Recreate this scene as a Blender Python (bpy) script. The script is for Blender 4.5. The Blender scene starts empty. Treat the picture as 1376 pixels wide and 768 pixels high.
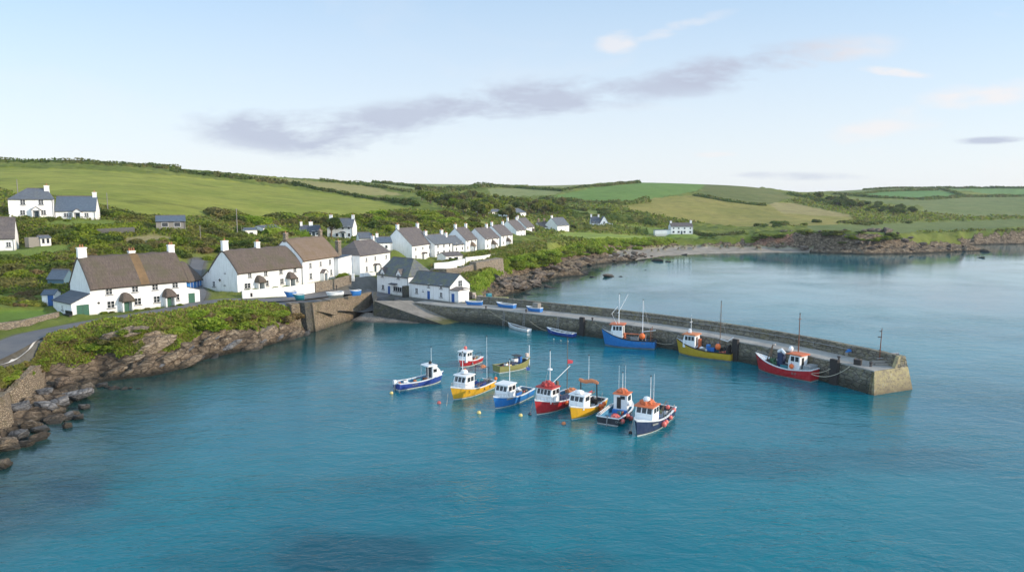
import bpy, bmesh, math, random
import numpy as np
from mathutils import Vector, Matrix
R = math.radians
rnd = random.Random(7)
SC = bpy.context.scene
COL = SC.collection

# ------------------------------------------------------------------ camera
HC = 27.0; FPX = 950.0; CX, CY = 688.0, 384.0; PITCH = math.atan(114 / 950)
cam_d = bpy.data.cameras.new('camera'); cam = bpy.data.objects.new('camera', cam_d); COL.objects.link(cam)
cam_d.sensor_width = 36; cam_d.lens = 36 * FPX / 1376; cam_d.clip_start = 0.5; cam_d.clip_end = 20000
cam.location = (0, 0, HC); cam.rotation_euler = (R(90) - PITCH, 0, 0)
SC.camera = cam
CP, SP = math.cos(PITCH), math.sin(PITCH)
def ray(px, py):
    a = (px - CX) / FPX; b = (py - CY) / FPX
    return (a, CP - b * SP, -SP - b * CP)
def at(px, py, z=0.0):                     # pixel -> point on the level z
    d = ray(px, py); t = (z - HC) / d[2]
    return Vector((d[0] * t, d[1] * t, z))
def atY(px, py, Y):                        # pixel -> point at forward distance Y
    d = ray(px, py); t = Y / d[1]
    return Vector((d[0] * t, Y, HC + d[2] * t))
def proj(x, y, z):
    zz = z - HC
    dep = y * CP - zz * SP; v = y * SP + zz * CP
    return CX + FPX * x / dep, CY - FPX * v / dep

# ------------------------------------------------------------------ numpy noise
def _hash(ix, iy, iz, s):
    h = (ix * 374761393 + iy * 668265263 + iz * 1274126177 + s * 974634777) & 0xffffffff
    h = ((h ^ (h >> 13)) * 1274126177) & 0xffffffff
    return ((h ^ (h >> 16)) & 0xffff) / 65535.0
def vnoise(x, y, z=None, s=0):
    x = np.asarray(x, float); y = np.asarray(y, float); z = np.zeros_like(x) if z is None else np.asarray(z, float)
    ix = np.floor(x).astype(np.int64); iy = np.floor(y).astype(np.int64); iz = np.floor(z).astype(np.int64)
    fx, fy, fz = x - ix, y - iy, z - iz
    fx = fx * fx * (3 - 2 * fx); fy = fy * fy * (3 - 2 * fy); fz = fz * fz * (3 - 2 * fz)
    r = 0
    for dx in (0, 1):
        for dy in (0, 1):
            for dz in (0, 1):
                w = (fx if dx else 1 - fx) * (fy if dy else 1 - fy) * (fz if dz else 1 - fz)
                r = r + w * _hash(ix + dx, iy + dy, iz + dz, s)
    return r * 2 - 1
def fbm(x, y, z=None, o=4, s=0, ridge=False):
    t = 0; a = 1; n = 0
    for k in range(o):
        f = 2 ** k
        v = vnoise(x * f + k * 17.3, y * f - k * 9.1, None if z is None else z * f, s + k)
        if ridge: v = 1 - 2 * np.abs(v)
        t = t + a * v; n += a; a *= .5
    return t / n
def sstep(a, b, x):
    t = np.clip((x - a) / (b - a), 0, 1); return t * t * (3 - 2 * t)

# ------------------------------------------------------------------ object bookkeeping
def link(o, parent=None):
    COL.objects.link(o)
    if parent is not None: o.parent = parent
    return o
def tag(o, label=None, cat=None, group=None, kind=None):
    if label: o['label'] = label
    if cat: o['category'] = cat
    if group: o['group'] = group
    if kind: o['kind'] = kind
    return o
def thing(name, label, cat, loc=(0, 0, 0), rz=0, group=None):
    o = bpy.data.objects.new(name, None); link(o); o.location = loc; o.rotation_euler = (0, 0, rz)
    o.empty_display_size = .2
    return tag(o, label, cat, group)
def mesh_np(name, V, F, mat=None, parent=None, smooth=False, col=None, nside=4):
    me = bpy.data.meshes.new(name)
    V = np.asarray(V, np.float32); F = np.asarray(F, np.int32)
    me.vertices.add(len(V)); me.vertices.foreach_set('co', V.ravel())
    n = F.shape[1]
    me.loops.add(F.size); me.loops.foreach_set('vertex_index', F.ravel())
    me.polygons.add(len(F)); me.polygons.foreach_set('loop_start', np.arange(0, F.size, n, dtype=np.int32))
    me.polygons.foreach_set('loop_total', np.full(len(F), n, np.int32))
    if smooth: me.polygons.foreach_set('use_smooth', np.ones(len(F), bool))
    me.update(calc_edges=True)
    if col is not None:
        a = me.color_attributes.new('Col', 'FLOAT_COLOR', 'POINT')
        c = np.ones((len(V), 4), np.float32); c[:, :3] = col[:, :3]
        if col.shape[1] > 3: c[:, 3] = col[:, 3]
        a.data.foreach_set('color', c.ravel())
    if mat: me.materials.append(mat)
    return link(bpy.data.objects.new(name, me), parent)

class MB:
    """collects simple solids; build() links them as one mesh object"""
    def __init__(s): s.v = []; s.f = []; s.m = []; s.ms = []
    def mi(s, mat):
        if mat not in s.ms: s.ms.append(mat)
        return s.ms.index(mat)
    def add(s, vs, fs, mat, M=None):
        k = len(s.v)
        for p in vs:
            p = Vector(p); s.v.append(tuple(M @ p if M else p))
        i = s.mi(mat)
        for f in fs: s.f.append(tuple(k + a for a in f)); s.m.append(i)
        return s
    def box(s, c, d, mat, M=None, taper=1.0):
        x, y, z = c; a, b, h = d[0] / 2, d[1] / 2, d[2] / 2; t = taper
        vs = [(x - a, y - b, z - h), (x + a, y - b, z - h), (x + a, y + b, z - h), (x - a, y + b, z - h),
              (x - a * t, y - b * t, z + h), (x + a * t, y - b * t, z + h), (x + a * t, y + b * t, z + h), (x - a * t, y + b * t, z + h)]
        return s.add(vs, [(0, 3, 2, 1), (4, 5, 6, 7), (0, 1, 5, 4), (1, 2, 6, 5), (2, 3, 7, 6), (3, 0, 4, 7)], mat, M)
    def prism(s, poly, axis, a, b, mat, M=None):
        """poly in the two other axes, extruded along axis from a to b"""
        n = len(poly)
        def P(p, t):
            if axis == 'x': return (t, p[0], p[1])
            if axis == 'y': return (p[0], t, p[1])
            return (p[0], p[1], t)
        vs = [P(p, a) for p in poly] + [P(p, b) for p in poly]
        fs = [tuple(range(n - 1, -1, -1)), tuple(range(n, 2 * n))] + [(i, (i + 1) % n, n + (i + 1) % n, n + i) for i in range(n)]
        return s.add(vs, fs, mat, M)
    def tube(s, pts, r, mat, n=6, M=None, cap=True):
        pts = [Vector(p) for p in pts]; rs = r if isinstance(r, (list, tuple)) else [r] * len(pts)
        vs = []; fs = []
        for i, p in enumerate(pts):
            d = (pts[min(i + 1, len(pts) - 1)] - pts[max(i - 1, 0)]).normalized()
            u = d.cross(Vector((0, 0, 1)) if abs(d.z) < .9 else Vector((1, 0, 0))).normalized(); w = d.cross(u)
            for k in range(n):
                a = 2 * math.pi * k / n; vs.append(p + (u * math.cos(a) + w * math.sin(a)) * rs[i])
        for i in range(len(pts) - 1):
            for k in range(n):
                k2 = (k + 1) % n; fs.append((i * n + k, i * n + k2, (i + 1) * n + k2, (i + 1) * n + k))
        if cap: fs += [tuple(range(n - 1, -1, -1)), tuple(range((len(pts) - 1) * n, len(pts) * n))]
        return s.add(vs, fs, mat, M)
    def lathe(s, prof, mat, n=10, M=None, c=(0, 0, 0)):
        vs = []; fs = []
        for (r, z) in prof:
            for k in range(n):
                a = 2 * math.pi * k / n; vs.append((c[0] + r * math.cos(a), c[1] + r * math.sin(a), c[2] + z))
        for i in range(len(prof) - 1):
            for k in range(n):
                k2 = (k + 1) % n; fs.append((i * n + k, i * n + k2, (i + 1) * n + k2, (i + 1) * n + k))
        fs += [tuple(range(n - 1, -1, -1)), tuple(range((len(prof) - 1) * n, len(prof) * n))]
        return s.add(vs, fs, mat, M)
    def ball(s, c, r, mat, n=8, sz=1.0, M=None):
        prof = [(max(.01, math.sin(math.pi * i / n)) * r, -math.cos(math.pi * i / n) * r * sz) for i in range(n + 1)]
        return s.lathe(prof, mat, n + 2, M, c)
    def build(s, name, parent=None, smooth=False, bevel=0, loc=None):
        me = bpy.data.meshes.new(name); me.from_pydata(s.v, [], s.f)
        for m in s.ms: me.materials.append(m)
        me.polygons.foreach_set('material_index', s.m)
        if smooth: me.polygons.foreach_set('use_smooth', [True] * len(s.f))
        me.update()
        o = link(bpy.data.objects.new(name, me), parent)
        if bevel:
            b = o.modifiers.new('bevel', 'BEVEL'); b.width = bevel; b.segments = 2; b.limit_method = 'ANGLE'
        if loc is not None: o.location = loc
        return o
def kids(root): return [o for o in COL.objects if o.parent == root]
def copy_tree(root, loc=None, rz=None, scale=None, label=None):
    def rec(o, par):
        c = o.copy(); COL.objects.link(c)
        if par is not None: c.parent = par
        for ch in CH.get(o.name, []): rec(ch, c)
        return c
    CH = {}
    def gather(o):
        CH[o.name] = list(o.children)
        for c in o.children: gather(c)
    gather(root)
    r = rec(root, None)
    if loc is not None: r.location = loc
    if rz is not None: r.rotation_euler = (0, 0, rz)
    if scale is not None: r.scale = scale if hasattr(scale, '__len__') else (scale,) * 3
    if label: r['label'] = label
    return r

# ------------------------------------------------------------------ materials
class NT:
    def __init__(s, name):
        s.m = bpy.data.materials.new(name); s.m.use_nodes = True; s.t = s.m.node_tree; s.n = s.t.nodes
        s.b = s.n['Principled BSDF']; s.out = s.n['Material Output']
        s.co = s.n.new('ShaderNodeTexCoord').outputs['Object']
    def mapv(s, scale, src=None, rot=(0, 0, 0)):
        k = s.n.new('ShaderNodeMapping'); k.inputs['Scale'].default_value = scale; k.inputs['Rotation'].default_value = rot
        s.t.links.new(src or s.co, k.inputs['Vector']); return k.outputs[0]
    def noise(s, scale, detail=4, rough=.55, src=None, dist=0):
        k = s.n.new('ShaderNodeTexNoise'); k.inputs['Scale'].default_value = scale; k.inputs['Detail'].default_value = detail
        k.inputs['Roughness'].default_value = rough; k.inputs['Distortion'].default_value = dist
        s.t.links.new(src or s.co, k.inputs['Vector']); return k.outputs['Fac']
    def vor(s, scale, src=None, feat='F1', out='Distance', rand=1):
        k = s.n.new('ShaderNodeTexVoronoi'); k.inputs['Scale'].default_value = scale; k.feature = feat
        k.inputs['Randomness'].default_value = rand
        s.t.links.new(src or s.co, k.inputs['Vector']); return k.outputs[out]
    def ramp(s, fac, stops, interp='LINEAR'):
        k = s.n.new('ShaderNodeValToRGB'); e = k.color_ramp; e.interpolation = interp
        while len(e.elements) < len(stops): e.elements.new(.5)
        for el, (p, c) in zip(e.elements, stops):
            el.position = p; el.color = (*c, 1) if hasattr(c, '__len__') else (c, c, c, 1)
        s.t.links.new(fac, k.inputs[0]); return k.outputs[0]
    def mix(s, fac, a, b, mode='MIX'):
        k = s.n.new('ShaderNodeMix'); k.data_type = 'RGBA'; k.blend_type = mode
        for val, i in ((fac, 0), (a, 6), (b, 7)):
            if hasattr(val, 'links'): s.t.links.new(val, k.inputs[i])
            elif i == 0: k.inputs[0].default_value = val
            else: k.inputs[i].default_value = (*val, 1) if len(val) == 3 else val
        return k.outputs[2]
    def math(s, op, a, b=0.0, clamp=False):
        k = s.n.new('ShaderNodeMath'); k.operation = op; k.use_clamp = clamp
        for i, v in enumerate((a, b)):
            if hasattr(v, 'links'): s.t.links.new(v, k.inputs[i])
            else: k.inputs[i].default_value = v
        return k.outputs[0]
    def attr(s, name, out='Color'):
        k = s.n.new('ShaderNodeAttribute'); k.attribute_name = name; return k.outputs[out]
    def sep(s, src=None):
        k = s.n.new('ShaderNodeSeparateXYZ'); s.t.links.new(src or s.co, k.inputs[0]); return k.outputs
    def bump(s, h, strength=.5, dist=.05):
        k = s.n.new('ShaderNodeBump'); k.inputs['Strength'].default_value = strength; k.inputs['Distance'].default_value = dist
        s.t.links.new(h, k.inputs['Height']); s.t.links.new(k.outputs[0], s.b.inputs['Normal']); return k
    def base(s, c):
        if hasattr(c, 'links'): s.t.links.new(c, s.b.inputs['Base Color'])
        else: s.b.inputs['Base Color'].default_value = (*c, 1)
    def rough(s, v):
        if hasattr(v, 'links'): s.t.links.new(v, s.b.inputs['Roughness'])
        else: s.b.inputs['Roughness'].default_value = v
        return s
M = {}
def mk_plain(key, c, rough=.7, var=.18, scale=3.0, bump=0, metal=0):
    t = NT(key); d = tuple(x * (1 - var) for x in c); l = tuple(min(1, x * (1 + var * .6)) for x in c)
    t.base(t.ramp(t.noise(scale, 6, .65), [(.3, d), (.7, l)])); t.rough(rough); t.b.inputs['Metallic'].default_value = metal
    if bump: t.bump(t.noise(scale * 6, 4), .5, bump)
    M[key] = t.m; return t.m
for k, c, r_ in [('door_green', (.015, .10, .06), .5), ('door_blue', (.02, .10, .32), .5), ('door_dark', (.03, .05, .06), .5),
                 ('white_paint', (.78, .78, .76), .4), ('frame_grey', (.55, .55, .53), .5), ('sill', (.05, .05, .055), .7), ('terracotta', (.42, .17, .09), .8),
                 ('timber', (.16, .11, .075), .85), ('timber_dark', (.035, .03, .027), .8), ('timber_grey', (.25, .23, .2), .85),
                 ('hull_blue', (.015, .16, .5), .3), ('hull_navy', (.012, .028, .09), .28), ('hull_royal', (.015, .05, .27), .3), ('hull_yellow', (.72, .37, .01), .3),
                 ('hull_ochre', (.5, .33, .012), .35), ('hull_red', (.42, .012, .016), .3), ('hull_olive', (.33, .33, .06), .4), ('hull_black', (.014, .016, .024), .3),
                 ('boat_white', (.78, .79, .79), .35), ('deck_blue', (.06, .25, .42), .6), ('deck_grey', (.22, .25, .27), .7), ('deck_dark', (.06, .07, .08), .7),
                 ('roof_orange', (.62, .16, .06), .6), ('roof_red', (.45, .05, .045), .6), ('fender_pink', (.75, .16, .13), .45), ('fender_orange', (.85, .17, .035), .45),
                 ('buoy_yellow', (.72, .55, .2), .5), ('bin_blue', (.02, .14, .45), .5), ('bin_teal', (.03, .22, .27), .5), ('rope', (.45, .4, .3), .9), ('rope_blue', (.05, .15, .3), .9),
                 ('net_green', (.06, .16, .08), .95), ('net_orange', (.6, .22, .1), .95), ('steel', (.3, .3, .3), .45), ('rust', (.18, .07, .035), .9), ('flag_red', (.42, .04, .06), .8),
                 ('rubber', (.02, .02, .022), .6), ('trim_black', (.02, .02, .02), .5), ('tarp_blue', (.03, .18, .5), .6), ('tarp_teal', (.02, .2, .26), .6), ('iron', (.06, .05, .045), .7), ('antifoul', (.7, .68, .62), .5),
                 ('stucco_pink', (.62, .5, .42), .9)]:
    mk_plain(k, c, r_, var=.12)
def hullpaint(key, c):
    t = NT(key); w_ = t.co
    st = t.noise(1, 5, .7, t.mapv((3.5, 3.5, .35))); sp = t.noise(2.2, 6, .7)
    k = t.mix(t.ramp(sp, [(.4, 0), (.75, .35)]), c, tuple(min(1, x * 1.3 + .09) for x in c))
    k = t.mix(t.ramp(st, [(.56, 0), (.74, .6)]), k, tuple(x * .4 + y for x, y in zip(c, (.06, .035, .02))))
    z = t.math('ADD', t.sep()[2], t.math('MULTIPLY', t.math('SUBTRACT', t.noise(1.5, 4), .5), .25))
    k = t.mix(t.ramp(t.math('MULTIPLY', z, 1.0, True), [(.08, .75), (.24, 0)]), k, (.05, .055, .035))
    t.base(k); t.rough(t.ramp(sp, [(.3, .28), (.7, .6)])); M[key] = t.m
for k_, c_ in (('hull_blue', (.02, .17, .46)), ('hull_navy', (.014, .03, .085)), ('hull_royal', (.02, .055, .27)), ('hull_yellow', (.68, .36, .012)), ('hull_ochre', (.48, .32, .015)), ('hull_red', (.42, .014, .018)), ('hull_olive', (.25, .235, .07)), ('hull_black', (.016, .018, .026)), ('boat_white', (.76, .77, .76)), ('deck_blue', (.07, .24, .38)), ('deck_grey', (.24, .26, .27))): hullpaint(k_, c_)
t = NT('glass'); t.base((.025, .03, .035)); t.rough(.08); M['glass'] = t.m
t = NT('greenhouse_glass'); t.base((.12, .2, .25)); t.rough(.15); M['gh_glass'] = t.m
# lime-washed render: streaky dirt under openings, uneven rendering
t = NT('whitewash')
s1 = t.noise(.7, 6, .6); s2 = t.noise(1, 6, .65, t.mapv((2.2, 2.2, .35)))
c = t.mix(t.ramp(s1, [(.35, 0), (.75, 1)]), (.86, .855, .83), (.8, .79, .76))
c = t.mix(t.ramp(s2, [(.5, 0), (.74, .6)]), c, (.5, .49, .45)); zc = t.math('ADD', t.sep()[2], t.math('MULTIPLY', t.noise(1.3, 5), .8)); c = t.mix(t.ramp(zc, [(.35, .6), (.85, 0)]), c, (.42, .41, .33))
t.base(c); t.rough(.85); t.bump(t.noise(5, 5), .5, .05); M['white'] = t.m
t = NT('whitewash_cream'); s2 = t.noise(1, 6, .65, t.mapv((2, 2, .4)))
t.base(t.mix(t.ramp(s2, [(.5, 0), (.8, .5)]), (.8, .77, .7), (.55, .52, .45))); t.rough(.85); t.bump(t.noise(5, 5), .5, .05); M['cream'] = t.m
def thatch(key, a, b, moss=(.10, .09, .05)):
    t = NT(key)
    st = t.noise(1, 5, .7, t.mapv((9, 1.2, 1.2))); big = t.noise(.35, 4, .6)
    c = t.mix(t.ramp(st, [(.3, 0), (.7, 1)]), a, b)
    c = t.mix(t.ramp(big, [(.46, 0), (.66, .75)]), c, moss); crs = t.math('FRACT', t.math('MULTIPLY', t.sep()[2], 1.6)); c = t.mix(t.ramp(crs, [(0, .3), (.12, 0)]), c, tuple(x * .5 for x in a))
    t.base(c); t.rough(.95); t.bump(t.noise(1, 6, .75, t.mapv((26, 4, 4))), .9, .12); M[key] = t.m
thatch('thatch', (.07, .053, .043), (.18, .14, .115))
thatch('thatch_brown', (.15, .108, .078), (.245, .18, .13), (.17, .12, .07))
thatch('thatch_ochre', (.17, .105, .05), (.26, .165, .08), (.13, .09, .05))
def slate(key, a, b, lich=(.2, .2, .12), amt=.35, sc=1.0):
    t = NT(key)
    k = t.n.new('ShaderNodeTexBrick'); k.inputs['Scale'].default_value = 3.2 * sc; k.inputs['Mortar Size'].default_value = .025
    k.inputs['Row Height'].default_value = .7; k.inputs['Brick Width'].default_value = 1.0
    k.inputs['Color1'].default_value = (*a, 1); k.inputs['Color2'].default_value = (*b, 1); k.inputs['Mortar'].default_value = (*[x * .45 for x in a], 1)
    mp = t.n.new('ShaderNodeVectorMath'); mp.operation = 'DOT_PRODUCT'
    xs = t.sep(); cb = t.n.new('ShaderNodeCombineXYZ'); t.t.links.new(xs[0], cb.inputs[0])
    t.t.links.new(t.math('SUBTRACT', t.math('MULTIPLY', xs[2], 1.45), t.math('MULTIPLY', xs[1], 0.0)), cb.inputs[1])
    t.t.links.new(cb.outputs[0], k.inputs['Vector'])
    c = t.mix(t.ramp(t.noise(.6, 6, .7), [(.45, 0), (.75, 1)]), k.outputs['Color'], lich)
    cc = t.mix(amt, k.outputs['Color'], c); v = t.noise(2.3, 5, .7)
    t.base(t.mix(t.ramp(v, [(.3, .35), (.7, 0)]), cc, tuple(x * .5 for x in a))); t.rough(.6)
    t.bump(k.outputs['Fac'], .6, -.03); M[key] = t.m
slate('slate', (.10, .115, .14), (.16, .175, .2))
slate('slate_warm', (.10, .085, .08), (.17, .14, .13), (.24, .2, .15), .5)
slate('slate_dark', (.065, .075, .1), (.1, .115, .14), (.14, .15, .12), .3)
slate('slate_moss', (.09, .1, .115), (.14, .155, .165), (.2, .21, .06), 1.0)
slate('slate_blue', (.085, .115, .155), (.12, .155, .2), (.12, .18, .22), .3)
# stone walls
def stone(key, cols, sc=1.6, mortar=(.12, .1, .08), bumpd=.08, zband=False):
    t = NT(key)
    mp = t.mapv((sc, sc, sc * 1.7)); d = t.vor(1.0, mp, 'DISTANCE_TO_EDGE'); cc = t.vor(1.0, mp, 'F1', 'Color')
    r = t.n.new('ShaderNodeSeparateColor'); t.t.links.new(cc, r.inputs[0])
    c = t.ramp(r.outputs[0], [(i / (len(cols) - 1), q) for i, q in enumerate(cols)])
    c = t.mix(t.ramp(t.noise(4, 5, .7), [(.3, .45), (.7, 0)]), c, tuple(x * .45 for x in cols[0]))
    c = t.mix(t.ramp(d, [(.02, 1), (.09, 0)]), c, mortar)
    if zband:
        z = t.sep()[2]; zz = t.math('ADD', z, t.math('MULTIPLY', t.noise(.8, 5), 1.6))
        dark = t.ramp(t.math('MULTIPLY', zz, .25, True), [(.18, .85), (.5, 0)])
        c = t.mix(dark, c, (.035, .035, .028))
        weed = t.ramp(t.noise(.6, 6, .7), [(.52, 0), (.62, .8)])
        c = t.mix(t.math('MULTIPLY', weed, .55), c, (.11, .1, .035))
    t.base(c); t.rough(.9)
    h = t.math('ADD', t.ramp(d, [(0, 0), (.15, 1)]), t.math('MULTIPLY', t.noise(9, 5), .5)); t.bump(h, 1, bumpd); M[key] = t.m
stone('stone_tan', [(.36, .28, .18), (.28, .21, .14), (.43, .345, .24), (.24, .185, .125)], 2.3, (.13, .1, .07), bumpd=.12, zband=True)
stone('stone_wall', [(.36, .29, .2), (.27, .21, .15), (.42, .36, .27), (.2, .17, .13)], 2.2)
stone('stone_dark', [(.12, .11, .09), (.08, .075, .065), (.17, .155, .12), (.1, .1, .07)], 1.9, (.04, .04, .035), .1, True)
# pier masonry in coursed blocks
t = NT('pier_stone')
mp = t.mapv((.95, .95, 1.7)); d = t.vor(1.0, mp, 'DISTANCE_TO_EDGE', rand=.75); cc = t.vor(1.0, mp, 'F1', 'Color', .75)
r = t.n.new('ShaderNodeSeparateColor'); t.t.links.new(cc, r.inputs[0])
c = t.ramp(r.outputs[0], [(0, (.25, .225, .18)), (.4, (.17, .155, .13)), (.7, (.33, .295, .23)), (1, (.21, .195, .155))])
c = t.mix(t.ramp(t.noise(1.4, 6, .7), [(.4, 0), (.65, .7)]), c, (.2, .17, .08))
c = t.mix(t.ramp(t.noise(5, 5, .7), [(.3, .6), (.65, 0)]), c, (.05, .048, .04))
c = t.mix(t.ramp(d, [(.01, .8), (.06, 0)]), c, (.05, .048, .04))
z = t.sep()[2]; zz = t.math('ADD', z, t.math('MULTIPLY', t.math('SUBTRACT', t.noise(.7, 5), .5), 1.8))
c = t.mix(t.ramp(t.math('MULTIPLY', zz, .25, True), [(.08, .95), (.24, .78), (.5, 0)]), c, (.036, .036, .024))
yl = t.math('MULTIPLY', t.ramp(t.math('MULTIPLY', zz, .2, True), [(.5, 0), (.66, 1)]), t.ramp(t.noise(.35, 5, .7), [(.52, 0), (.66, .45)]))
c = t.mix(yl, c, (.25, .215, .09))
t.base(c); t.rough(.85); t.bump(t.math('ADD', t.ramp(d, [(0, 0), (.1, 1)]), t.math('MULTIPLY', t.noise(7, 5), .6)), 1, .1); M['pier'] = t.m
t = NT('pier_lichen_stone')
c = t.ramp(t.noise(1.1, 7, .7, t.mapv((1, 1, 1.6))), [(.3, (.16, .13, .09)), (.47, (.33, .27, .16)), (.57, (.4, .33, .15)), (.66, (.42, .37, .28)), (.78, (.6, .56, .46))])
z = t.sep()[2]; zz = t.math('ADD', z, t.math('MULTIPLY', t.math('SUBTRACT', t.noise(1.0, 5), .5), 1.2))
c = t.mix(t.ramp(t.math('MULTIPLY', zz, .25, True), [(.02, .9), (.12, .55), (.5, 0)]), c, (.13, .1, .06))
c = t.mix(t.ramp(t.noise(2.6, 6, .75), [(.56, 0), (.64, .8)]), c, (.07, .055, .04))
t.base(c); t.rough(.85); t.bump(t.noise(4, 6, .7), 1, .12); M['pier_end'] = t.m
t = NT('concrete')
c = t.mix(t.ramp(t.noise(.35, 6, .7), [(.4, 0), (.62, 1)]), (.40, .375, .33), (.27, .255, .23))
c = t.mix(t.ramp(t.noise(3, 6, .75), [(.5, 0), (.7, .6)]), c, (.14, .13, .12))
t.base(c); t.rough(.8); t.bump(t.noise(8, 5), .5, .03); M['concrete'] = t.m
t = NT('asphalt')
c = t.mix(t.ramp(t.noise(.3, 5, .6), [(.4, 0), (.65, 1)]), (.105, .105, .112), (.15, .145, .14))
c = t.mix(t.ramp(t.noise(20, 3, .8), [(.5, 0), (.8, .5)]), c, (.2, .19, .18)); t.base(c); t.rough(.75); t.bump(t.noise(40, 2), .4, .01); M['asphalt'] = t.m
mk_plain('road_paint', (.7, .7, .68), .6, .3, 4)
t = NT('slip_concrete')
c = t.mix(t.ramp(t.noise(.5, 6, .7), [(.4, 0), (.6, 1)]), (.27, .24, .2), (.19, .17, .14))
z = t.sep()[2]; zz = t.math('ADD', z, t.math('MULTIPLY', t.math('SUBTRACT', t.noise(.8, 5), .5), 1.2))
c = t.mix(t.ramp(t.math('MULTIPLY', zz, .3, True), [(.12, 1), (.38, 0)]), c, (.085, .085, .025))
t.base(c); t.rough(.75); t.bump(t.noise(6, 5), .6, .04); M['slip'] = t.m
# rock
def rock(key, a, b, c3):
    t = NT(key)
    wp = t.n.new('ShaderNodeNewGeometry').outputs['Position']
    n = t.noise(.8, 10, .78, t.mapv((1, 1, 2.6), wp, rot=(.35, .2, 0)), .8)
    c = t.ramp(n, [(.36, tuple(x * .22 for x in a)), (.43, a), (.52, b), (.62, c3)])
    g = t.noise(.25, 4, src=wp); c = t.mix(t.ramp(g, [(.4, 0), (.65, .55)]), c, a)
    c = t.mix(t.ramp(t.vor(.55, t.mapv((1, 1, 2.8), wp, (.35, .2, .3)), 'DISTANCE_TO_EDGE'), [(.0, .75), (.08, 0)]), c, tuple(x * .2 for x in a))
    z = t.sep(t.n.new('ShaderNodeNewGeometry').outputs['Position'])[2]; zz = t.math('ADD', z, t.math('MULTIPLY', t.math('SUBTRACT', t.noise(.6, 5), .5), 1.2))
    c = t.mix(t.ramp(t.math('MULTIPLY', zz, .4, True), [(.1, .9), (.45, 0)]), c, (.03, .028, .022))
    t.base(c); t.rough(.85); t.bump(t.noise(1.6, 9, .78, t.mapv((1, 1, 2.4), rot=(.35, .2, 0)), .5), 1, .5); M[key] = t.m
rock('rock_tan', (.14, .105, .07), (.29, .22, .145), (.56, .45, .32))
rock('rock_grey', (.13, .125, .125), (.24, .235, .23), (.42, .4, .38))
rock('rock_dark', (.09, .068, .05), (.2, .152, .11), (.38, .3, .22))
# foliage (colour varies over the mesh by attribute and by noise in the world)
def leaf(key, a, b, c3, sc=.5):
    a, b, c3 = [tuple(v * k for v, k in zip(q, (1.12, 1.2, 1.05))) for q in (a, b, c3)]; bw = .18 if key == 'leaf_bright' else .42
    t = NT(key); w = t.n.new('ShaderNodeNewGeometry').outputs['Position']
    n = t.noise(sc, 5, .65, w); f = t.noise(3.5, 3, .7, w)
    oi = t.n.new('ShaderNodeObjectInfo').outputs['Random']
    c = t.ramp(t.math('ADD', t.math('MULTIPLY', n, .8), t.math('MULTIPLY', t.math('SUBTRACT', oi, .3), .25)), [(.28, a), (.45, b), (.62, c3)])
    c = t.mix(t.ramp(f, [(.35, .4), (.6, 0)]), c, tuple(x * .6 for x in a))
    big = t.noise(.09, 4, .6, w); c = t.mix(t.ramp(big, [(.45, 0), (.62, bw)]), c, (.27, .2, .08))
    t.base(c); t.rough(.75); t.b.inputs['Specular IOR Level'].default_value = .2
    tr = t.n.new('ShaderNodeBsdfTranslucent'); mx = t.n.new('ShaderNodeMixShader'); mx.inputs[0].default_value = .42
    t.t.links.new(c, tr.inputs[0]); t.t.links.new(t.b.outputs[0], mx.inputs[1]); t.t.links.new(tr.outputs[0], mx.inputs[2]); t.t.links.new(mx.outputs[0], t.out.inputs[0]); M[key] = t.m
leaf('leaf_green', (.105, .14, .015), (.2, .245, .025), (.31, .33, .05))
leaf('leaf_dark', (.06, .088, .02), (.105, .145, .03), (.16, .195, .045))
leaf('leaf_olive', (.11, .105, .035), (.18, .165, .055), (.25, .22, .085))
leaf('leaf_bright', (.13, .19, .015), (.25, .33, .035), (.37, .4, .07), .4)
leaf('leaf_brown', (.15, .095, .05), (.24, .165, .08), (.31, .24, .13))
leaf('leaf_far', (.075, .11, .03), (.125, .17, .04), (.2, .225, .055))
leaf('leaf_mixed', (.12, .13, .025), (.16, .2, .03), (.28, .2, .09), .25)
leaf('pampas', (.3, .24, .13), (.45, .36, .2), (.55, .48, .32))
# ================================================================== terrain
_p = lambda px, py, z=0.0: (at(px, py, z).x, at(px, py, z).y)
def q3(px, py, dy=3.0):
    v = at(px, py, 3.3); return (v.x, v.y + dy)
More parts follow.
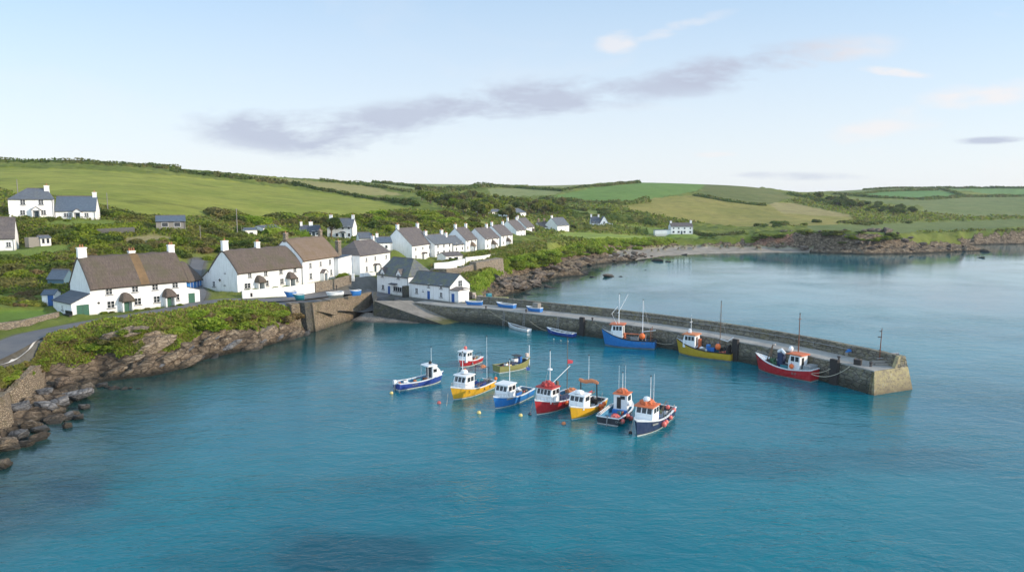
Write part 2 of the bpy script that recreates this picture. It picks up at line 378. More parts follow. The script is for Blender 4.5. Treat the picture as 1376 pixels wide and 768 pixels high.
# coast: (x, y), ledge width, ledge height, cliff width
COAST = [((-420, -200), 3, 1, 6), ((-170, -20), 3, 1, 6), ((-100, 40), 3, 1, 6), (_p(-130, 690), 3, 1, 5), (_p(-50, 625), 2, .8, 4), (_p(0, 602), 1.5, .8, 2.5),
    (_p(20, 580), 4, 1.2, 3), (_p(50, 570), 6, 1.4, 3), (_p(85, 556), 7, 1.3, 3), (_p(100, 535), 6, .8, 4), (_p(112, 521), 5, .5, 5), (_p(140, 513), 3, .6, 6), (_p(170, 509), 1, .8, 5),
    (_p(205, 504.5), 1.2, 3, 5), (_p(257, 492), 1.2, 3.2, 5), (_p(272, 484), 1, .6, 5), (_p(295, 478), 1.2, 3.2, 5.5), (_p(344, 469), 1.5, 3.4, 5.5), (_p(385, 456), 1.8, 3, 5), (_p(412, 449), 1.5, 1.5, 3),
    (_p(424, 444.5), .3, .3, 1.2), (_p(460, 431), .3, .3, 1.2), (_p(497, 417.5), .3, .3, 1.2), (_p(505, 420.5), 9, .9, 3), (_p(522, 426), 9, 1, 2), (_p(545, 427), 7, 1, 2),
    (q3(548, 405), .2, .2, 1), (q3(600, 411.8), .2, .2, 1), (q3(640, 412, 4.5), .2, .2, 1), (q3(652, 404, 9), .5, .5, 1.5), (_p(672, 401), 3, 1, 3), (_p(688, 395), 6, 2, 5),
    (_p(718, 388.5), 11, 2.5, 6), (_p(716, 382), 9, 2.2, 6), (_p(748, 373), 9, 2.2, 7), (_p(786, 369.5), 8, 2, 7), (_p(772, 362), 8, 2, 7), (_p(800, 355), 9, 2, 9), (_p(845, 351), 12, 1.6, 10),
    (_p(862, 348), 22, 1.6, 9), (_p(890, 343.5), 28, 1.6, 9), (_p(950, 340.5), 30, 1.6, 8), (_p(1020, 339), 22, 1.6, 5), (_p(1080, 338.5), 12, 1.5, 5), (_p(1110, 340), 6, 1.4, 5), (_p(1160, 341.5), 5, 2.2, 6),
    (_p(1215, 341), 6, 2.4, 6), (_p(1255, 339.5), 9, 1.8, 10), (_p(1285, 338), 9, 1.6, 14), (_p(1318, 336.5), 4, 1.0, 8), (_p(1300, 333), 4, 1, 8), (_p(1268, 331), 8, 1.2, 12), (_p(1310, 329), 6, 1.2, 7), (_p(1376, 327.5), 5, 1.2, 6),
    (_p(1500, 325.5), 5, 1.2, 6), (_p(1800, 322), 8, 1.2, 10), (_p(2600, 318), 8, 1.2, 10)]
CP2 = np.array([c[0] for c in COAST], float); CPAR = np.array([c[1:] for c in COAST], float)
LAND = np.vstack([CP2, [(6000, CP2[-1][1]), (6000, 8000), (-6000, 8000), (-6000, -200)]])
def inpoly(x, y, P):
    P = np.asarray(P, float); r = np.zeros(np.shape(x), bool); j = len(P) - 1
    for i in range(len(P)):
        xi, yi = P[i]; xj, yj = P[j]
        if yi != yj:
            c = ((yi > y) != (yj > y)) & (x < (xj - xi) * (y - yi) / (yj - yi) + xi); r ^= c
        j = i
    return r
def coast_sd(x, y):
    best = np.full(np.shape(x), 1e9); par = np.zeros(np.shape(x) + (3,))
    for i in range(len(CP2) - 1):
        a, b = CP2[i], CP2[i + 1]; d = b - a; L = d @ d
        t = np.clip(((x - a[0]) * d[0] + (y - a[1]) * d[1]) / L, 0, 1)
        ds = np.hypot(x - a[0] - t * d[0], y - a[1] - t * d[1]); m = ds < best
        best = np.where(m, ds, best)
        pv = CPAR[i] + t[..., None] * (CPAR[i + 1] - CPAR[i]); par = np.where(m[..., None], pv, par)
    return np.where(inpoly(x, y, LAND), best, -best), par
# elevation control points as (px, py, forward distance); the point's height follows
CTRL = [(0, 470, 97), (85, 436, 116), (180, 422, 122), (30, 432, 118), (123, 423, 124), (252, 408, 137.7), (230, 438, 113), (320, 394, 153), (407, 382, 169), (455, 373, 184), (400, 410, 143),
    (300, 405, 143), (484, 370, 188), (525, 364, 200), (20, 395, 132), (70, 398, 130), (30, 380, 142), (17, 337, 152), (50, 340, 152), (56, 330, 160), (130, 350, 158), (200, 345, 172), (260, 345, 178), (120, 312, 176), (0, 350, 150), (-100, 400, 120),
    (12, 293, 176), (74, 296, 177), (130, 296, 183), (225, 307, 190), (310, 314, 208), (300, 345, 185), (400, 335, 195), (337, 320, 215), (362, 312, 225), (455, 321, 245), (400, 319, 235), (490, 329, 220), (515, 336, 215),
    (554, 350, 215), (582, 353, 218), (608, 344, 235), (640, 337.5, 255), (670, 336, 262), (688, 330, 275), (706, 320, 315), (718, 316, 335), (590, 302, 300), (530, 303, 290), (640, 296, 330), (696, 292, 370), (662, 289, 380),
    (735, 312, 385), (760, 312, 395), (740, 292, 450), (505, 392, 181), (520, 400, 172), (548, 399, 173), (600, 404, 166), (470, 382, 178), (495, 388, 176), (640, 365, 218), (640, 352, 226), (665, 350, 232), (700, 338, 240), (740, 331, 275), (800, 322, 318),
    (855, 321, 348), (890, 323, 375), (790, 317, 350), (830, 317, 375), (900, 322, 415), (720, 334, 262),
    (200, 287, 215), (350, 291, 262), (450, 286, 300), (540, 283, 340), (0, 228, 380), (120, 230, 390), (200, 255, 290), (0, 258, 260), (300, 243, 450), (300, 265, 330), (400, 254, 480), (420, 268, 380), (530, 270, 520), (400, 243, 600), (300, 232.5, 600), (500, 245, 750), (0, 218.5, 450), (120, 220.5, 470),
    (560, 262, 560), (640, 272, 600), (640, 248, 850), (760, 250, 850), (850, 245, 900), (860, 272, 600), (730, 269, 640), (800, 286, 500), (805, 306, 430), (900, 291, 520), (905, 315, 440), (860, 316, 430), (950, 301, 500), (1000, 313, 425), (1040, 311, 415), (1085, 309, 400), (1150, 308.5, 389), (1210, 313, 388), (1100, 301, 480), (950, 318, 428),
    (1000, 286, 580), (1080, 286, 600), (940, 247.5, 900), (1010, 251, 860), (1050, 257, 850), (1000, 266, 700), (1140, 293, 560), (1120, 268, 850), (1100, 260, 1100), (1200, 253, 1200), (1376, 252, 1200), (1500, 252, 1200), (1200, 277, 800), (1300, 300, 600), (1376, 304, 600), (1355, 303, 465), (1250, 314, 475), (1220, 300, 570),
    (1240, 286, 700), (1376, 285, 760), (1376, 266, 1000), (1500, 300, 560), (1700, 290, 600), (1700, 255, 1200), (1000, 262, 1400), (700, 262, 1400), (300, 255, 1000), (0, 255, 900), (-300, 240, 800), (1300, 262, 1900), (600, 265, 2200), (0, 262, 2200), (1376, 266, 2600),
    (-200, 280, 190), (-250, 215, 400), (-400, 420, 90), (-500, 330, 120), (-600, 250, 250)]
_c = np.array([tuple(atY(*c)) for c in CTRL]); 
def warp(x, y):                             # log-compressed plan coordinates, so that the far points weigh as they look
    r = np.sqrt(x * x + y * y) + 1e-6; k = 200 * np.log1p(r / 200) / r; return np.stack([x * k, y * k], -1)
_cw = warp(_c[:, 0], _c[:, 1])
def _phi(d): return np.where(d > 1e-9, d * d * np.log(d + 1e-12), 0)
_n = len(_c); _A = np.zeros((_n + 3, _n + 3)); _d = np.hypot(_cw[:, None, 0] - _cw[None, :, 0], _cw[:, None, 1] - _cw[None, :, 1]) / 100
_A[:_n, :_n] = _phi(_d) + np.eye(_n) * .012; _A[:_n, _n] = 1; _A[:_n, _n + 1:] = _cw / 100; _A[_n, :_n] = 1; _A[_n + 1:, :_n] = _cw.T / 100
_w = np.linalg.solve(_A, np.concatenate([_c[:, 2], [0, 0, 0]]))
def base_h(x, y):
    sh = np.shape(x); P = warp(np.ravel(x), np.ravel(y)); out = np.empty(len(P))
    for i in range(0, len(P), 40000):
        Q = P[i:i + 40000]; d = np.hypot(Q[:, None, 0] - _cw[None, :, 0], Q[:, None, 1] - _cw[None, :, 1]) / 100
        out[i:i + 40000] = _phi(d) @ _w[:_n] + _w[_n] + Q @ _w[_n + 1:] / 100
    return out.reshape(sh)
# coarse lookup of the smooth part on a polar grid
_AZ = np.radians(np.linspace(-70, 70, 281)); _RR = np.exp(np.linspace(math.log(25), math.log(6000), 420))
_ga, _gr = np.meshgrid(_AZ, _RR); _GH = base_h(_gr * np.sin(_ga), _gr * np.cos(_ga))
def base_fast(x, y):
    r = np.clip(np.hypot(x, y), 25.1, 5900); a = np.clip(np.arctan2(x, y), _AZ[0], _AZ[-1] - 1e-6)
    u = (a - _AZ[0]) / (_AZ[1] - _AZ[0]); v = (np.log(r) - math.log(25)) / (math.log(6000) - math.log(25)) * 419
    i = np.clip(u.astype(int), 0, 279); j = np.clip(v.astype(int), 0, 418); fu = u - i; fv = v - j
    return (_GH[j, i] * (1 - fu) + _GH[j, i + 1] * fu) * (1 - fv) + (_GH[j + 1, i] * (1 - fu) + _GH[j + 1, i + 1] * fu) * fv
PADS = []      # (x, y, radius, z) level ground under buildings; filled before the sheet is built
def height(x, y, detail=True, full=False):
    x = np.asarray(x, float); y = np.asarray(y, float)
    b = base_fast(x, y)
    for (ax, ay, bx, by, r_, z_) in PADS:
        dx, dy = bx - ax, by - ay; t = np.clip(((x - ax) * dx + (y - ay) * dy) / (dx * dx + dy * dy + 1e-9), 0, 1)
        dd = np.hypot(x - ax - t * dx, y - ay - t * dy); w = 1 - sstep(r_, r_ * 1.6 + 2, dd); b = b + (z_ - b) * w
    far = np.clip(np.hypot(x, y) / 300, 0.5, 3)
    sd, par = coast_sd(x + 1.2 * far * fbm(x / 6, y / 6, None, 3, 5) * (par_mask(x, y)), y + 1.2 * far * fbm(x / 6, y / 6, None, 3, 9) * par_mask(x, y))
    lw, lh, cw = par[..., 0], par[..., 1], par[..., 2]
    b = np.maximum(b, lh + .3)
    rockn = fbm(x / 3.2, y / 3.2, None, 5, 21, True)
    lr = lh * (.75 + .5 * fbm(x / 5, y / 5, None, 3, 31)) * np.clip(sd / (lw * .45 + .3), 0, 1) ** .7
    t = sstep(0, 1, (sd - lw * .8) / cw)
    h = lr + (b - lr) * t
    rocky = (1 - t) * np.clip(sd * 1.5, 0, 1) * par_mask(x, y)
    fine = fbm(x / 1.1, y / 1.1, None, 3, 27, True)
    st = h + .22 * x - .12 * y + .8 * fbm(x / 7, y / 7, None, 2, 33)
    saw = (st / 1.15) % 1.0; saw = np.where(saw < .75, saw / .75, (1 - saw) / .25)
    h = h + rocky * (rockn * .9 * np.clip(far * .8, .6, 1.4) + .2 + (saw - .5) * .75 * np.clip(far, .7, 1.6) + fine * .28)
    h = np.where(sd < 0, np.maximum(sd * .7, -4), h)
    if full: return h, sd, t, rocky
    return h
def par_mask(x, y):                         # 0 along the straight harbour walls, 1 on natural coast
    m = np.ones(np.shape(x))
    for (ax, ay), (bx, by) in ((_p(424, 444.5), _p(497, 417.5)), (_p(545, 420), q3(640, 412))):
        dx, dy = bx - ax, by - ay; t = np.clip(((x - ax) * dx + (y - ay) * dy) / (dx * dx + dy * dy), 0, 1)
        m = m * sstep(4, 10, np.hypot(x - ax - t * dx, y - ay - t * dy))
    return m
_LUT = {}
def lut():
    """sampled copy of the land (height, cliff factor) so that placing things is quick; made once all pads are known"""
    if len(PADS) != _LUT.get('n'):
        az = np.radians(np.linspace(-52, 52, 640)); r = np.exp(np.linspace(math.log(55), math.log(2700), 1000)); a, q = np.meshgrid(az, r)
        h, sd, t, rk = height(q * np.sin(a), q * np.cos(a), full=True); _LUT.update(n=len(PADS), h=h, t=t, sd=sd)
    return _LUT
def sample(x, y, key='h'):
    L = lut()[key]; x = np.asarray(x, float); y = np.asarray(y, float); r = np.clip(np.hypot(x, y), 55.01, 2690); a = np.clip(np.arctan2(x, y), -math.radians(52), math.radians(51.99))
    u = (a + math.radians(52)) / math.radians(104) * 639; v = (np.log(r) - math.log(55)) / (math.log(2700) - math.log(55)) * 999
    i = np.clip(u.astype(int), 0, 638); j = np.clip(v.astype(int), 0, 998); fu = u - i; fv = v - j
    return (L[j, i] * (1 - fu) + L[j, i + 1] * fu) * (1 - fv) + (L[j + 1, i] * (1 - fu) + L[j + 1, i + 1] * fu) * fv
def Hs(x, y): return float(sample(np.array([x]), np.array([y]))[0])
def place_many(pts, lo=60, hi=2500, n=420):
    P = np.asarray(pts, float); a = (P[:, 0] - CX) / FPX; b = (P[:, 1] - CY) / FPX
    dy = CP - b * SP; dz = -SP - b * CP
    Y = np.exp(np.linspace(math.log(lo), math.log(hi), n))[None, :]; out = []; oks = []
    for c in range(0, len(P), 4000):
        X = (a / dy)[c:c + 4000, None] * Y; Z = HC + (dz / dy)[c:c + 4000, None] * Y; YY = np.broadcast_to(Y, X.shape)
        hh = sample(X, YY); hit = hh >= Z; k = hit.argmax(1); ok = hit.any(1) & (k > 0); k = np.maximum(k, 1); ar = np.arange(len(X))
        u = Z[ar, k - 1] - hh[ar, k - 1]; v = hh[ar, k] - Z[ar, k]; t = u / (u + v + 1e-9); Yc = Y[0, k - 1] + t * (Y[0, k] - Y[0, k - 1]); Xc = (a / dy)[c:c + 4000] * Yc
        out.append(np.stack([Xc, Yc, sample(Xc, Yc)], 1)); oks.append(ok)
    return np.concatenate(out), np.concatenate(oks)
def place(px, py, lo=60, hi=2500, n=900):
    """where the ray through a pixel first meets the land"""
    p, ok = place_many([(px, py)], lo, hi, n); return Vector(p[0]) if ok[0] else None

# ground cover by area: (colour a, colour b, polygon in the picture's pixels, laid out on the land it meets)
FIELDS = [
    ('hill', (.235, .265, .04), (.32, .325, .06), [(-400, 200), (0, 225), (120, 228.5), (240, 237), (300, 243), (380, 252), (450, 262), (530, 275), (568, 284), (520, 284), (480, 292), (430, 289), (380, 289), (345, 300), (330, 292), (322, 282), (300, 283), (290, 291), (250, 293), (200, 290), (170, 283), (129, 274), (60, 262), (20, 262), (0, 252), (-400, 240)]),
    ('strip', (.30, .28, .10), (.36, .31, .12), [(247, 232.5), (330, 236.5), (420, 243.5), (505, 252), (540, 262), (505, 263), (460, 258), (400, 250), (300, 240)]),
    ('back', (.22, .26, .09), (.26, .28, .1), [(400, 238), (500, 243), (660, 245), (620, 256), (560, 256), (480, 246)]),
    ('mid', (.24, .27, .10), (.27, .28, .11), [(655, 254), (700, 251), (765, 254), (745, 262), (700, 264), (662, 266)]),
    ('top', (.26, .27, .11), (.29, .29, .12), [(670, 245), (760, 244), (830, 244), (780, 250), (755, 253), (700, 249)]),
    ('bright', (.15, .245, .05), (.18, .27, .06), [(722, 267), (760, 260), (800, 252), (860, 242), (960, 243), (950, 252), (930, 258), (870, 269), (840, 272), (780, 271)]),
    ('olive', (.25, .235, .055), (.34, .285, .08), [(820, 272), (880, 266), (935, 262), (1000, 270), (1060, 272), (1140, 289), (1150, 295), (1120, 303), (1040, 305), (1000, 305), (960, 302), (900, 293), (850, 283)]),
    ('gold', (.33, .27, .11), (.37, .31, .13), [(1030, 272), (1066, 273), (1110, 282), (1148, 291), (1100, 290), (1050, 286)]),
    ('heath', (.13, .155, .04), (.19, .19, .06), [(950, 246), (1010, 250), (1050, 258), (1066, 266), (1030, 275), (990, 269), (935, 262)]),
    ('right1', (.12, .24, .06), (.15, .26, .075), [(1128, 261), (1190, 256), (1260, 256), (1296, 263), (1230, 267), (1160, 265)]),
    ('right2', (.15, .25, .07), (.17, .27, .08), [(1262, 252), (1400, 252), (1400, 262), (1330, 261)]),
    ('right3', (.19, .225, .075), (.22, .24, .09), [(1110, 255), (1250, 250), (1260, 254), (1190, 256), (1130, 260)]),
    ('right4', (.16, .2, .06), (.21, .23, .08), [(1130, 266), (1230, 269), (1300, 264), (1400, 263), (1600, 263), (1600, 285), (1400, 290), (1300, 292), (1240, 285), (1240, 278), (1180, 272)]),
    ('low', (.14, .18, .05), (.17, .2, .06), [(1080, 303), (1200, 300), (1400, 294), (1600, 294), (1600, 304), (1300, 310), (1200, 314), (1090, 310)]),
    ('lawn', (.24, .31, .06), (.27, .33, .07), [(742, 318), (765, 312), (830, 315), (880, 319), (860, 322), (800, 322)]),
    ('lawn', (.17, .24, .05), (.2, .26, .06), [(840, 303), (880, 306), (960, 318), (940, 322), (890, 320), (850, 312)]),
    ('lawn', (.15, .21, .045), (.18, .23, .05), [(-60, 338), (0, 333), (95, 329), (100, 337), (40, 346), (-60, 352)]),
    ('lawn', (.13, .21, .035), (.16, .24, .045), [(-60, 424), (0, 418), (60, 417), (66, 425), (0, 434), (-60, 440)]),
    ('lawn', (.15, .2, .04), (.17, .22, .05), [(66, 297), (140, 296), (165, 300), (120, 306), (60, 303)]),
    ('pasture', (.2, .24, .05), (.27, .28, .07), [(575, 287), (625, 291), (660, 300), (640, 305), (590, 297)]),
    ('pasture', (.16, .21, .05), (.22, .25, .065), [(745, 281), (800, 283), (850, 290), (872, 298), (820, 296), (760, 288)]),
    ('pasture', (.2, .23, .06), (.26, .27, .075), [(390, 293), (430, 296), (470, 301), (440, 303), (400, 299)]),
    ('rough', (.26, .235, .12), (.3, .26, .14), [(160, 320), (220, 317), (262, 322), (230, 333), (180, 332)])]
def ground_colour(x, y, h):
    px, py = proj(x, y, h)
    n1 = fbm(x / 25, y / 25, None, 4, 3) ; n2 = fbm(x / 4, y / 4, None, 4, 8)
    c = np.array([.14, .175, .03]) + np.clip(n1 + .2, 0, 1)[..., None] * np.array([.11, .08, .025]) + n2[..., None] * .015
    fld = np.zeros(np.shape(x)); jx = px + 2.5 * fbm(x / 9, y / 9, None, 2, 4); jy = py + .8 * fbm(x / 9, y / 9, None, 2, 6)
    for (nm, a, b, P) in FIELDS:
        m = inpoly(jx, jy, P); t = np.clip(.5 + n1 * .9 + .35 * fbm(x / 8, y / 60, None, 3, 14), 0, 1)[..., None]
        cc = (np.array(a) * (1 - t) + np.array(b) * t) * (1 + .16 * n2[..., None] + .16 * fbm(x / 7, y / 5, None, 4, 19)[..., None])
        if nm in ('hill', 'olive', 'right4', 'gold'):
            cc = cc * (1 - .3 * sstep(.25, .6, fbm(x / 14, y / 5, None, 4, 44))[..., None])
        c = np.where(m[..., None], cc, c); fld = np.where(m, 1, fld)
    return np.clip(c, .01, .9), fld

def build_terrain():
    A = np.radians(np.linspace(-52, 50, 800))
    rr = [35]
    while rr[-1] < 2900:
        r = rr[-1]; rr.append(r + (1.0 if r < 88 else .36 if r < 185 else .75 if r < 340 else 1.2 if r < 520 else 4.5 if r < 1300 else 70))
    rr = np.array(rr); a, r = np.meshgrid(A, rr); x = r * np.sin(a); y = r * np.cos(a)
    h, sd, t, rocky = height(x, y, full=True)
    col, fld = ground_colour(x, y, h)
    # lumps of bramble and bracken on unfarmed ground
    far = np.clip(np.hypot(x, y) / 250, .6, 3)
    lump = np.abs(fbm(x / 5.5, y / 5.5, None, 4, 61)); lump = lump * far ** .5 * 1.5
    road_d = np.full(x.shape, 1e9)
    for P, w in ROADS:
        for (p, q) in zip(P[:-1], P[1:]):
            dx, dy = q[0] - p[0], q[1] - p[1]; tt = np.clip(((x - p[0]) * dx + (y - p[1]) * dy) / (dx * dx + dy * dy), 0, 1)
            road_d = np.minimum(road_d, np.hypot(x - p[0] - tt * dx, y - p[1] - tt * dy) - w / 2)
    pad_d = np.full(x.shape, 1e9)
    for (ax, ay, bx, by, r_, z_) in PADS:
        dx, dy = bx - ax, by - ay; tt = np.clip(((x - ax) * dx + (y - ay) * dy) / (dx * dx + dy * dy + 1e-9), 0, 1)
        pad_d = np.minimum(pad_d, np.hypot(x - ax - tt * dx, y - ay - tt * dy) - r_)
    free = (1 - fld) * t * sstep(.5, 3, road_d) * sstep(0, 3, pad_d) * par_mask(x, y)
    h = h + free * lump + fld * .08 * fbm(x / 2, y / 2, None, 3, 77)
    col = col * (1 + (free * (fbm(x / 3, y / 3, None, 3, 71) * .35))[..., None])
    # hard ground near houses of the village and the quay
    px, py = proj(x, y, h)
    yard = sstep(1.2, 0, road_d) * (1 - fld)
    quay = inpoly(px, py, [(498, 395), (548, 398), (640, 404), (660, 402), (650, 420), (560, 415), (500, 400)]).astype(float)
    yard = np.maximum(yard, quay)
    g = np.stack([np.full(x.shape, v) for v in (.155, .15, .138)], -1) * (1 + .2 * fbm(x, y, None, 3, 90)[..., None])
    col = col * (1 - yard[..., None]) + g * yard[..., None]
    # beaches and shingle: low ledges behind the bay and at the slip
    _, par = coast_sd(x, y)
    sand = ((par[..., 0] > 10.5) & (par[..., 0] * 1.0 > 10) & (h < 2.6)).astype(float) * (np.hypot(x, y) > 330) + inpoly(px, py, [(488, 410), (575, 412), (578, 438), (488, 432)]) * (h < 2.0)
    sand = np.clip(sand, 0, 1)
    sc = np.stack([np.full(x.shape, v) for v in (.36, .31, .26)], -1) * (1 + .35 * fbm(x / 3, y / 3, None, 4, 91)[..., None])
    h = np.where((sand > 0) & (sd > 0), np.minimum(h, .2 + sd * .06 + .12 * fbm(x / 2, y / 2, None, 3, 17)), h)
    col = col * (1 - sand[..., None]) + sc * sand[..., None]
    gy, gx = np.gradient(h); dr = np.gradient(rr)[:, None]; dA = r * (A[1] - A[0]); slope = np.hypot(gy / dr, gx / dA)
    rk = np.clip(np.maximum(sstep(np.where(np.hypot(x, y) > 330, .5, .95), np.where(np.hypot(x, y) > 330, 1.1, 1.7), slope + .35 * fbm(x / 3, y / 3, None, 3, 12)) * (sd < 40), (1 - t) * (sd > -50)) , 0, 1) * (1 - sand) * (1 - yard)
    rk = np.where(sd < .4, 1 - sand, rk)
    grassy = sstep(.15, .5, t + .35 * fbm(x / 4, y / 4, None, 3, 55)) * sstep(1.1, 2.2, h)
    rk = rk * (1 - grassy * sstep(2.2, 1.3, slope) * np.where(np.hypot(x, y) > 330, .85, 1))
    red = inpoly(px, py, [(1005, 308), (1060, 306), (1070, 325), (1010, 328)])
    tint = np.where(red, 1.0, 0.0)
    near = np.hypot(x, y) < 160
    # widths seen along the sheet
    V = np.stack([x, y, h], -1).reshape(-1, 3); nr, na = x.shape
    I = np.arange(nr * na).reshape(nr, na); F = np.stack([I[:-1, :-1], I[:-1, 1:], I[1:, 1:], I[1:, :-1]], -1).reshape(-1, 4)
    keep = (V[F][:, :, 2].max(1) > -2.2); F = F[keep]
    used = np.zeros(len(V), bool); used[F.ravel()] = True; idx = np.cumsum(used) - 1; F = idx[F]; V = V[used]
    C = np.concatenate([col.reshape(-1, 3), rk.reshape(-1, 1)], 1)[used]
    o = mesh_np('terrain', V, F, M['terrain'], smooth=True, col=C)
    aa = o.data.color_attributes.new('Extra', 'FLOAT_COLOR', 'POINT')
    e = np.zeros((len(V), 4), np.float32); e[:, 0] = tint.ravel()[used]; e[:, 1] = (~near).ravel()[used]; e[:, 3] = 1
    aa.data.foreach_set('color', e.ravel())
    tag(o, kind='structure'); return o
t = NT('terrain')
w = t.n.new('ShaderNodeNewGeometry').outputs['Position']
cd = t.n.new('ShaderNodeCameraData')
g = t.attr('Col'); n = t.noise(.9, 6, .7, w); n3 = t.noise(.12, 5, .6, w)
gc = t.mix(t.ramp(n, [(.3, .42), (.62, 0)]), g, t.mix(1.0, g, (.5, .52, .4), 'MULTIPLY'))
gc = t.mix(t.ramp(n3, [(.35, .3), (.6, 0)]), gc, t.mix(1.0, g, (.72, .74, .6), 'MULTIPLY'))
rn = t.noise(.5, 9, .75, t.mapv((1, 1, 2.4), w, (.4, .25, 0)), .8)
ex = t.n.new('ShaderNodeSeparateColor'); t.t.links.new(t.attr('Extra'), ex.inputs[0])
rc1 = t.ramp(rn, [(.32, (.04, .032, .025)), (.43, (.12, .092, .066)), (.54, (.25, .19, .13)), (.68, (.48, .39, .29))])
rc2 = t.ramp(rn, [(.34, (.03, .024, .018)), (.43, (.12, .09, .06)), (.53, (.25, .19, .125)), (.66, (.45, .36, .25))])
rc3 = t.ramp(rn, [(.32, (.10, .05, .035)), (.5, (.27, .15, .10)), (.7, (.4, .26, .18))])
crk = t.ramp(t.vor(.42, t.mapv((1, 1, 2.6), w, (.4, .25, .3)), 'DISTANCE_TO_EDGE'), [(.0, .8), (.09, 0)])
rc = t.mix(ex.outputs[1], rc1, rc2); rc = t.mix(ex.outputs[0], rc, rc3); rc = t.mix(crk, rc, (.03, .024, .02))
z = t.sep(w)[2]; zz = t.math('ADD', z, t.math('MULTIPLY', t.math('SUBTRACT', t.noise(.5, 5, src=w), .5), 1.4))
rc = t.mix(t.ramp(t.math('MULTIPLY', zz, .4, True), [(.08, .93), (.42, 0)]), rc, (.024, .024, .018))
rk = t.ramp(t.math('ADD', t.attr('Col', 'Alpha'), t.math('MULTIPLY', t.math('SUBTRACT', t.noise(1.2, 5, .7, w), .5), .7)), [(.42, 0), (.58, 1)])
t.base(t.mix(rk, gc, rc)); t.rough(.9); t.b.inputs['Specular IOR Level'].default_value = .2
bm = t.math('ADD', t.math('MULTIPLY', rn, t.math('MULTIPLY', rk, 1.6)), t.math('MULTIPLY', t.noise(1.6, 6, .75, w), .5)); t.bump(bm, 1, .7)
M['terrain'] = t.m

# ================================================================== water
def build_water():
    """sheet of sea; the depth of water under it (how green or blue it is) is stored per vertex"""
    A = np.radians(np.linspace(-80, 80, 420)); rr = [1.0]
    while rr[-1] < 3000: rr.append(rr[-1] + max(1.0, rr[-1] * .018))
    rr = np.array(rr); a, r = np.meshgrid(A, rr); x = r * np.sin(a); y = r * np.cos(a)
    sd, par = coast_sd(x, y); d = -sd
    d = d + 5 * fbm(x / 14, y / 14, None, 4, 3) * np.clip(d / 10, 0, 1)
    sh = 1 - sstep(0, 24, d) * 1.0
    # weed beds on the sea floor
    weed = sstep(.12, .42, fbm(x / 22 + 3, y / 10, None, 4, 101)) * (y < 75)
    wpx, wpy = proj(x, y, 0 * x); blot = np.exp(-(((wpx - 470) / 120) ** 2 + ((wpy - 745) / 45) ** 2)) + .8 * np.exp(-(((wpx - 110) / 70) ** 2 + ((wpy - 660) / 30) ** 2))
    weed = np.clip(weed * .5 + sstep(.35, .8, blot + .35 * fbm(x / 6, y / 4, None, 4, 5)) , 0, 1)
    ruf = (.025 + 1 / (1 + (r / 95) ** 2.2)) * (.75 + .5 * sstep(-.3, .4, fbm(x / 40, y / 25, None, 3, 8)))
    C = np.stack([sh, weed, ruf], -1)
    V = np.stack([x, y, 0 * x], -1).reshape(-1, 3); nr, na = x.shape
    I = np.arange(nr * na).reshape(nr, na); F = np.stack([I[:-1, :-1], I[:-1, 1:], I[1:, 1:], I[1:, :-1]], -1).reshape(-1, 4)
    o = mesh_np('water', V, F, M['water'], smooth=True, col=C.reshape(-1, 3)); tag(o, kind='structure')
t = NT('water')
w = t.n.new('ShaderNodeNewGeometry').outputs['Position']
s = t.n.new('ShaderNodeSeparateColor'); t.t.links.new(t.attr('Col'), s.inputs[0])
deep = t.mix(t.ramp(t.noise(.018, 4, .6, w), [(.35, 0), (.65, 1)]), (.0, .11, .15), (.0, .17, .2))
shal = t.mix(t.ramp(t.noise(.25, 6, .7, w), [(.4, 0), (.62, 1)]), (.008, .035, .035), (.03, .07, .055))  # shallows and weed, plus dark cliff reflection put into the near-shore colour
c = t.mix(s.outputs[0], deep, shal); c = t.mix(t.math('MULTIPLY', s.outputs[1], .72), c, (.0, .04, .062))
t.base(c); t.rough(.045); t.b.inputs['IOR'].default_value = 1.45; t.b.inputs['Specular Tint'].default_value = (.2, .74, 1, 1)
w1 = t.noise(1, 4, .6, t.mapv((.28, .55, 1), w, (0, 0, .35)), .5); w2 = t.noise(1, 4, .65, t.mapv((1.1, 2.0, 1), w, (0, 0, -.25)), .4); w3 = t.noise(.06, 3, .5, w)
calm = t.ramp(w3, [(.35, .45), (.65, 1)])
hgt = t.math('ADD', t.math('MULTIPLY', w1, .75), t.math('MULTIPLY', w2, .28))
t.bump(t.math('MULTIPLY', hgt, t.math('MULTIPLY', s.outputs[2], calm)), 1, .55)
M['water'] = t.m
def P7(px, py, z=7.0): v = at(px, py, z); return (v.x, v.y)
SLIP_TOP = (at(528, 400, 3.6), at(616, 437, 0))
ROADS = [([P7(-260, 560), P7(-60, 494), P7(0, 465), P7(48, 446), P7(110, 434), P7(200, 422), P7(270, 408), P7(310, 402), P7(370, 398), P7(430, 389), P7(470, 380, 6.8), P7(490, 382, 6), P7(510, 393, 4.6), P7(530, 401, 3.7)], 5.0),
         ([P7(255, 413), P7(268, 398), P7(262, 388), P7(268, 378)], 3.2),
         ([P7(440, 392), P7(462, 388), P7(484, 383), P7(500, 379), P7(512, 374)], 7.5), ([P7(372, 401), P7(405, 399), P7(440, 394)], 6.0),
         ([P7(462, 386), P7(480, 381), P7(502, 375)], 15.0), ([P7(495, 392, 5.2), P7(503, 381, 6)], 8.0)]
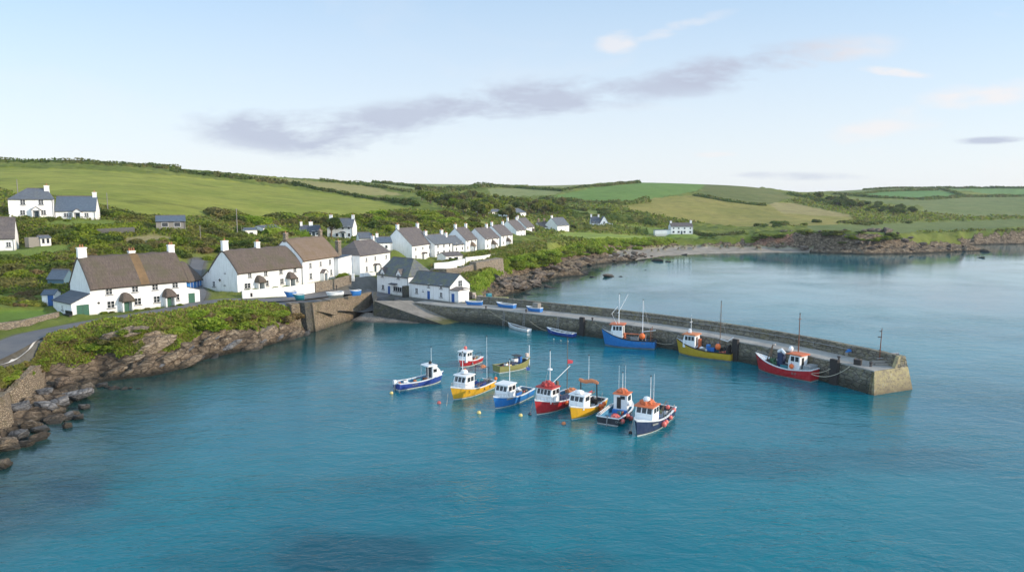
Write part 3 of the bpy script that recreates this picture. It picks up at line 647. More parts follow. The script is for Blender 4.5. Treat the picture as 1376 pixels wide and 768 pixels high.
# ================================================================== houses
def roof_mesh(name, parent, L, W, hw, hr, mat, th=.14, over=.3, end=.2, hipL=0, hipR=0, bulge=0, lift=0, seed=1, patch=None, M4=None):
    nx = max(4, int(L / .5)); ns = 8 if bulge else 4
    sl = (hr - hw) / (W / 2); b = MB(); rg = random.Random(seed)
    ez = hw - over * sl
    def P(i, j, dz):                        # j from -ns (front eave) to ns (back eave)
        t = 1 - abs(j) / ns
        y = W / 2 + (W / 2 + over) * (j / ns)
        z = ez + (hr - ez) * t
        if bulge: z += bulge * math.sin(math.pi * min(1, t * 1.02)) ** .8 - (.12 * (t < .01)) - (.22 if abs(j) == 0 else 0)
        x0 = -end + hipL * t; x1 = L + end - hipR * t
        x = x0 + (x1 - x0) * i / nx
        if bulge:
            e = min(i, nx - i); z -= .12 if e == 0 else .03 if e == 1 else 0
            z += .06 * math.sin(i * .9 + seed) * t + (rg.random() - .5) * .03
        return (x, y, z + dz + lift)
    g = {}; vs = []
    for top in (1, 0):
        for i in range(nx + 1):
            for j in range(-ns, ns + 1):
                g[(i, j, top)] = len(vs); vs.append(P(i, j, th if top else 0))
    fs = []; fm = []
    for i in range(nx):
        for j in range(-ns, ns):
            fs.append((g[i, j, 1], g[i + 1, j, 1], g[i + 1, j + 1, 1], g[i, j + 1, 1])); fm.append(1 if patch and patch[0] <= (i + .5) / nx <= patch[1] and j < 0 else 0)
            fs.append((g[i, j, 0], g[i, j + 1, 0], g[i + 1, j + 1, 0], g[i + 1, j, 0])); fm.append(0)
        for j in (-ns, ns): fs.append((g[i, j, 0], g[i + 1, j, 0], g[i + 1, j, 1], g[i, j, 1]) if j < 0 else (g[i + 1, j, 0], g[i, j, 0], g[i, j, 1], g[i + 1, j, 1])); fm.append(0)
    for i, hip in ((0, hipL), (nx, hipR)):
        for j in range(-ns, ns): fs.append((g[i, j, 0], g[i, j, 1], g[i, j + 1, 1], g[i, j + 1, 0])); fm.append(0)
        if hip:
            for j in range(-ns, 0):
                fs.append((g[i, j, 1], g[i, j + 1, 1], g[i, -j - 1, 1], g[i, -j, 1]) if j < -1 else (g[i, j, 1], g[i, 0, 1], g[i, 1, 1])); fm.append(0)
    me = bpy.data.meshes.new(name); me.from_pydata([tuple(M4 @ Vector(v)) for v in vs] if M4 else vs, [], fs); me.materials.append(M[mat])
    if patch: me.materials.append(M[patch[2]]); me.polygons.foreach_set('material_index', fm)
    if bulge: me.polygons.foreach_set('use_smooth', [True] * len(fs))
    bm = bmesh.new(); bm.from_mesh(me); bmesh.ops.remove_doubles(bm, verts=bm.verts, dist=.002); bmesh.ops.recalc_face_normals(bm, faces=bm.faces); bm.to_mesh(me); bm.free()
    me.update(); o = link(bpy.data.objects.new(name, me), parent)
    return o
def wallM(side, L, W, s, z, off=0.0):
    """frame on a wall: x runs right along the wall as seen from outside, y outwards, z up"""
    if side == 'front': return Matrix.Translation((s, -off, z)) @ Matrix(((1, 0, 0, 0), (0, -1, 0, 0), (0, 0, 1, 0), (0, 0, 0, 1)))
    if side == 'left': return Matrix.Translation((-off, s, z)) @ Matrix(((0, -1, 0, 0), (-1, 0, 0, 0), (0, 0, 1, 0), (0, 0, 0, 1)))
    if side == 'right': return Matrix.Translation((L + off, s, z)) @ Matrix(((0, 1, 0, 0), (1, 0, 0, 0), (0, 0, 1, 0), (0, 0, 0, 1)))
def window(parent, Mx, w=1.1, h=1.15, fr='white_paint', cols=2, rows=2, sill=True, simple=False, name='window'):
    b = MB(); f = M[fr]; t = .07
    for x in (-w / 2 + t / 2, w / 2 - t / 2): b.box((x, .035, h / 2), (t, .09, h), f, Mx)
    for z in (t / 2, h - t / 2): b.box((0, .034, z), (w - 2 * t, .085, t), f, Mx)
    if not simple:
        for k in range(1, cols): b.box((-w / 2 + w * k / cols, .04, h / 2), (.075, .05, h - 2 * t), f, Mx)
        for k in range(1, rows): b.box((0, .038, h * k / rows), (w - 2 * t, .045, .04), f, Mx)
    o = b.build(name, parent)
    p = MB(); p.box((0, .012, h / 2), (w - .1, .03, h - .1), M['glass'], Mx); p.build('pane', o)
    if sill:
        q = MB(); q.box((0, .09, -.06), (w + .22, .22, .09), M['sill'], Mx); q.build('sill', o)
    return o
def door(parent, Mx, w=.95, h=2.0, mat='door_dark', frame='white_paint', handle=True, double=False):
    b = MB(); b.box((0, .03, h / 2), (w, .07, h), M[mat], Mx)
    for k in (-1, 1): b.box((k * w * .22, .07, h * .7), (w * .3, .012, h * .35), M[mat], Mx); b.box((k * w * .22, .07, h * .26), (w * .3, .012, h * .3), M[mat], Mx)
    if double: b.box((0, .072, h / 2), (.03, .012, h), M['trim_black'], Mx)
    o = b.build('door', parent)
    f = MB()
    for x in (-w / 2 - .04, w / 2 + .04): f.box((x, .04, h / 2 + .03), (.08, .1, h + .1), M[frame], Mx)
    f.box((0, .041, h + .045), (w, .1, .09), M[frame], Mx); f.build('door_frame', o)
    if handle: q = MB(); q.ball((w * .38, .1, h * .48), .035, M['steel'], 4, M=Mx); q.build('handle', o)
    return o
def chimney(parent, x, y, z0, z1, w=.9, d=.75, mat='white', pots=2):
    b = MB(); b.box((x, y, (z0 + z1) / 2), (w, d, z1 - z0), M[mat], taper=.94); b.box((x, y, z1 - .05), (w + .12, d + .12, .16), M[mat]); b.box((x, y, z1 + .06), (w - .05, d - .05, .08), M['stucco_pink'])
    o = b.build('chimney', parent)
    for k in range(pots):
        q = MB(); xx = x + (k - (pots - 1) / 2) * .42; q.lathe([(.13, 0), (.15, .05), (.11, .12), (.10, .42), (.13, .45), (.13, .5)], M['terracotta'], 8, c=(xx, y, z1 + .1)); q.build('chimney_pot', o)
    return o
def leanto(parent, x0, x1, y0, y1, hi, ho, side, wall='white', roof='slate', name='lean_to', zb=-1.2):
    """lean-to built against a gable (side left/right) or the front/back: hi beside the house, ho at the outer edge"""
    b = MB()
    if side in ('left', 'right'):
        a, c = (ho, hi) if side == 'left' else (hi, ho)
        b.prism([(x0, zb), (x1, zb), (x1, c), (x0, a)], 'y', y0, y1, M[wall])
    else:
        a, c = (ho, hi) if side == 'front' else (hi, ho)
        b.prism([(y0, zb), (y1, zb), (y1, c), (y0, a)], 'x', x0, x1, M[wall])
    o = b.build(name, parent)
    r = MB(); e = .22
    if side in ('left', 'right'):
        s = (c - a) / (x1 - x0); xa, xb = (x0 - e, x1) if side == 'left' else (x0, x1 + e)
        f = lambda x: a + (x - x0) * s
        r.prism([(xa, f(xa) + .02), (xb, f(xb) + .02), (xb, f(xb) + .15), (xa, f(xa) + .15)], 'y', y0 - .15, y1 + .15, M[roof])
    else:
        s = (c - a) / (y1 - y0); ya, yb = (y0 - e, y1) if side == 'front' else (y0, y1 + e)
        f = lambda y: a + (y - y0) * s
        r.prism([(ya, f(ya) + .02), (yb, f(yb) + .02), (yb, f(yb) + .15), (ya, f(ya) + .15)], 'x', x0 - .15, x1 + .15, M[roof])
    r.build('lean_to_roof', o)
    return o
def porch(parent, x, kind, dmat, roof, L, w=1.9, d=1.1, h=2.15):
    if kind == 'plain': return door(parent, wallM('front', L, 0, x, 0), mat=dmat)
    b = MB()
    if kind in ('thatch', 'gable'):
        for s in (-1, 1): b.box((x + s * (w / 2 - .12), -d / 2, h / 2 - .3), (.24, d, h + .6), M['white'])
        if kind == 'gable': b.prism([(x - w / 2, h), (x + w / 2, h), (x, h + .75)], 'y', -d, -d + .15, M['white'])
        b.box((x, -d + .1, h - .05), (w, .2, .25), M['white'])
    else:
        for s in (-1, 1): b.box((x + s * (w / 2 - .08), -d + .1, h / 2 - .3), (.12, .12, h + .6), M['white_paint'])
    o = b.build('porch', parent)
    if kind == 'thatch':
        T = Matrix.Translation((x - w / 2 - .1, -d - .1, 0)); roof_mesh('porch_roof', o, w + .2, d + 1.0, h, h + 1.15, roof, th=.22, over=.2, end=.15, hipL=w * .42, hipR=w * .42, bulge=.25, M4=T)
    elif kind == 'gable':
        T = Matrix.Translation((x - w / 2, .1, 0)) @ Matrix(((0, 1, 0, 0), (-1, 0, 0, 0), (0, 0, 1, 0), (0, 0, 0, 1)))
        roof_mesh('porch_roof', o, d + .1, w, h, h + .75, roof, th=.1, over=.15, end=.15, M4=T)
    else:
        r = MB(); n = 8; pts = [(x - (w / 2 + .05) * math.cos(math.pi * k / n), h + .55 * math.sin(math.pi * k / n)) for k in range(n + 1)]
        inn = [(x + (p[0] - x) * .88, h + (p[1] - h) * .8 - .04) for p in pts[::-1]]
        for k in range(n): r.prism([pts[k], pts[k + 1], inn[n - k - 1], inn[n - k]], 'y', -d - .15, .05, M[roof])
        r.build('porch_roof', o)
    door(o, wallM('front', L, 0, x, 0, off=.02 if kind == 'arch' else .3), mat=dmat)
    return o
HOUSES = []
def house(name, label, pL, pR, z, eave, ridge, Wd, roof='slate', wall='white', hipL=0, hipR=0, hrm=None, cat='cottage', group=None, wins=(), doors=(), gable=(), gabR=(), chim=(), patch=None, hw=None, over=None, simple=False, thick=None, YR=None):
    A = at(pL[0], pL[1], z); B = at(pR[0], pR[1], z)
    if YR: B = Vector((atY(pR[0], 300, YR).x, YR, z))
    L = (B - A).length; u = (B - A) / L; v = Vector((-u.y, u.x, 0))
    if hw is None: hw = atY(pL[0], eave, A.y).z - z
    G = A + v * (Wd / 2) + u * (hipL * .9)
    hr = hrm or (atY(ridge[0], ridge[1], G.y).z - z)
    thd = 'thatch' in roof
    r = thing(name, label, cat, A, math.atan2(u.y, u.x), group)
    b = MB()
    if hipL or hipR:
        b.box((L / 2, Wd / 2, (hw - 2) / 2), (L, Wd, hw + 2), M[wall])
        if not (hipL and hipR):
            xg = 0 if not hipL else L
            b.prism([(0.01, hw - .02), (Wd - .01, hw - .02), (Wd / 2, hr - .05)], 'x', min(xg, L / 2) + (.004 if xg == 0 else 0), max(xg, L / 2) - (.004 if xg else 0), M[wall])
    else: b.prism([(0, -2), (Wd, -2), (Wd, hw), (Wd / 2, hr), (0, hw)], 'x', 0, L, M[wall])
    b.build('wall', r)
    th = thick or (.3 if thd else .13)
    roof_mesh('roof', r, L, Wd, hw, hr, roof, th=th, over=over if over is not None else (.4 if thd else .22), end=.12 if not thd else .1, hipL=hipL, hipR=hipR, bulge=.28 if thd else 0, lift=.01, seed=int(pL[0]), patch=patch)
    if not thd:
        rr = MB(); rr.prism([(Wd / 2 - .2, hr + th - .12), (Wd / 2 + .2, hr + th - .12), (Wd / 2, hr + th + .1)], 'x', hipL - .1, L - hipR + .1, M['slate_warm']); rr.build('ridge_tiles', r)
    if not thd and L > 4:
        e_ = (over if over is not None else .22) + .06; zg = hw - e_ * (hr - hw) / (Wd / 2) + .06; gt = MB(); gt.tube([(-.1, -e_, zg), (L + .1, -e_, zg)], .06, M['trim_black'], 6)
        go = gt.build('gutter', r); dp = MB(); dp.tube([(L - .25, -e_, zg), (L - .25, -.08, zg - .35), (L - .25, -.08, -.5)], .045, M['trim_black'], 6); dp.build('downpipe', go)
    for (fx, zz, w, h) in wins: window(r, wallM('front', L, Wd, fx * L, zz), w, h, simple=simple, sill=not simple)
    for (s, zz, w, h) in gable: window(r, wallM('left', L, Wd, s * Wd, zz), w, h, simple=simple)
    for (s, zz, w, h) in gabR: window(r, wallM('right', L, Wd, s * Wd, zz), w, h, simple=simple)
    for (fx, kind, dm, rf) in doors: porch(r, fx * L, kind, dm, rf, L)
    for (fx, fy, dz, w, m_, pots) in chim:
        zr = hr - abs(fy - .5) * 2 * (hr - hw); x = fx * L
        chimney(r, min(max(x, w / 2 - .02), L - w / 2 + .02), fy * Wd, zr - .8, zr + dz, w, .75, m_, pots)
    r['_L'] = L; r['_W'] = Wd; r['_hw'] = hw; r['_hr'] = hr
    # level ground under the house
    a = A + v * (Wd / 2) + u * min(Wd / 2, L / 2); c = A + v * (Wd / 2) + u * max(L - Wd / 2, L / 2)
    PADS.append((a.x, a.y, c.x, c.y, Wd * .62, z))
    HOUSES.append((A, u, v, L, Wd)); return r
def inf(r): return r['_L'], r['_W'], r['_hw'], r['_hr']

# ---- long thatched house by the cove
W4 = [(.18, 3.3, 1.15, 1.15), (.44, 3.3, 1.15, 1.15), (.65, 3.35, 1.15, 1.15), (.87, 3.4, 1.15, 1.15), (.19, .85, 1.3, 1.3), (.46, .9, 1.3, 1.3), (.66, .9, 1.2, 1.3), (.88, .9, 1.15, 1.3)]
hA = house('thatched_house', 'long thatched house with an ochre strip down its roof and two green front doors', (123, 423), (252, 408), 7.0, 385.6, (111, 345), 8.6, 'thatch', wins=W4,
           doors=[(.335, 'thatch', 'door_green', 'thatch'), (.785, 'thatch', 'door_green', 'thatch')], chim=[(0.0, .5, 1.6, 1.5, 'white', 2), (.55, .56, 1.1, 1.15, 'white', 3), (1.0, .5, 1.3, 1.2, 'white', 2)], patch=(.50, .60, 'thatch_ochre'), gable=[(.66, 3.0, .5, .8)], cat='house')
L, Wd, hw, hr = inf(hA)
o = leanto(hA, -3.1, 0, .0, Wd * .95, 3.7, 2.3, 'left', roof='slate_dark')
door(o, wallM('front', L, Wd, -1.35, 0, .0), 2.0, 2.0, 'door_green', double=True)
window(o, Matrix.Translation((-3.1, 3.9, .9)) @ Matrix(((0, -1, 0, 0), (-1, 0, 0, 0), (0, 0, 1, 0), (0, 0, 0, 1))), .6, .9)
o = leanto(hA, L, L + 2.7, .25, 5, 3.3, 2.5, 'right', roof='slate'); door(o, wallM('front', L, Wd, L + 1.0, 0, -.25), 1.3, 2.0, 'door_green')
q = MB(); q.lathe([(.22, 0), (.22, .04)], M['trim_black'], 10, M=wallM('front', L, Wd, 1.3, 2.0) @ Matrix.Rotation(R(-90), 4, 'X')); q.build('plaque', hA)
# ---- the two joined thatched cottages
hB = house('thatched_cottage', 'dark thatched cottage with two hooded doors behind a white garden wall', (319.7, 393.8), (405.5, 382.3), 7.0, 365.4, (306, 336), 9.2, 'thatch', cat='cottage',
           wins=[(.18, 3.1, 1.0, 1.1), (.42, 3.1, 1.0, 1.1), (.66, 3.15, 1.0, 1.1), (.89, 3.2, 1.0, 1.1), (.14, .8, 1.7, 1.2), (.43, .8, 1.1, 1.3), (.67, .8, 1.1, 1.3), (.92, .8, .9, 1.2)],
           doors=[(.31, 'thatch', 'door_dark', 'thatch'), (.8, 'thatch', 'door_dark', 'thatch')], chim=[(0.0, .5, 2.0, 1.5, 'white', 1), (.52, .5, 1.3, 1.1, 'white', 2)], gable=[(.42, 4.2, .3, .5), (.45, 1.5, .35, .35), (.85, 1.0, .9, 1.2)])
L, Wd, hw, hr = inf(hB)
leanto(hB, 0.02, 5, Wd, Wd + 3.0, hw, 2.6, 'back', roof='thatch')
q = MB(); q.box((-.12, Wd * .62, 2.6), (.2, .7, .12), M['iron']); q.box((-.12, Wd * .62, 2.6), (.15, .12, .6), M['iron']); q.build('wall_lamp', hB)
hC = house('thatched_cottage', 'taller cottage with light brown thatch joined to the dark thatched one', (407.5, 382), (455, 372.6), 7.0, 348.7, (392, 321), 9.6, 'thatch_brown', cat='cottage',
           wins=[(.2, 3.7, 1.0, 1.3), (.48, 3.75, .9, 1.2), (.75, 3.8, 1.0, 1.3), (.2, 1.0, 1.1, 1.5), (.78, 1.0, 1.0, 1.5)], doors=[(.52, 'gable', 'door_dark', 'slate_warm')], chim=[(0.02, .5, 1.3, 1.2, 'stone_wall', 1), (.98, .5, 1.4, 1.1, 'stone_wall', 1)])
# ---- hip-roofed house at the bend
hD = house('slate_house', 'white house with a hipped grey slate roof at the bend of the road', (484, 370), (525, 362.5), 7.2, 343.5, (478, 324.5), 8.5, 'slate_warm', hipL=4.0, hipR=3.0, cat='house',
           wins=[(.2, 3.5, .9, 1.1), (.48, 3.5, .9, 1.1), (.85, 3.5, .9, 1.1), (.2, .8, 1.0, 1.4), (.66, .8, .8, 1.2), (.88, .8, .9, 1.4)], doors=[(.47, 'arch', 'door_dark', 'slate_warm')], chim=[(.85, .5, 1.0, .8, 'white', 1)])
L, Wd, hw, hr = inf(hD)
leanto(hD, -6.5, 0, 2.4, Wd + 1, hw + .1, hw - .3, 'left', roof='slate_blue', name='side_wing')
chimney(hD, -2.4, 5.0, 3, hr + .4, 1.5, 1.0, 'stone_wall', 1)
# ---- quay buildings
hE = house('quay_house', 'quay building with two dormers, mossy slates, a shop window and a blue door', (507, 392), (549.2, 398.2), 3.5, 367.6, (520, 345.5), 8.6, 'slate_moss', hipL=1.5, hipR=3.2, cat='quay house',
           wins=[(.2, .9, 1.1, 1.2)], doors=[(.395, 'plain', 'door_blue', '')], chim=[])
L, Wd, hw, hr = inf(hE)
window(hE, wallM('front', L, Wd, .69 * L, .85), 4.2, 1.25, cols=5, rows=1)
for fx, w in ((.19, 1.7), (.70, 2.0)):
    b = MB(); x = fx * L; zz = hw - .9
    b.prism([(x - w / 2, zz), (x + w / 2, zz), (x + w / 2, hw + .5), (x, hw + 1.7), (x - w / 2, hw + .5)], 'y', -.04, 2.6, M['white']); d_ = b.build('dormer', hE)
    T = Matrix.Translation((x - w / 2, 3.0, 0)) @ Matrix(((0, 1, 0, 0), (-1, 0, 0, 0), (0, 0, 1, 0), (0, 0, 0, 1)))
    roof_mesh('dormer_roof', d_, 3.0, w, hw + .5, hw + 1.7, 'slate_warm', th=.1, over=.18, end=.2, M4=T)
    window(d_, wallM('front', L, Wd, x, zz + .25, .04), w * .5, 1.1)
q = MB(); q.prism([(-1.0, 2.55), (0, 2.75), (0, 2.9), (-1.0, 2.68)], 'x', L * .46, L * .66, M['slate_dark']); q.build('canopy', hE)
b = MB(); b.box((L - .3, -.7, 1.2), (1.1, 1.3, 3.0), M['stone_dark']); b.build('buttress', hE)
hF = house('quay_house', 'low white quay building with mossy slate roof and blue door facing the slipway', (550.2, 398.4), (605, 405.2), 3.4, 379, (557.5, 363.8), 6.8, 'slate_moss', cat='quay house',
           wins=[(.19, 1.1, .9, 1.3), (.35, 1.7, .4, .5), (.49, 2.85, .7, .9), (.79, 2.85, .8, .9), (.79, .8, .9, 1.2)], doors=[(.49, 'plain', 'door_blue', '')], gabR=[(.5, 3.3, 1.4, 1.5)])
L, Wd, hw, hr = inf(hF)
b = MB(); b.box((L + 1.3, 1.9, .6), (2.6, 3.6, 4.2), M['white']); o = b.build('side_porch', hF)
r = MB(); r.prism([(-.2, 2.75), (2.0, 3.3), (4.1, 2.8), (4.1, 2.92), (2.0, 3.45), (-.2, 2.9)], 'x', L + .02, L + 2.95, M['slate_warm']); r.build('side_porch_roof', o)
door(o, wallM('front', L, Wd, L + .9, 0, -.1), 1.0, 2.0, 'door_blue')
# ---- terrace running up the far side
def terr(name, label, pL, pR, z, eave, ridge, Wd, roof, n, door_at, dk='arch', dr='slate_warm', chim=((0, 1), (1, 1)), upper=3.2, **k):
    wins = [((i + .5) / n, upper, .85, 1.1) for i in range(n)] + [((i + .5) / n, .8, .9, 1.2) for i in range(n) if i != door_at]
    return house(name, label, pL, pR, z, eave, ridge, Wd, roof, wins=wins, doors=[((door_at + .5) / n, dk, 'door_dark', dr)] if door_at is not None else [],
                 chim=[(fx, .5, 1.3, 1.1, 'white', 2) for fx, _ in chim], cat='cottage', simple=True, **k)
terr('slate_cottage', 'large white gabled cottage with brown slates and arched porch, nearest of the terrace', (554, 352), (581.6, 347), 8.0, 330, (540.6, 307.5), 10.5, 'slate_warm', 3, 1, chim=((0, 1), (.98, 1)), upper=3.3)
terr('slate_cottage', 'blue grey slated cottage joined to the right of the large gabled cottage', (584.5, 345.5), (608, 342.5), 8.6, 328.5, (577, 316), 8.0, 'slate', 3, 1, 'plain', chim=((0, 1), (.95, 1)), upper=2.9)
terr('slate_cottage', 'smallest slated cottage with a low blue grey roof in the terrace', (609.5, 340.5), (625, 338.2), 9.0, 329, (603, 318), 6.5, 'slate', 2, None, chim=((0, 1),), upper=2.4)
terr('slate_cottage', 'brown roofed cottage with a red shrub at its door in the terrace', (626, 338.5), (641, 336), 9.0, 322.5, (614, 306.5), 8.5, 'slate_warm', 3, 1, 'thatch', 'thatch_brown', chim=((0, 1), (1, 1)))
terr('slate_cottage', 'brown roofed cottage with a wide dark porch, fourth roof of the terrace', (652, 336), (671, 333), 9.0, 321, (643, 307), 8.5, 'slate_warm', 3, 1, 'thatch', 'thatch', chim=((.8, 1),))
terr('slate_cottage', 'brown roofed cottage stepped behind the wide porch one, tall white gable', (673.5, 331.5), (689, 329), 9.2, 316.5, (665, 303), 8.5, 'slate_warm', 3, 1, 'thatch', 'thatch', chim=((0, 1), (1, 1)))
terr('slate_cottage', 'white gabled cottage low on the curving lane, second from its far end', (694, 321.5), (706.5, 319.5), 9.8, 309.5, (686, 296.5), 9.0, 'slate_warm', 3, 1, 'plain', chim=((0, 1), (1, 1)))
terr('slate_cottage', 'last small cottage of the terrace where the lane curves away', (707.5, 317), (718, 315), 10.2, 305.5, (699, 293.5), 9.0, 'slate_warm', 2, 1, 'thatch', 'thatch', chim=((0, 1),))
# ---- houses up the hill
def hill(name, label, pL, pR, Y, eave, ridge, Wd, roof, **k):
    z = atY(pL[0], pL[1], Y).z
    return house(name, label, pL, pR, z, eave, ridge, Wd, roof, **k)
w2 = [(.14, 3.3, .8, 1.1), (.38, 3.3, .8, 1.1), (.62, 3.3, .8, 1.1), (.86, 3.3, .8, 1.1), (.14, .8, .9, 1.2), (.38, .8, .9, 1.2), (.86, .8, .9, 1.2)]
hX = hill('hill_house', 'white two storey slated house behind the brown thatched cottage', (440, 321), (474, 321), 245, 305, (432.5, 293.5), 7.0, 'slate', wins=w2, doors=[(.62, 'arch', 'door_dark', 'slate_dark')], chim=[(0, .5, 1.2, 1.1, 'white', 1), (.97, .5, 1.2, 1.0, 'white', 1)], simple=True, cat='house', gable=[(.5, 3.2, .8, 1.0)])
hill('hill_cottage', 'low cottage with purple grey slates left of the two storey hill house', (405, 318.5), (431.5, 318), 240, 311.5, (398.5, 303), 6.0, 'slate_dark', wins=[(.2, .6, .7, .8), (.45, .6, .7, .8), (.8, .6, .7, .8)], doors=[(.62, 'plain', 'door_dark', '')], chim=[(0, .5, 1.2, .8, 'white', 1), (.55, .5, 1.2, 1.3, 'white', 1)], simple=True)
hill('hill_cottage', 'little square cottage with a blue slate roof behind the hipped house', (483, 329), (505, 328.5), 222, 320, (476, 312.5), 5.5, 'slate', wins=[(.3, .7, .8, .9), (.7, .7, .8, .9)], hipR=1.5, simple=True)
hill('hill_cottage', 'small cottage with pale blue slates left of the large white gable', (507.5, 337), (527, 336.5), 214, 326, (508, 318.5), 5.5, 'slate_blue', wins=[(.25, .7, .8, 1.0), (.6, .7, .8, 1.0)], chim=[(0, .5, 1.1, .8, 'white', 1)], simple=True)
hill('hill_cottage', 'white gable with a slate roof high among the valley trees', (691, 291.5), (707, 290.5), 372, 286, (686, 280.5), 9.0, 'slate', wins=[(.5, .6, 1, 1)], simple=True)
hill('farm_shed', 'long low pale farm building half hidden in the valley trees', (651, 289), (674, 288.5), 382, 284.5, (652, 281.5), 6.0, 'slate', wins=[(.3, .6, 1, 1), (.7, .6, 1, 1)], simple=True, cat='farm building')
hill('row_cottage', 'long low white cottage row beyond the end of the terrace', (726, 311), (748, 310.5), 388, 305, (720, 298.5), 8.0, 'slate_warm', wins=[(.15, .7, 1, 1), (.4, .7, 1, 1), (.65, .7, 1, 1), (.9, .7, 1, 1)], doors=[(.52, 'plain', 'door_dark', '')], chim=[(.1, .5, 1.8, 1.2, 'stone_wall', 1), (.45, .5, 1.8, 1.2, 'stone_wall', 1), (.95, .5, 2.2, 1.2, 'white', 1)], simple=True)
hill('gabled_house', 'steep gabled white house joined to the right end of the low cottage row', (749, 312), (765, 311), 386, 303, (745, 292.5), 8.5, 'slate', wins=[(.3, 3, .8, 1), (.7, 3, .8, 1), (.3, .8, .8, 1), (.7, .8, .8, 1)], chim=[(0, .5, 1.2, 1.2, 'white', 1)], simple=True, cat='house')
hR = hill('bay_house', 'isolated white house with chimneys in the green valley above the bay', (794, 306.5), (806, 306.5), 430, 299, (793, 291), 7.0, 'slate_dark', wins=[(.2, 3, .9, 1.1), (.5, 3, .9, 1.1), (.8, 3, .9, 1.1), (.2, .8, 1, 1.2), (.8, .8, 1, 1.2)], doors=[(.5, 'arch', 'door_blue', 'slate')], chim=[(0, .5, 1.4, 1, 'white', 1), (1, .5, 1.2, 1, 'white', 1)], simple=True, cat='house')
L, Wd, hw, hr = inf(hR)
b = MB(); b.prism([(L, -1), (L + 5, -1), (L + 5, hw - .2), (L + 2.5, hr + .3), (L, hw - .2)], 'y', -.8, Wd, M['white']); o = b.build('wing', hR)
T = Matrix.Translation((L, Wd, 0)) @ Matrix(((0, 1, 0, 0), (-1, 0, 0, 0), (0, 0, 1, 0), (0, 0, 0, 1)))
roof_mesh('wing_roof', o, Wd + .8, 5, hw - .2, hr + .3, 'slate_dark', th=.14, over=.2, end=.1, M4=T)
window(o, wallM('front', L, Wd, L + 2.5, 3, .8), 1, 1.1, simple=True); window(o, wallM('front', L, Wd, L + 2.5, .8, .8), 1, 1.2, simple=True)
leanto(hR, L + 5, L + 8, 1, Wd - 1, 3.2, 2.6, 'right', roof='slate')
hS = hill('beach_house', 'white two storey beach house with a long low wing above the sand', (901.5, 314.5), (931, 314.5), 428, 306.5, (903, 299.5), 7.5, 'slate_warm', wins=[(.12, 3.0, 1, 1), (.35, 3.0, 1, 1), (.62, 3.0, 1, 1), (.88, 3.0, 1, 1), (.12, .7, 1.3, 1.3), (.35, .7, 1.3, 1.3), (.62, .7, 1.3, 1.3), (.88, .7, 1.3, 1.3)], doors=[(.49, 'plain', 'door_dark', '')], chim=[(0, .5, 1.2, 1.2, 'white', 1), (1, .5, 1.6, 1.2, 'white', 1)], simple=True, cat='house', hw=4.6)
leanto(hS, -9.5, 0, .5, 5.5, 2.6, 2.3, 'left', roof='slate_blue', name='side_wing')
# ---- manor on the left
hT = hill('manor_house', 'large white house with hipped slate roof at the left edge of the hill', (12.5, 293.5), (74, 296.5), 178, 267.5, (22, 253.5), 9.5, 'slate', hipL=4.0, hipR=1.5, cat='house', YR=183,
          wins=[(.32, 3.4, 1.1, 1.3), (.72, 3.4, 1.1, 1.3), (.3, .9, 1.1, 1.2), (.76, .9, 1.1, 1.2)], doors=[(.6, 'gable', 'door_dark', 'slate_warm')], chim=[(.86, .4, 1.3, 1.2, 'white', 1)])
hT2 = hill('manor_wing', 'lower slated cottage with conservatory porch joined to the manor house', (75, 296), (129.5, 296), 183.5, 283, (72, 264), 7.5, 'slate_blue', cat='cottage', YR=187,
          wins=[(.27, .9, 1.2, 1.0), (.36, .9, .8, 1.0), (.77, .9, 1.0, 1.0)], doors=[(.55, 'gable', 'door_dark', 'slate_warm')], chim=[(.98, .5, 1.1, 1.0, 'white', 1)])
hU = hill('edge_cottage', 'slated cottage cut by the left edge of the picture below the manor', (-40, 338), (17.5, 337), 152, 321, (-44, 293), 9, 'slate_warm', YR=156, wins=[(.86, .8, .9, 1.1), (.4, .8, .9, 1.1)])
hV = hill('dark_barn', 'timber garden barn with a blue slate roof below the big field', (210, 308), (249, 307), 188, 297.5, (204, 290), 5.0, 'slate_blue', wall='timber_grey', wins=[(.3, .6, 1.6, 1.2), (.72, .6, 1.6, 1.2)], simple=True, cat='barn', YR=191)
hW = hill('summer_house', 'small pale glazed summer house on the left lawn', (55, 330.5), (69, 329.8), 160, 320, (53, 317), 2.2, 'slate', wall='cream', wins=[(.25, .5, .7, 1.2), (.7, .5, .7, 1.2)], simple=True, cat='summer house')
b = MB(); b.box((-1.2, 1.2, .9), (2.2, 1.8, 2.2), M['timber_grey']); b.build('side_store', hW)
house('round_hut', 'thatched outbuilding with blue doors between the two thatched houses', (252, 390), (271, 386), 7.6, 376, (247, 352), 6.0, 'thatch', wall='hull_blue', hipL=2.0, hipR=2.0, cat='outbuilding', doors=[(.3, 'plain', 'door_blue', ''), (.75, 'plain', 'door_blue', '')])
hill('garden_shed', 'small shed with green roof beside the telegraph pole', (330, 320), (346, 319.5), 216, 309, (330, 307), 3.0, 'slate_blue', wall='cream', hrm=3.0, wins=[(.5, .8, 1.2, 1)], simple=True, cat='shed')
hill('low_bungalow', 'low white bungalow peeping over the clipped hedge', (354, 313), (378, 311.5), 226, 306, (354, 303.5), 4.5, 'slate', wins=[(.3, .6, 1, .8), (.7, .6, 1, .8)], simple=True, cat='bungalow')
hill('yard_shed', 'white shed with an open blue doorway left of the green garage', (57, 411), (74, 410.5), 127, 396, (57, 395), 3.0, 'slate_blue', hrm=2.7, cat='shed', doors=[(.7, 'plain', 'door_blue', '')])
hill('glasshouse', 'blue glazed greenhouse among the hedges behind the long thatched house', (64, 380.5), (86, 381), 140, 374, (64, 370), 3.0, 'slate_blue', wall='gh_glass', hrm=2.6, cat='greenhouse')
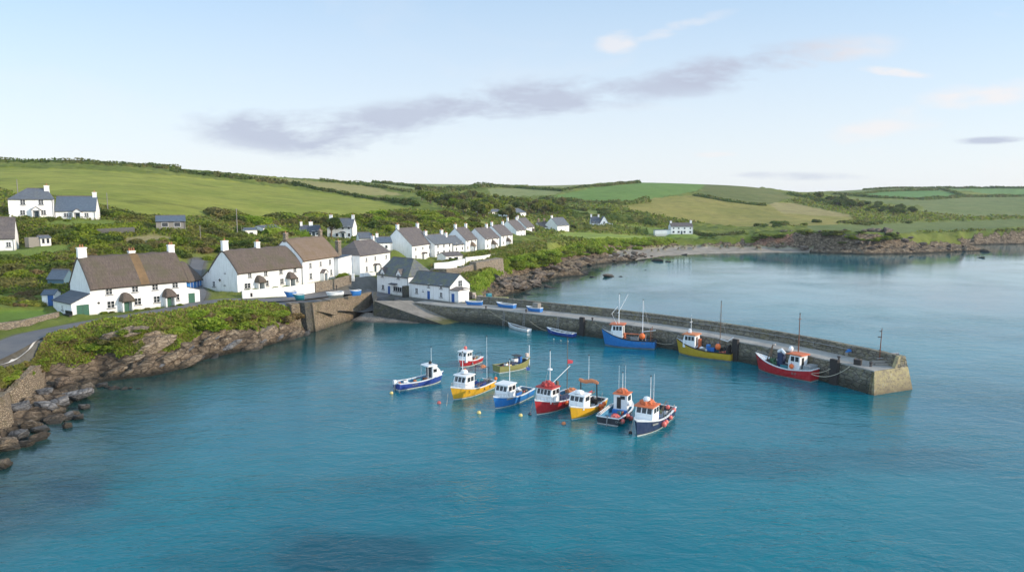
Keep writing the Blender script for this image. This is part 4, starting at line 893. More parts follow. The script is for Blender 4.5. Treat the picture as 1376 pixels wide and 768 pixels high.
hill('garden_room', 'low white garden building with a brown roof below the blue slated terrace cottage', (599, 352), (622, 350.5), 224, 344, (597, 339.5), 5.0, 'slate_warm', wins=[(.25, .6, 1.2, .9), (.6, .6, 1.6, .9)], simple=True, cat='garden building')
# ================================================================== quay, pier, slipway, walls, roads
PADS.append((at(520, 398, 3.5).x, at(520, 398, 3.5).y, at(600, 402, 3.4).x, at(600, 402, 3.4).y, 8, 3.35))
def spl(P, n=8):
    """smooth curve through points"""
    P = [Vector(p) for p in P]; out = []
    for i in range(len(P) - 1):
        a, b, c, d = P[max(i - 1, 0)], P[i], P[i + 1], P[min(i + 2, len(P) - 1)]
        for k in range(n):
            t = k / n; out.append(.5 * ((2 * b) + (c - a) * t + (2 * a - 5 * b + 4 * c - d) * t * t + (3 * b - a - 3 * c + d) * t ** 3))
    return out + [P[-1]]
DK = 3.3
def build_pier():
    inner = spl([at(557, 406, DK), at(600, 411.2, DK), at(653.5, 414.5, DK), at(707, 420.5, DK), at(770, 427.2, DK), at(830, 434.5, DK), at(905, 445, DK), at(990, 458.5, DK), at(1065, 473, DK), at(1130, 487.5, DK), at(1175, 498.5, DK)], 6)
    n = len(inner); T = []
    for i in range(n): d = (inner[min(i + 1, n - 1)] - inner[max(i - 1, 0)]); d.z = 0; T.append(d.normalized())
    wid = [6.4 - 1.2 * i / (n - 1) for i in range(n)]
    left = [Vector((-d.y, d.x, 0)) for d in T]
    root = thing('stone_pier', 'curved stone harbour pier with a parapet along its seaward side', 'pier', (0, 0, 0))
    st = 9     # parapet begins once past the quay
    b = MB(); k = 0; vs = []; 
    # body: inner face battered, deck, outer face
    for i in range(n):
        p, l = inner[i], left[i]; w = wid[i]; bw = .45
        for (o, z) in ((-bw - .25, -3), (-bw, 0), (0, DK), (w + 1.7, DK), (w + 2.3, 0), (w + 2.8, -3)):
            q = p + l * o; vs.append((q.x, q.y, z))
    fs = []
    for i in range(n - 1):
        for j in range(5):
            fs.append((i * 6 + j, (i + 1) * 6 + j, (i + 1) * 6 + j + 1, i * 6 + j + 1))
    b2 = MB(); b2.add(vs, [f for f in fs], M['pier']); e0 = (n - 1) * 6
    pe = [Vector(v) for v in vs[e0:]]; tt = T[-1]
    # sloping end face, in yellower stone
    en = [p + tt * (1.0 if p.z < -1 else .5 if p.z < 1 else 0) for p in pe]
    b2.add(vs[:6], [(0, 1, 2, 3, 4, 5)], M['pier'])
    b2.build('pier_body', root)
    be = MB(); sub = []
    be.add([tuple(p - tt * .4) for p in pe] + [tuple(q + (tt * .02)) for q in en], [(6, 7, 8, 9, 10, 11)] + [(j, j + 1, j + 7, j + 6) for j in range(5)], M['pier_end']); be.build('pier_end_face', root)
    # deck and coping
    d = MB(); vs = []; fs = []
    for i in range(n):
        for o in (.5, wid[i] - .02): q = inner[i] + left[i] * o; vs.append((q.x, q.y, DK + .03))
    for i in range(n - 1): fs.append((i * 2, (i + 1) * 2, (i + 1) * 2 + 1, i * 2 + 1))
    d.add(vs, fs, M['concrete']); d.build('pier_deck', root)
    c = MB()
    for i in range(n - 1):
        for (a0, a1, h) in ((-.06, .5, .07),):
            P_ = [inner[i] + left[i] * a0, inner[i + 1] + left[i + 1] * a0, inner[i + 1] + left[i + 1] * a1, inner[i] + left[i] * a1]
            g = T[i] * .02
            lo = [(p + (g if s in (0, 3) else -g)) for s, p in enumerate(P_)]
            c.add([(p.x, p.y, DK - .12) for p in lo] + [(p.x, p.y, DK + h) for p in lo], [(0, 3, 2, 1), (4, 5, 6, 7), (0, 1, 5, 4), (1, 2, 6, 5), (2, 3, 7, 6), (3, 0, 4, 7)], M['concrete'])
    c.build('coping', root)
    # parapet with a lower ledge at its foot
    pr = MB(); vs = []
    prof = lambda w: ((w - .5, DK - .1), (w - .48, DK + .55), (w, DK + .55), (w + .08, DK + 1.62), (w + 1.0, DK + 1.62), (w + 1.72, DK - .1))
    for i in range(st, n):
        for (o, z) in prof(wid[i]): q = inner[i] + left[i] * o; vs.append((q.x, q.y, z + (rnd.random() - .5) * .05))
    m = n - st; fs = [(i * 6 + j, (i + 1) * 6 + j, (i + 1) * 6 + j + 1, i * 6 + j + 1) for i in range(m - 1) for j in range(5)] + [(0, 1, 2, 3, 4, 5), tuple((m - 1) * 6 + j for j in (5, 4, 3, 2, 1, 0))]
    pr.add(vs, fs, M['pier']); pr.build('parapet', root)
    # short return wall across the end
    e = inner[-1]; l = left[-1]; rw = MB()
    def cor(a, o, z): q = e + tt * a + l * o; return (q.x, q.y, z)
    w = wid[-1]; rw.add([cor(-.55, w - 1.0, DK), cor(.0, w - 1.0, DK), cor(.0, w + 1.68, DK), cor(-.55, w + 1.68, DK), cor(-.55, w - .3, DK + 1.6), cor(-.02, w - .3, DK + 1.6), cor(-.02, w + 1.05, DK + 1.64), cor(-.55, w + 1.05, DK + 1.64)],
                        [(0, 3, 2, 1), (4, 5, 6, 7), (0, 1, 5, 4), (1, 2, 6, 5), (2, 3, 7, 6), (3, 0, 4, 7)], M['pier_end']); rw.build('end_wall', root)
    return inner, left, T, wid
PI_, PL_, PT_, PW_ = build_pier()
def on_pier(px, py, z=DK + .04): return at(px, py, z)
# upright fender timbers and ladders down the harbour face
def wall_at(px):
    """point of the harbour face edge seen at picture column px"""
    for i in range(len(PI_) - 1):
        a = proj(*PI_[i])[0]; b = proj(*PI_[i + 1])[0]
        if a <= px <= b: t = (px - a) / (b - a); return PI_[i].lerp(PI_[i + 1], t), PL_[i], PT_[i]
def pile(px, w, name, label, cat, top=.5):
    p, l, tt = wall_at(px); r = MB(); q = p - l * .45
    r.add([tuple((q + tt * sx * w / 2 - l * sy)[:2]) + (z,) for z in (-1.5, DK + top) for sx, sy in ((-1, -.2), (1, -.2), (1, .35), (-1, .35))], [(0, 3, 2, 1), (4, 5, 6, 7), (0, 1, 5, 4), (1, 2, 6, 5), (2, 3, 7, 6), (3, 0, 4, 7)], M['timber_dark'])
    return tag(r.build(name), label, cat)
for px, lab in ((784, 'black timber fender post on the pier wall left of the blue trawler'), (991, 'black timber fender post beside the grey tender'), (1125, 'wide black timber fender near the pier head')):
    pile(px, 1.0 if px < 1100 else 1.3, 'fender_post', lab, 'fender post')
def ladder(px, lab):
    p, l, tt = wall_at(px); b = MB(); q = p - l * .55
    for s in (-.2, .2): b.tube([(q + tt * s + Vector((0, 0, z)) - l * (.35 * (1 - z / DK) if z < DK else 0)) - Vector((0, 0, DK)) for z in (-.5, DK, DK + .5)], .03, M['steel'], 5)
    for k in range(10):
        z = .2 + k * .32; o = -l * (.35 * (1 - z / DK)) - Vector((0, 0, DK - z)); b.tube([q + tt * -.2 + o, q + tt * .2 + o], .022, M['steel'], 4)
    tag(b.build('ladder'), lab, 'ladder')
for px, lab in ((679.5, 'iron ladder on the pier wall above the small white rowing boat'), (706.5, 'iron ladder on the pier wall between the two small open boats'), (752, 'iron ladder on the pier wall above the blue open boat')): ladder(px, lab)
# rail along the ledge
b = MB(); pts = []
for i in range(len(PI_)):
    if 28 <= i <= 52: q = PI_[i] + PL_[i] * (PW_[i] - .2); pts.append(Vector((q.x, q.y, DK + 1.05)))
b.tube(pts, .045, M['steel'], 5); rail_root = tag(b.build('hand_rail'), 'pale pipe rail running along the foot of the pier parapet', 'rail')
q_ = MB()
for p in pts[::2]: q_.tube([p - Vector((0, 0, .52)), p], .035, M['steel'], 5)
q_.build('rail_posts', rail_root)
# bollards
def bollard(px, py, lab):
    p = on_pier(px, py); b = MB(); b.lathe([(.22, 0), (.16, .08), (.13, .4), (.24, .5), (.25, .62), (.12, .7)], M['iron'], 10); o = b.build('bollard'); o.location = p; tag(o, lab, 'bollard', 'mooring bollards on the pier'); return o
for px, py, lab in ((653, 415, 'mooring bollard on the quay edge above the long mooring rope'), (796, 431, 'mooring bollard on the pier edge just left of the blue trawler mast'), (1127, 484, 'mooring bollard beside the wide black fender'), (1170, 492, 'mooring bollard on the pier corner at the yellow stone'), (707, 419.5, 'mooring bollard beside the second ladder')): bollard(px, py, lab)
# box and gear at the pier head
p = on_pier(1152.5, 489.5); b = MB(); b.box((0, 0, .35), (1.0, .7, .7), M['timber_dark']); b.box((0, 0, .74), (1.1, .8, .08), M['iron'])
for s in (-.35, .35): b.box((s, 0, .82), (.08, .7, .08), M['timber'])
o = b.build('gear_box', bevel=.02); o.location = p; o.rotation_euler.z = R(-40); tag(o, 'dark wooden gear box standing alone near the pier corner', 'box')
p = on_pier(1181.5, 487); pl = thing('lamp_mast', 'thin rusty pole with small fittings standing at the pier head', 'mast', p)
b = MB(); b.lathe([(.25, 0), (.22, .12), (.1, .15)], M['iron'], 10); b.build('base', pl)
b = MB(); b.tube([(0, 0, .1), (.03, 0, 2.6), (.1, 0, 5.2)], [.08, .07, .045], M['rust'], 8); b.build('pole', pl)
for z, w in ((4.7, .35), (3.85, .6), (1.9, .3)): b = MB(); b.box((-w / 3 + .06, 0, z), (w, .1, .12), M['iron']); b.build('fitting', pl)
p = on_pier(1187, 489.8); tr = thing('timber_stack', 'stack of grey timber sleepers at the foot of the pole', 'timber stack', p, R(-2))
for k, (x, y, z, L_) in enumerate(((0, 0, .15, 3.6), (0, .5, .15, 3.4), (.1, .22, .43, 3.3), (0, -.3, .15, 2.8))): b = MB(); b.box((x, y, z), (L_, .38, .26), M['timber_grey']); b.build('plank', tr, bevel=.02)
p = on_pier(1193.5, 487.5); wi = thing('winch', 'blue motor winch with a pipe jib at the pier head', 'winch', p, R(10))
b = MB(); b.box((0, 0, .45), (.6, .5, .9), M['iron']); b.build('stand', wi, bevel=.03)
b = MB(); b.lathe([(.1, 0), (.33, .08), (.36, .45), (.2, .62), (.05, .64)], M['bin_blue'], 10, c=(.1, 0, .9)); b.build('motor_cover', wi, smooth=True)
b = MB(); b.tube([(0, 0, .95), (-1.0, 0, .8), (-1.9, 0, .75)], .06, M['steel'], 6); b.build('jib', wi)
p = on_pier(1211, 487.4); b = MB(); b.box((0, 0, .62), (1.5, .5, 1.25), M['hull_navy'], taper=.96); b.box((0, 0, 1.28), (1.55, .56, .08), M['steel']); o = b.build('locker', bevel=.03); o.location = p + Vector((-.7, .9, 0)); o.rotation_euler.z = R(10); tag(o, 'blue grey metal locker against the end wall of the pier', 'locker')
p = on_pier(1140.5, 478); 
b = MB()
for k in range(5): b.box((rnd.uniform(-.5, .5), rnd.uniform(-.15, .15), .85 + .12 * k), (.5, .35, .22), M['tarp_blue'], Matrix.Rotation(rnd.uniform(-.4, .4), 4, 'Z'))
b.box((0, 0, .38), (1.2, .5, .75), M['timber_grey']); o = b.build('blue_crates'); o.name = 'crate_stack'; o.location = p; o.scale = (.8, .8, .75); o.rotation_euler.z = R(-40); tag(o, 'blue crates on a grey box against the parapet near the pier head', 'crates')
# mooring ropes
def rope(a, b, sag, lab, r=.03, mat='rope', cat='rope', n=10):
    pts = [a.lerp(b, k / n) - Vector((0, 0, sag * 4 * (k / n) * (1 - k / n))) for k in range(n + 1)]
    m = MB(); m.tube(pts, r, M[mat], 5); return tag(m.build('mooring_rope'), lab, cat)
ROPES = []
# ---- slipway
def build_slip():
    A = at(503, 404.5, 4.2); B = at(602, 438.5, -.35); C = at(634, 434, -.35); D = at(553, 403.5, 3.35)
    vs = []; n = 14
    for k in range(n + 1):
        t = k / n; a = A.lerp(B, t); c = D.lerp(C, t)
        if k == n: pass
        vs += [(a.x - .35, a.y - .5, -2.5), tuple(a), tuple(c), (c.x, c.y, -2.5)]
    f = []
    for k in range(n):
        for j in range(3): f.append((k * 4 + j, (k + 1) * 4 + j, (k + 1) * 4 + j + 1, k * 4 + j + 1))
    f += [(0, 1, 2, 3), (n * 4 + 3, n * 4 + 2, n * 4 + 1, n * 4)]
    root = thing('slipway', 'sloping concrete slipway running down into the harbour', 'slipway', (0, 0, 0))
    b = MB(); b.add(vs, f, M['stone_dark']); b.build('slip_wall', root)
    d = MB(); vs = []
    for k in range(n + 1):
        t = k / n; a = A.lerp(B, t); c = D.lerp(C, t); 
        for s in (.0, .12, .5, .88, 1.0): q = a.lerp(c, s); vs.append((q.x, q.y, q.z + .03 + (.04 if s in (0.0, .12) else 0)))
    d.add(vs, [(k * 5 + j, (k + 1) * 5 + j, (k + 1) * 5 + j + 1, k * 5 + j + 1) for k in range(n) for j in range(4)], M['slip']); d.build('slip_surface', root)
build_slip()
# ---- stone harbour wall
def wall_strip(name, label, pts, tops, bots, th, mat, cat='wall', batter=.1, cap=None):
    """wall along plan points; tops/bots heights per point; thickness to the left of travel"""
    n = len(pts); vs = []
    for i in range(n):
        d = (Vector(pts[min(i + 1, n - 1)]) - Vector(pts[max(i - 1, 0)])).normalized(); l = Vector((-d.y, d.x)); p = Vector(pts[i])
        bt = batter * (tops[i] - bots[i])
        for (o, z) in ((-bt, bots[i]), (0, tops[i]), (th, tops[i]), (th, bots[i])): q = p + l * o; vs.append((q.x, q.y, z + (rnd.uniform(-.06, .06) if z == tops[i] else 0)))
    fs = [(i * 4 + j, (i + 1) * 4 + j, (i + 1) * 4 + (j + 1) % 4, i * 4 + (j + 1) % 4) for i in range(n - 1) for j in range(4)] + [(0, 1, 2, 3), tuple((n - 1) * 4 + j for j in (3, 2, 1, 0))]
    b = MB(); b.add(vs, fs, M[mat]); o = b.build(name); tag(o, label, cat); return o
def v2(px, py, z=0): q = at(px, py, z); return (q.x, q.y)
pa, pb = Vector(v2(421, 445)), Vector(v2(500, 417.5))
ws = [pa.lerp(pb, k / 14) for k in range(15)]
wl = Vector((-(pb - pa).y, (pb - pa).x)).normalized()
ws = [p - wl * .5 * math.sin(math.pi * k / 14) for k, p in enumerate(ws)]
wall_strip('harbour_wall', 'high tan rubble stone harbour wall beside the little beach', [tuple(p) for p in ws], [5.9 - 1.2 * k / 14 for k in range(15)], [-1.5] * 15, 1.3, 'stone_tan')
# dark return and pale buttress left of it
ba = Vector(v2(405, 449)); 
wall_strip('harbour_wall_return', 'dark shaded return of the harbour wall left of the tan wall', [tuple(ba + Vector((.4, 1.4))), tuple(pa + Vector((-.1, 1.4)))], [6.3, 6.0], [-1.5, -1.5], 1.4, 'stone_dark')  # shade on this return is put into its darker stone
wall_strip('stone_buttress', 'pale stone buttress between the green cliff and the dark return wall', [v2(393, 449), v2(404, 447.5)], [6.2, 6.2], [-1.5, -1.5], 2.4, 'stone_tan', cat='buttress')
# left sea wall pieces
wall_strip('sea_wall', 'rubble sea wall at the left edge under the road', [v2(-70, 640), v2(-20, 600), v2(8, 578), v2(14, 560)], [4.8, 4.6, 4.2, 3.4], [-1] * 4, 1.0, 'stone_tan', batter=.25)
wall_strip('sea_wall', 'short tan rubble wall rising above the grey boulders', [v2(16, 560), v2(34, 548), v2(52, 532), v2(60, 520)], [3.2, 4.0, 4.4, 3.4], [-.5] * 4, .7, 'stone_tan', batter=.2)
# terrace retaining wall by the rocks
wall_strip('retaining_wall', 'sunlit stone retaining wall end above the rocky shore', [v2(640, 373, 4), v2(676, 367, 4)], [8.6, 8.9], [2, 2], 2.5, 'stone_wall')
wall_strip('retaining_wall', 'long low garden retaining wall below the slated terrace', [v2(578, 374, 4.5), v2(600, 376, 4.4), v2(622, 375, 4.2), v2(638, 372.5, 4)], [7.4, 7.6, 7.6, 8.0], [2.5] * 4, 1.0, 'stone_wall')
# garden walls
def gwall(name, label, P, z, h, mat, th=.4, cat='wall'):
    pts = [v2(px, py, z) for px, py in P]; return wall_strip(name, label, pts, [z + h] * len(pts), [z - 1] * len(pts), th, mat, cat, 0)
gwall('garden_wall', 'white garden wall in front of the dark thatched cottage', [(326, 398.5), (360, 395.5), (392, 392), (423, 387)], 7.0, 1.3, 'white', .35)
gwall('garden_wall', 'rubble garden wall in front of the light brown thatched cottage', [(424.5, 387), (447, 383)], 7.0, 1.4, 'stone_wall')
gwall('garden_wall', 'rubble garden wall right of the gateway by the brown thatch', [(449.5, 382.5), (472, 376)], 7.0, 1.3, 'stone_wall')
gwall('garden_wall', 'low white wall before the hipped house', [(484, 371.5), (505, 369.5)], 7.1, .9, 'white', .3)
gwall('garden_wall', 'low rubble wall bordering the left lawn beside the road', [(-60, 452), (0, 442), (30, 438), (80, 426)], 7.2, .9, 'stone_wall', .7)
gwall('garden_wall', 'curving white wall following the lane below the last cottages', [(684, 338.5), (700, 338), (718, 334), (729, 329), (735, 323.5)], 8.8, .9, 'white', .5)
gwall('garden_wall', 'white terrace wall below the nearest slated cottages', [(584, 360), (604, 358.5), (625, 354)], 7.6, 1.5, 'white', .4)
gwall('garden_wall', 'rough white sea front wall of the cottage gardens in the middle of the terrace', [(626, 350), (650, 347.5), (668, 344)], 8.3, 1.0, 'cream', .4)
# ---- roads draped on the land
def drape(name, P, w, mat, lift, off=0.0, kind='structure', dash=None):
    pts = spl([Vector((p[0], p[1], 0)) for p in P], 10); vs = []; fs = []; n = len(pts); m = 5
    xs = []; ys = []
    for i in range(n):
        d = (pts[min(i + 1, n - 1)] - pts[max(i - 1, 0)]).normalized(); l = Vector((-d.y, d.x, 0))
        for j in range(m): q = pts[i] + l * (off + w * (j / (m - 1) - .5)); xs.append(q.x); ys.append(q.y)
    hh = height(np.array(xs), np.array(ys)).reshape(n, m)
    hm = hh.mean(1); k = np.ones(9) / 9; hm = np.convolve(np.pad(hm, 4, 'edge'), k, 'valid')
    for i in range(n):
        for j in range(m): vs.append((xs[i * m + j], ys[i * m + j], max(hm[i], hh[i, j]) + lift))
    for i in range(n - 1):
        for j in range(m - 1): fs.append((i * m + j, (i + 1) * m + j, (i + 1) * m + j + 1, i * m + j + 1))
    o = mesh_np(name, vs, fs, M[mat], smooth=True); return tag(o, kind=kind)

# closing wall behind the little beach, and the beach itself along the slipway
_A = at(503, 404.5, 4.2); _B = at(602, 438.5, -.35)
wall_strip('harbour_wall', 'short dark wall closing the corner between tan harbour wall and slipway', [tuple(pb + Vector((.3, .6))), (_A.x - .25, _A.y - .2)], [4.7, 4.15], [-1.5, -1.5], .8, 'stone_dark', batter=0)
t = NT('shingle'); c = t.ramp(t.noise(2.2, 8, .75), [(.35, (.10, .085, .07)), (.5, (.2, .175, .145)), (.66, (.34, .3, .25))])
z = t.sep()[2]; c = t.mix(t.ramp(t.math('MULTIPLY', z, 1.0, True), [(.05, .8), (.3, 0)]), c, (.04, .038, .03)); t.base(c); t.rough(.8); t.bump(t.noise(5, 6, .7), 1, .1); M['shingle'] = t.m
_d = Vector((_B.x - _A.x, _B.y - _A.y, 0)); _L = _d.length; _d /= _L; _o = Vector((_d.y, -_d.x, 0)); vs = []; nu, nv = 40, 14
if _o.y > 0: _o = -_o
for i in range(nu + 1):
    for j in range(nv + 1):
        u = -.20 + .84 * i / nu; v = j / nv; w_ = 6.5 * (1 - .55 * max(0, u)) * (1 + .12 * math.sin(i * .6)); p = Vector((_A.x, _A.y, 0)) + _d * (u * _L) + _o * (v * w_ - 1.2)
        zz = 1.25 * (1 - max(0, u) * 1.25) * (1 - v) ** 1.2 - .22 * v - .02; n_ = float(fbm(np.array([p.x * .9]), np.array([p.y * .9]), None, 4, 3)[0]); vs.append((p.x, p.y, zz + .13 * n_))
tag(mesh_np('beach', vs, [(i * (nv + 1) + j, (i + 1) * (nv + 1) + j, (i + 1) * (nv + 1) + j + 1, i * (nv + 1) + j + 1) for i in range(nu) for j in range(nv)], M['shingle'], smooth=True), kind='structure')
# ================================================================== rocks and planting
rng = np.random.default_rng(11)
def cards(P, s, up=.35, seed=0, asp=.6):
    """a leaf-clump quad at every point, random directions; s = size per point"""
    r = np.random.default_rng(seed); n = len(P)
    a = r.normal(size=(n, 3)); a /= np.linalg.norm(a, axis=1)[:, None]; b = r.normal(size=(n, 3)); b[:, 2] += up
    b -= a * (a * b).sum(1)[:, None]; b /= np.linalg.norm(b, axis=1)[:, None] + 1e-9
    s = (np.asarray(s) * np.ones(n))[:, None] * (.7 + .6 * r.random((n, 1)))
    a = a * s * asp; b = b * s
    V = np.stack([P - a * .5 - b * .5, P + a * .5 - b * .35, P + a * .25 + b * .5, P - a * .4 + b * .4], 1).reshape(-1, 3)
    return V, np.arange(n * 4).reshape(n, 4)
def blob_points(lobes, n, r):
    L_ = np.array(lobes); w = L_[:, 3] ** 2; k = r.choice(len(L_), n, p=w / w.sum())
    d = r.normal(size=(n, 3)); d /= np.linalg.norm(d, axis=1)[:, None]; d[:, 2] = np.where(d[:, 2] < -.35, -d[:, 2], d[:, 2])
    rad = L_[k, 3] * (.82 + .3 * r.random(n) ** 2)
    return L_[k, :3] + d * rad[:, None] * np.array([1, 1, .85])
def core(lobes, sc=.84):
    vs, fs = [], []
    for (x, y, z, r_) in lobes:
        bm = bmesh.new(); bmesh.ops.create_icosphere(bm, subdivisions=2, radius=r_ * sc); k = len(vs)
        for v in bm.verts: n_ = 1 + .16 * math.sin(v.co.x * 5 / r_ + v.co.y * 4 / r_ + x) * math.cos(v.co.z * 5 / r_ + y); vs.append((x + v.co.x * n_, y + v.co.y * n_, z + v.co.z * n_ * .85))
        fs += [tuple(k + q.index for q in f.verts) for f in bm.faces]; bm.free()
    return vs, fs
def tri2quadmesh(name, parts, mats, parent=None):
    """parts: list of (verts, faces, material index)"""
    vs = []; fs = []; mi = []
    for (v, f, m) in parts:
        k = len(vs); vs += [tuple(p) for p in v]; fs += [tuple(int(a) + k for a in q) for q in f]; mi += [m] * len(f)
    me = bpy.data.meshes.new(name); me.from_pydata(vs, [], fs)
    for m in mats: me.materials.append(m)
    me.polygons.foreach_set('material_index', mi); me.update(); return link(bpy.data.objects.new(name, me), parent)
def make_shrub(seed, leaf, n=900, flat=.75, lean=.0, size=.26):
    r = np.random.default_rng(seed); lobes = []
    for k in range(7):
        a = r.random() * 6.28; d = .55 * r.random() ** .5; q = .42 + .2 * r.random(); lobes.append((d * math.cos(a) + lean * .3, d * math.sin(a), (.25 + .4 * r.random() * (1 - d)) * flat, q * .95))
    P = blob_points(lobes, n, r); V, F = cards(P, size, seed=seed)
    cv, cf = core(lobes, .8)
    return tri2quadmesh('foliage', [(V, F, 0), (cv, cf, 0)], [M[leaf]])
def make_tree(seed, leaf, n=1100, size=.22, lean=.1):
    """unit tree: crown about 2 wide, 2 tall, on a short trunk with limbs"""
    r = np.random.default_rng(seed); lobes = []
    for k in range(11):
        a = r.random() * 6.28; d = .72 * r.random() ** .6; z = .95 + .65 * r.random() * (1 - .5 * d); lobes.append((d * math.cos(a) + lean * z, d * math.sin(a), z, .3 + .2 * r.random()))
    P = blob_points(lobes, n, r); V, F = cards(P, size, seed=seed); cv, cf = core(lobes, .72)
    root = thing('tree', 'x', 'tree')
    tri2quadmesh('crown', [(V, F, 0), (cv, cf, 0)], [M[leaf]], root)
    b = MB(); b.tube([(0, 0, -.4), (.02, 0, .3), (lean * .6, .02, .8), (lean, 0, 1.3)], [.11, .085, .06, .03], M['timber'], 7)
    for k in range(5): l = lobes[k]; b.tube([(lean * .4, 0, .5 + .08 * k), ((l[0] + lean * .5) * .5, l[1] * .5, (l[2] + .5) * .5 + .08), (l[0], l[1], l[2])], [.05, .035, .012], M['timber'], 5)
    b.build('trunk', root); return root
def blocked(x, y, m=0.0):
    for (A, u, v, L, Wd) in HOUSES:
        d = Vector((x - A.x, y - A.y, 0)); a, b = d.dot(u), d.dot(v)
        if -m - .5 < a < L + m + .5 and -m - 1.2 < b < Wd + m + .5: return True
    for P, w in ROADS:
        for p, q in zip(P[:-1], P[1:]):
            dx, dy = q[0] - p[0], q[1] - p[1]; t = max(0, min(1, ((x - p[0]) * dx + (y - p[1]) * dy) / (dx * dx + dy * dy)))
            if math.hypot(x - p[0] - t * dx, y - p[1] - t * dy) < w / 2 + m * .7 + .2: return True
    return False
def blocked_np(x, y):
    b = np.zeros(len(x), bool)
    for (A, u, v, L, Wd) in HOUSES:
        dx, dy = x - A.x, y - A.y; a, c = dx * u.x + dy * u.y, dx * v.x + dy * v.y; b |= (a > -.6) & (a < L + .6) & (c > -1.3) & (c < Wd + .6)
    for P, w in ROADS:
        for p, q in zip(P[:-1], P[1:]):
            dx, dy = q[0] - p[0], q[1] - p[1]; t = np.clip(((x - p[0]) * dx + (y - p[1]) * dy) / (dx * dx + dy * dy), 0, 1); b |= np.hypot(x - p[0] - t * dx, y - p[1] - t * dy) < w / 2 + .25
    return b
def rand_in(poly, n, r):
    P = np.array(poly, float); lo, hi = P.min(0), P.max(0); out = []
    while len(out) < n:
        q = lo + (hi - lo) * r.random((n * 4, 2)); q = q[inpoly(q[:, 0], q[:, 1], P)]; out += list(q)
    return out[:n]
SHRUB = {k: [make_shrub(s, k, lean=.25) for s in ss] for k, ss in {'leaf_green': (1, 2, 3), 'leaf_dark': (4, 5, 6), 'leaf_olive': (7, 8), 'leaf_bright': (9, 10), 'leaf_brown': (12,), 'leaf_far': (13, 14)}.items()}
TREE = {k: [make_tree(s, k) for s in ss] for k, ss in {'leaf_dark': (21, 22), 'leaf_green': (23, 24), 'leaf_olive': (25,), 'leaf_far': (26, 27)}.items()}
PROTO = [o for l in SHRUB.values() for o in l] + [o for l in TREE.values() for o in l]
def clump(poly, n, kinds, r0, r1, name, label, cat, group, seed, tree=False, flat=(.65, .9), margin=.6, lo=60):
    r = np.random.default_rng(seed); pts = rand_in(poly, int(n * 1.6), r); pos, ok = place_many(pts, lo=lo); c = 0
    for p, k in zip(pos, ok):
        if not k or c >= n: continue
        q = r0 + (r1 - r0) * r.random()
        if blocked(p[0], p[1], q * margin) or p[2] < 1.2: continue
        kd = kinds[int(r.integers(len(kinds)))]; src = (TREE if tree else SHRUB)[kd]; s = src[int(r.integers(len(src)))]
        f = flat[0] + (flat[1] - flat[0]) * r.random(); loc = (p[0], p[1], p[2] - .12 * q); rz = r.random() * .9 - .45 + (math.pi if False else 0)
        if tree: o = copy_tree(s, loc, rz, (q, q, q * (.8 + .3 * r.random())))
        else: o = s.copy(); COL.objects.link(o); o.location = loc; o.rotation_euler.z = r.random() * 6.28; o.scale = (q * (1 + .4 * r.random()), q, q * f)
        o.name = name; tag(o, label, cat, group); c += 1
clump([(285, 286), (345, 300), (380, 291), (430, 291), (480, 293), (520, 287), (600, 288), (650, 300), (640, 306), (570, 306), (520, 312), (480, 300), (440, 303), (400, 300), (350, 304), (300, 300)], 130, ['leaf_green', 'leaf_green', 'leaf_dark', 'leaf_olive', 'leaf_bright'], 2.8, 5.2, 'hillside_bush', 'rounded windswept bush on the scrubby slope above the village', 'bush', 'bushes on the slope above the village', 1)
clump([(-10, 348), (90, 345), (160, 330), (280, 318), (310, 335), (300, 345), (240, 336), (160, 345), (60, 372), (-10, 380)], 58, ['leaf_green', 'leaf_dark', 'leaf_olive', 'leaf_brown', 'leaf_green'], 1.6, 3.0, 'garden_bush', 'rounded green bush on the garden slope behind the long thatched house', 'bush', 'bushes behind the long thatched house', 2)
clump([(60, 305), (110, 308), (170, 318), (150, 330), (80, 330), (70, 316)], 22, ['leaf_dark', 'leaf_green'], 2.0, 3.0, 'dark_bush', 'dark green bush in the thicket between manor lawn and summer house', 'bush', 'bushes below the manor lawn', 3)
clump([(130, 277), (200, 293), (205, 300), (135, 294)], 16, ['leaf_dark', 'leaf_green'], 1.5, 2.3, 'windbreak_bush', 'dark bush of the windbreak beside the manor wing', 'bush', 'windbreak bushes by the manor wing', 4)
clump([(250, 305), (330, 300), (400, 322), (390, 335), (330, 338), (260, 325)], 40, ['leaf_dark', 'leaf_green', 'leaf_olive'], 2.0, 3.4, 'thicket_bush', 'dark green bush in the thicket around the telegraph poles', 'bush', 'bushes around the telegraph poles', 5)
clump([(565, 268), (640, 266), (720, 274), (765, 280), (752, 290), (690, 297), (640, 293), (600, 282), (565, 274)], 85, ['leaf_green', 'leaf_dark', 'leaf_olive', 'leaf_green', 'leaf_far'], 2.9, 4.7, 'valley_tree', 'round crowned tree in the wooded valley behind the terrace', 'tree', 'trees of the wooded valley', 6, tree=True)
clump([(1080, 263), (1130, 270), (1200, 282), (1246, 290), (1190, 290), (1130, 281), (1090, 272)], 50, ['leaf_far', 'leaf_dark'], 2.5, 5, 'far_tree', 'dark tree in the distant valley right of the headland', 'tree', 'trees of the distant valley', 7, tree=True)
clump([(735, 276), (860, 286), (935, 300), (880, 303), (790, 296), (745, 292)], 44, ['leaf_far', 'leaf_dark', 'leaf_green'], 2.5, 5, 'valley_bush', 'dark bush in the hollow around the isolated bay house', 'bush', 'bushes around the bay house', 8)
clump([(585, 348), (612, 345), (650, 341), (690, 335), (700, 330), (714, 326), (725, 328), (690, 340), (640, 349), (590, 358)], 34, ['leaf_green', 'leaf_olive', 'leaf_dark'], .9, 1.6, 'front_garden_shrub', 'small garden shrub in front of the terrace cottages', 'shrub', 'shrubs of the terrace front gardens', 9, margin=.2)
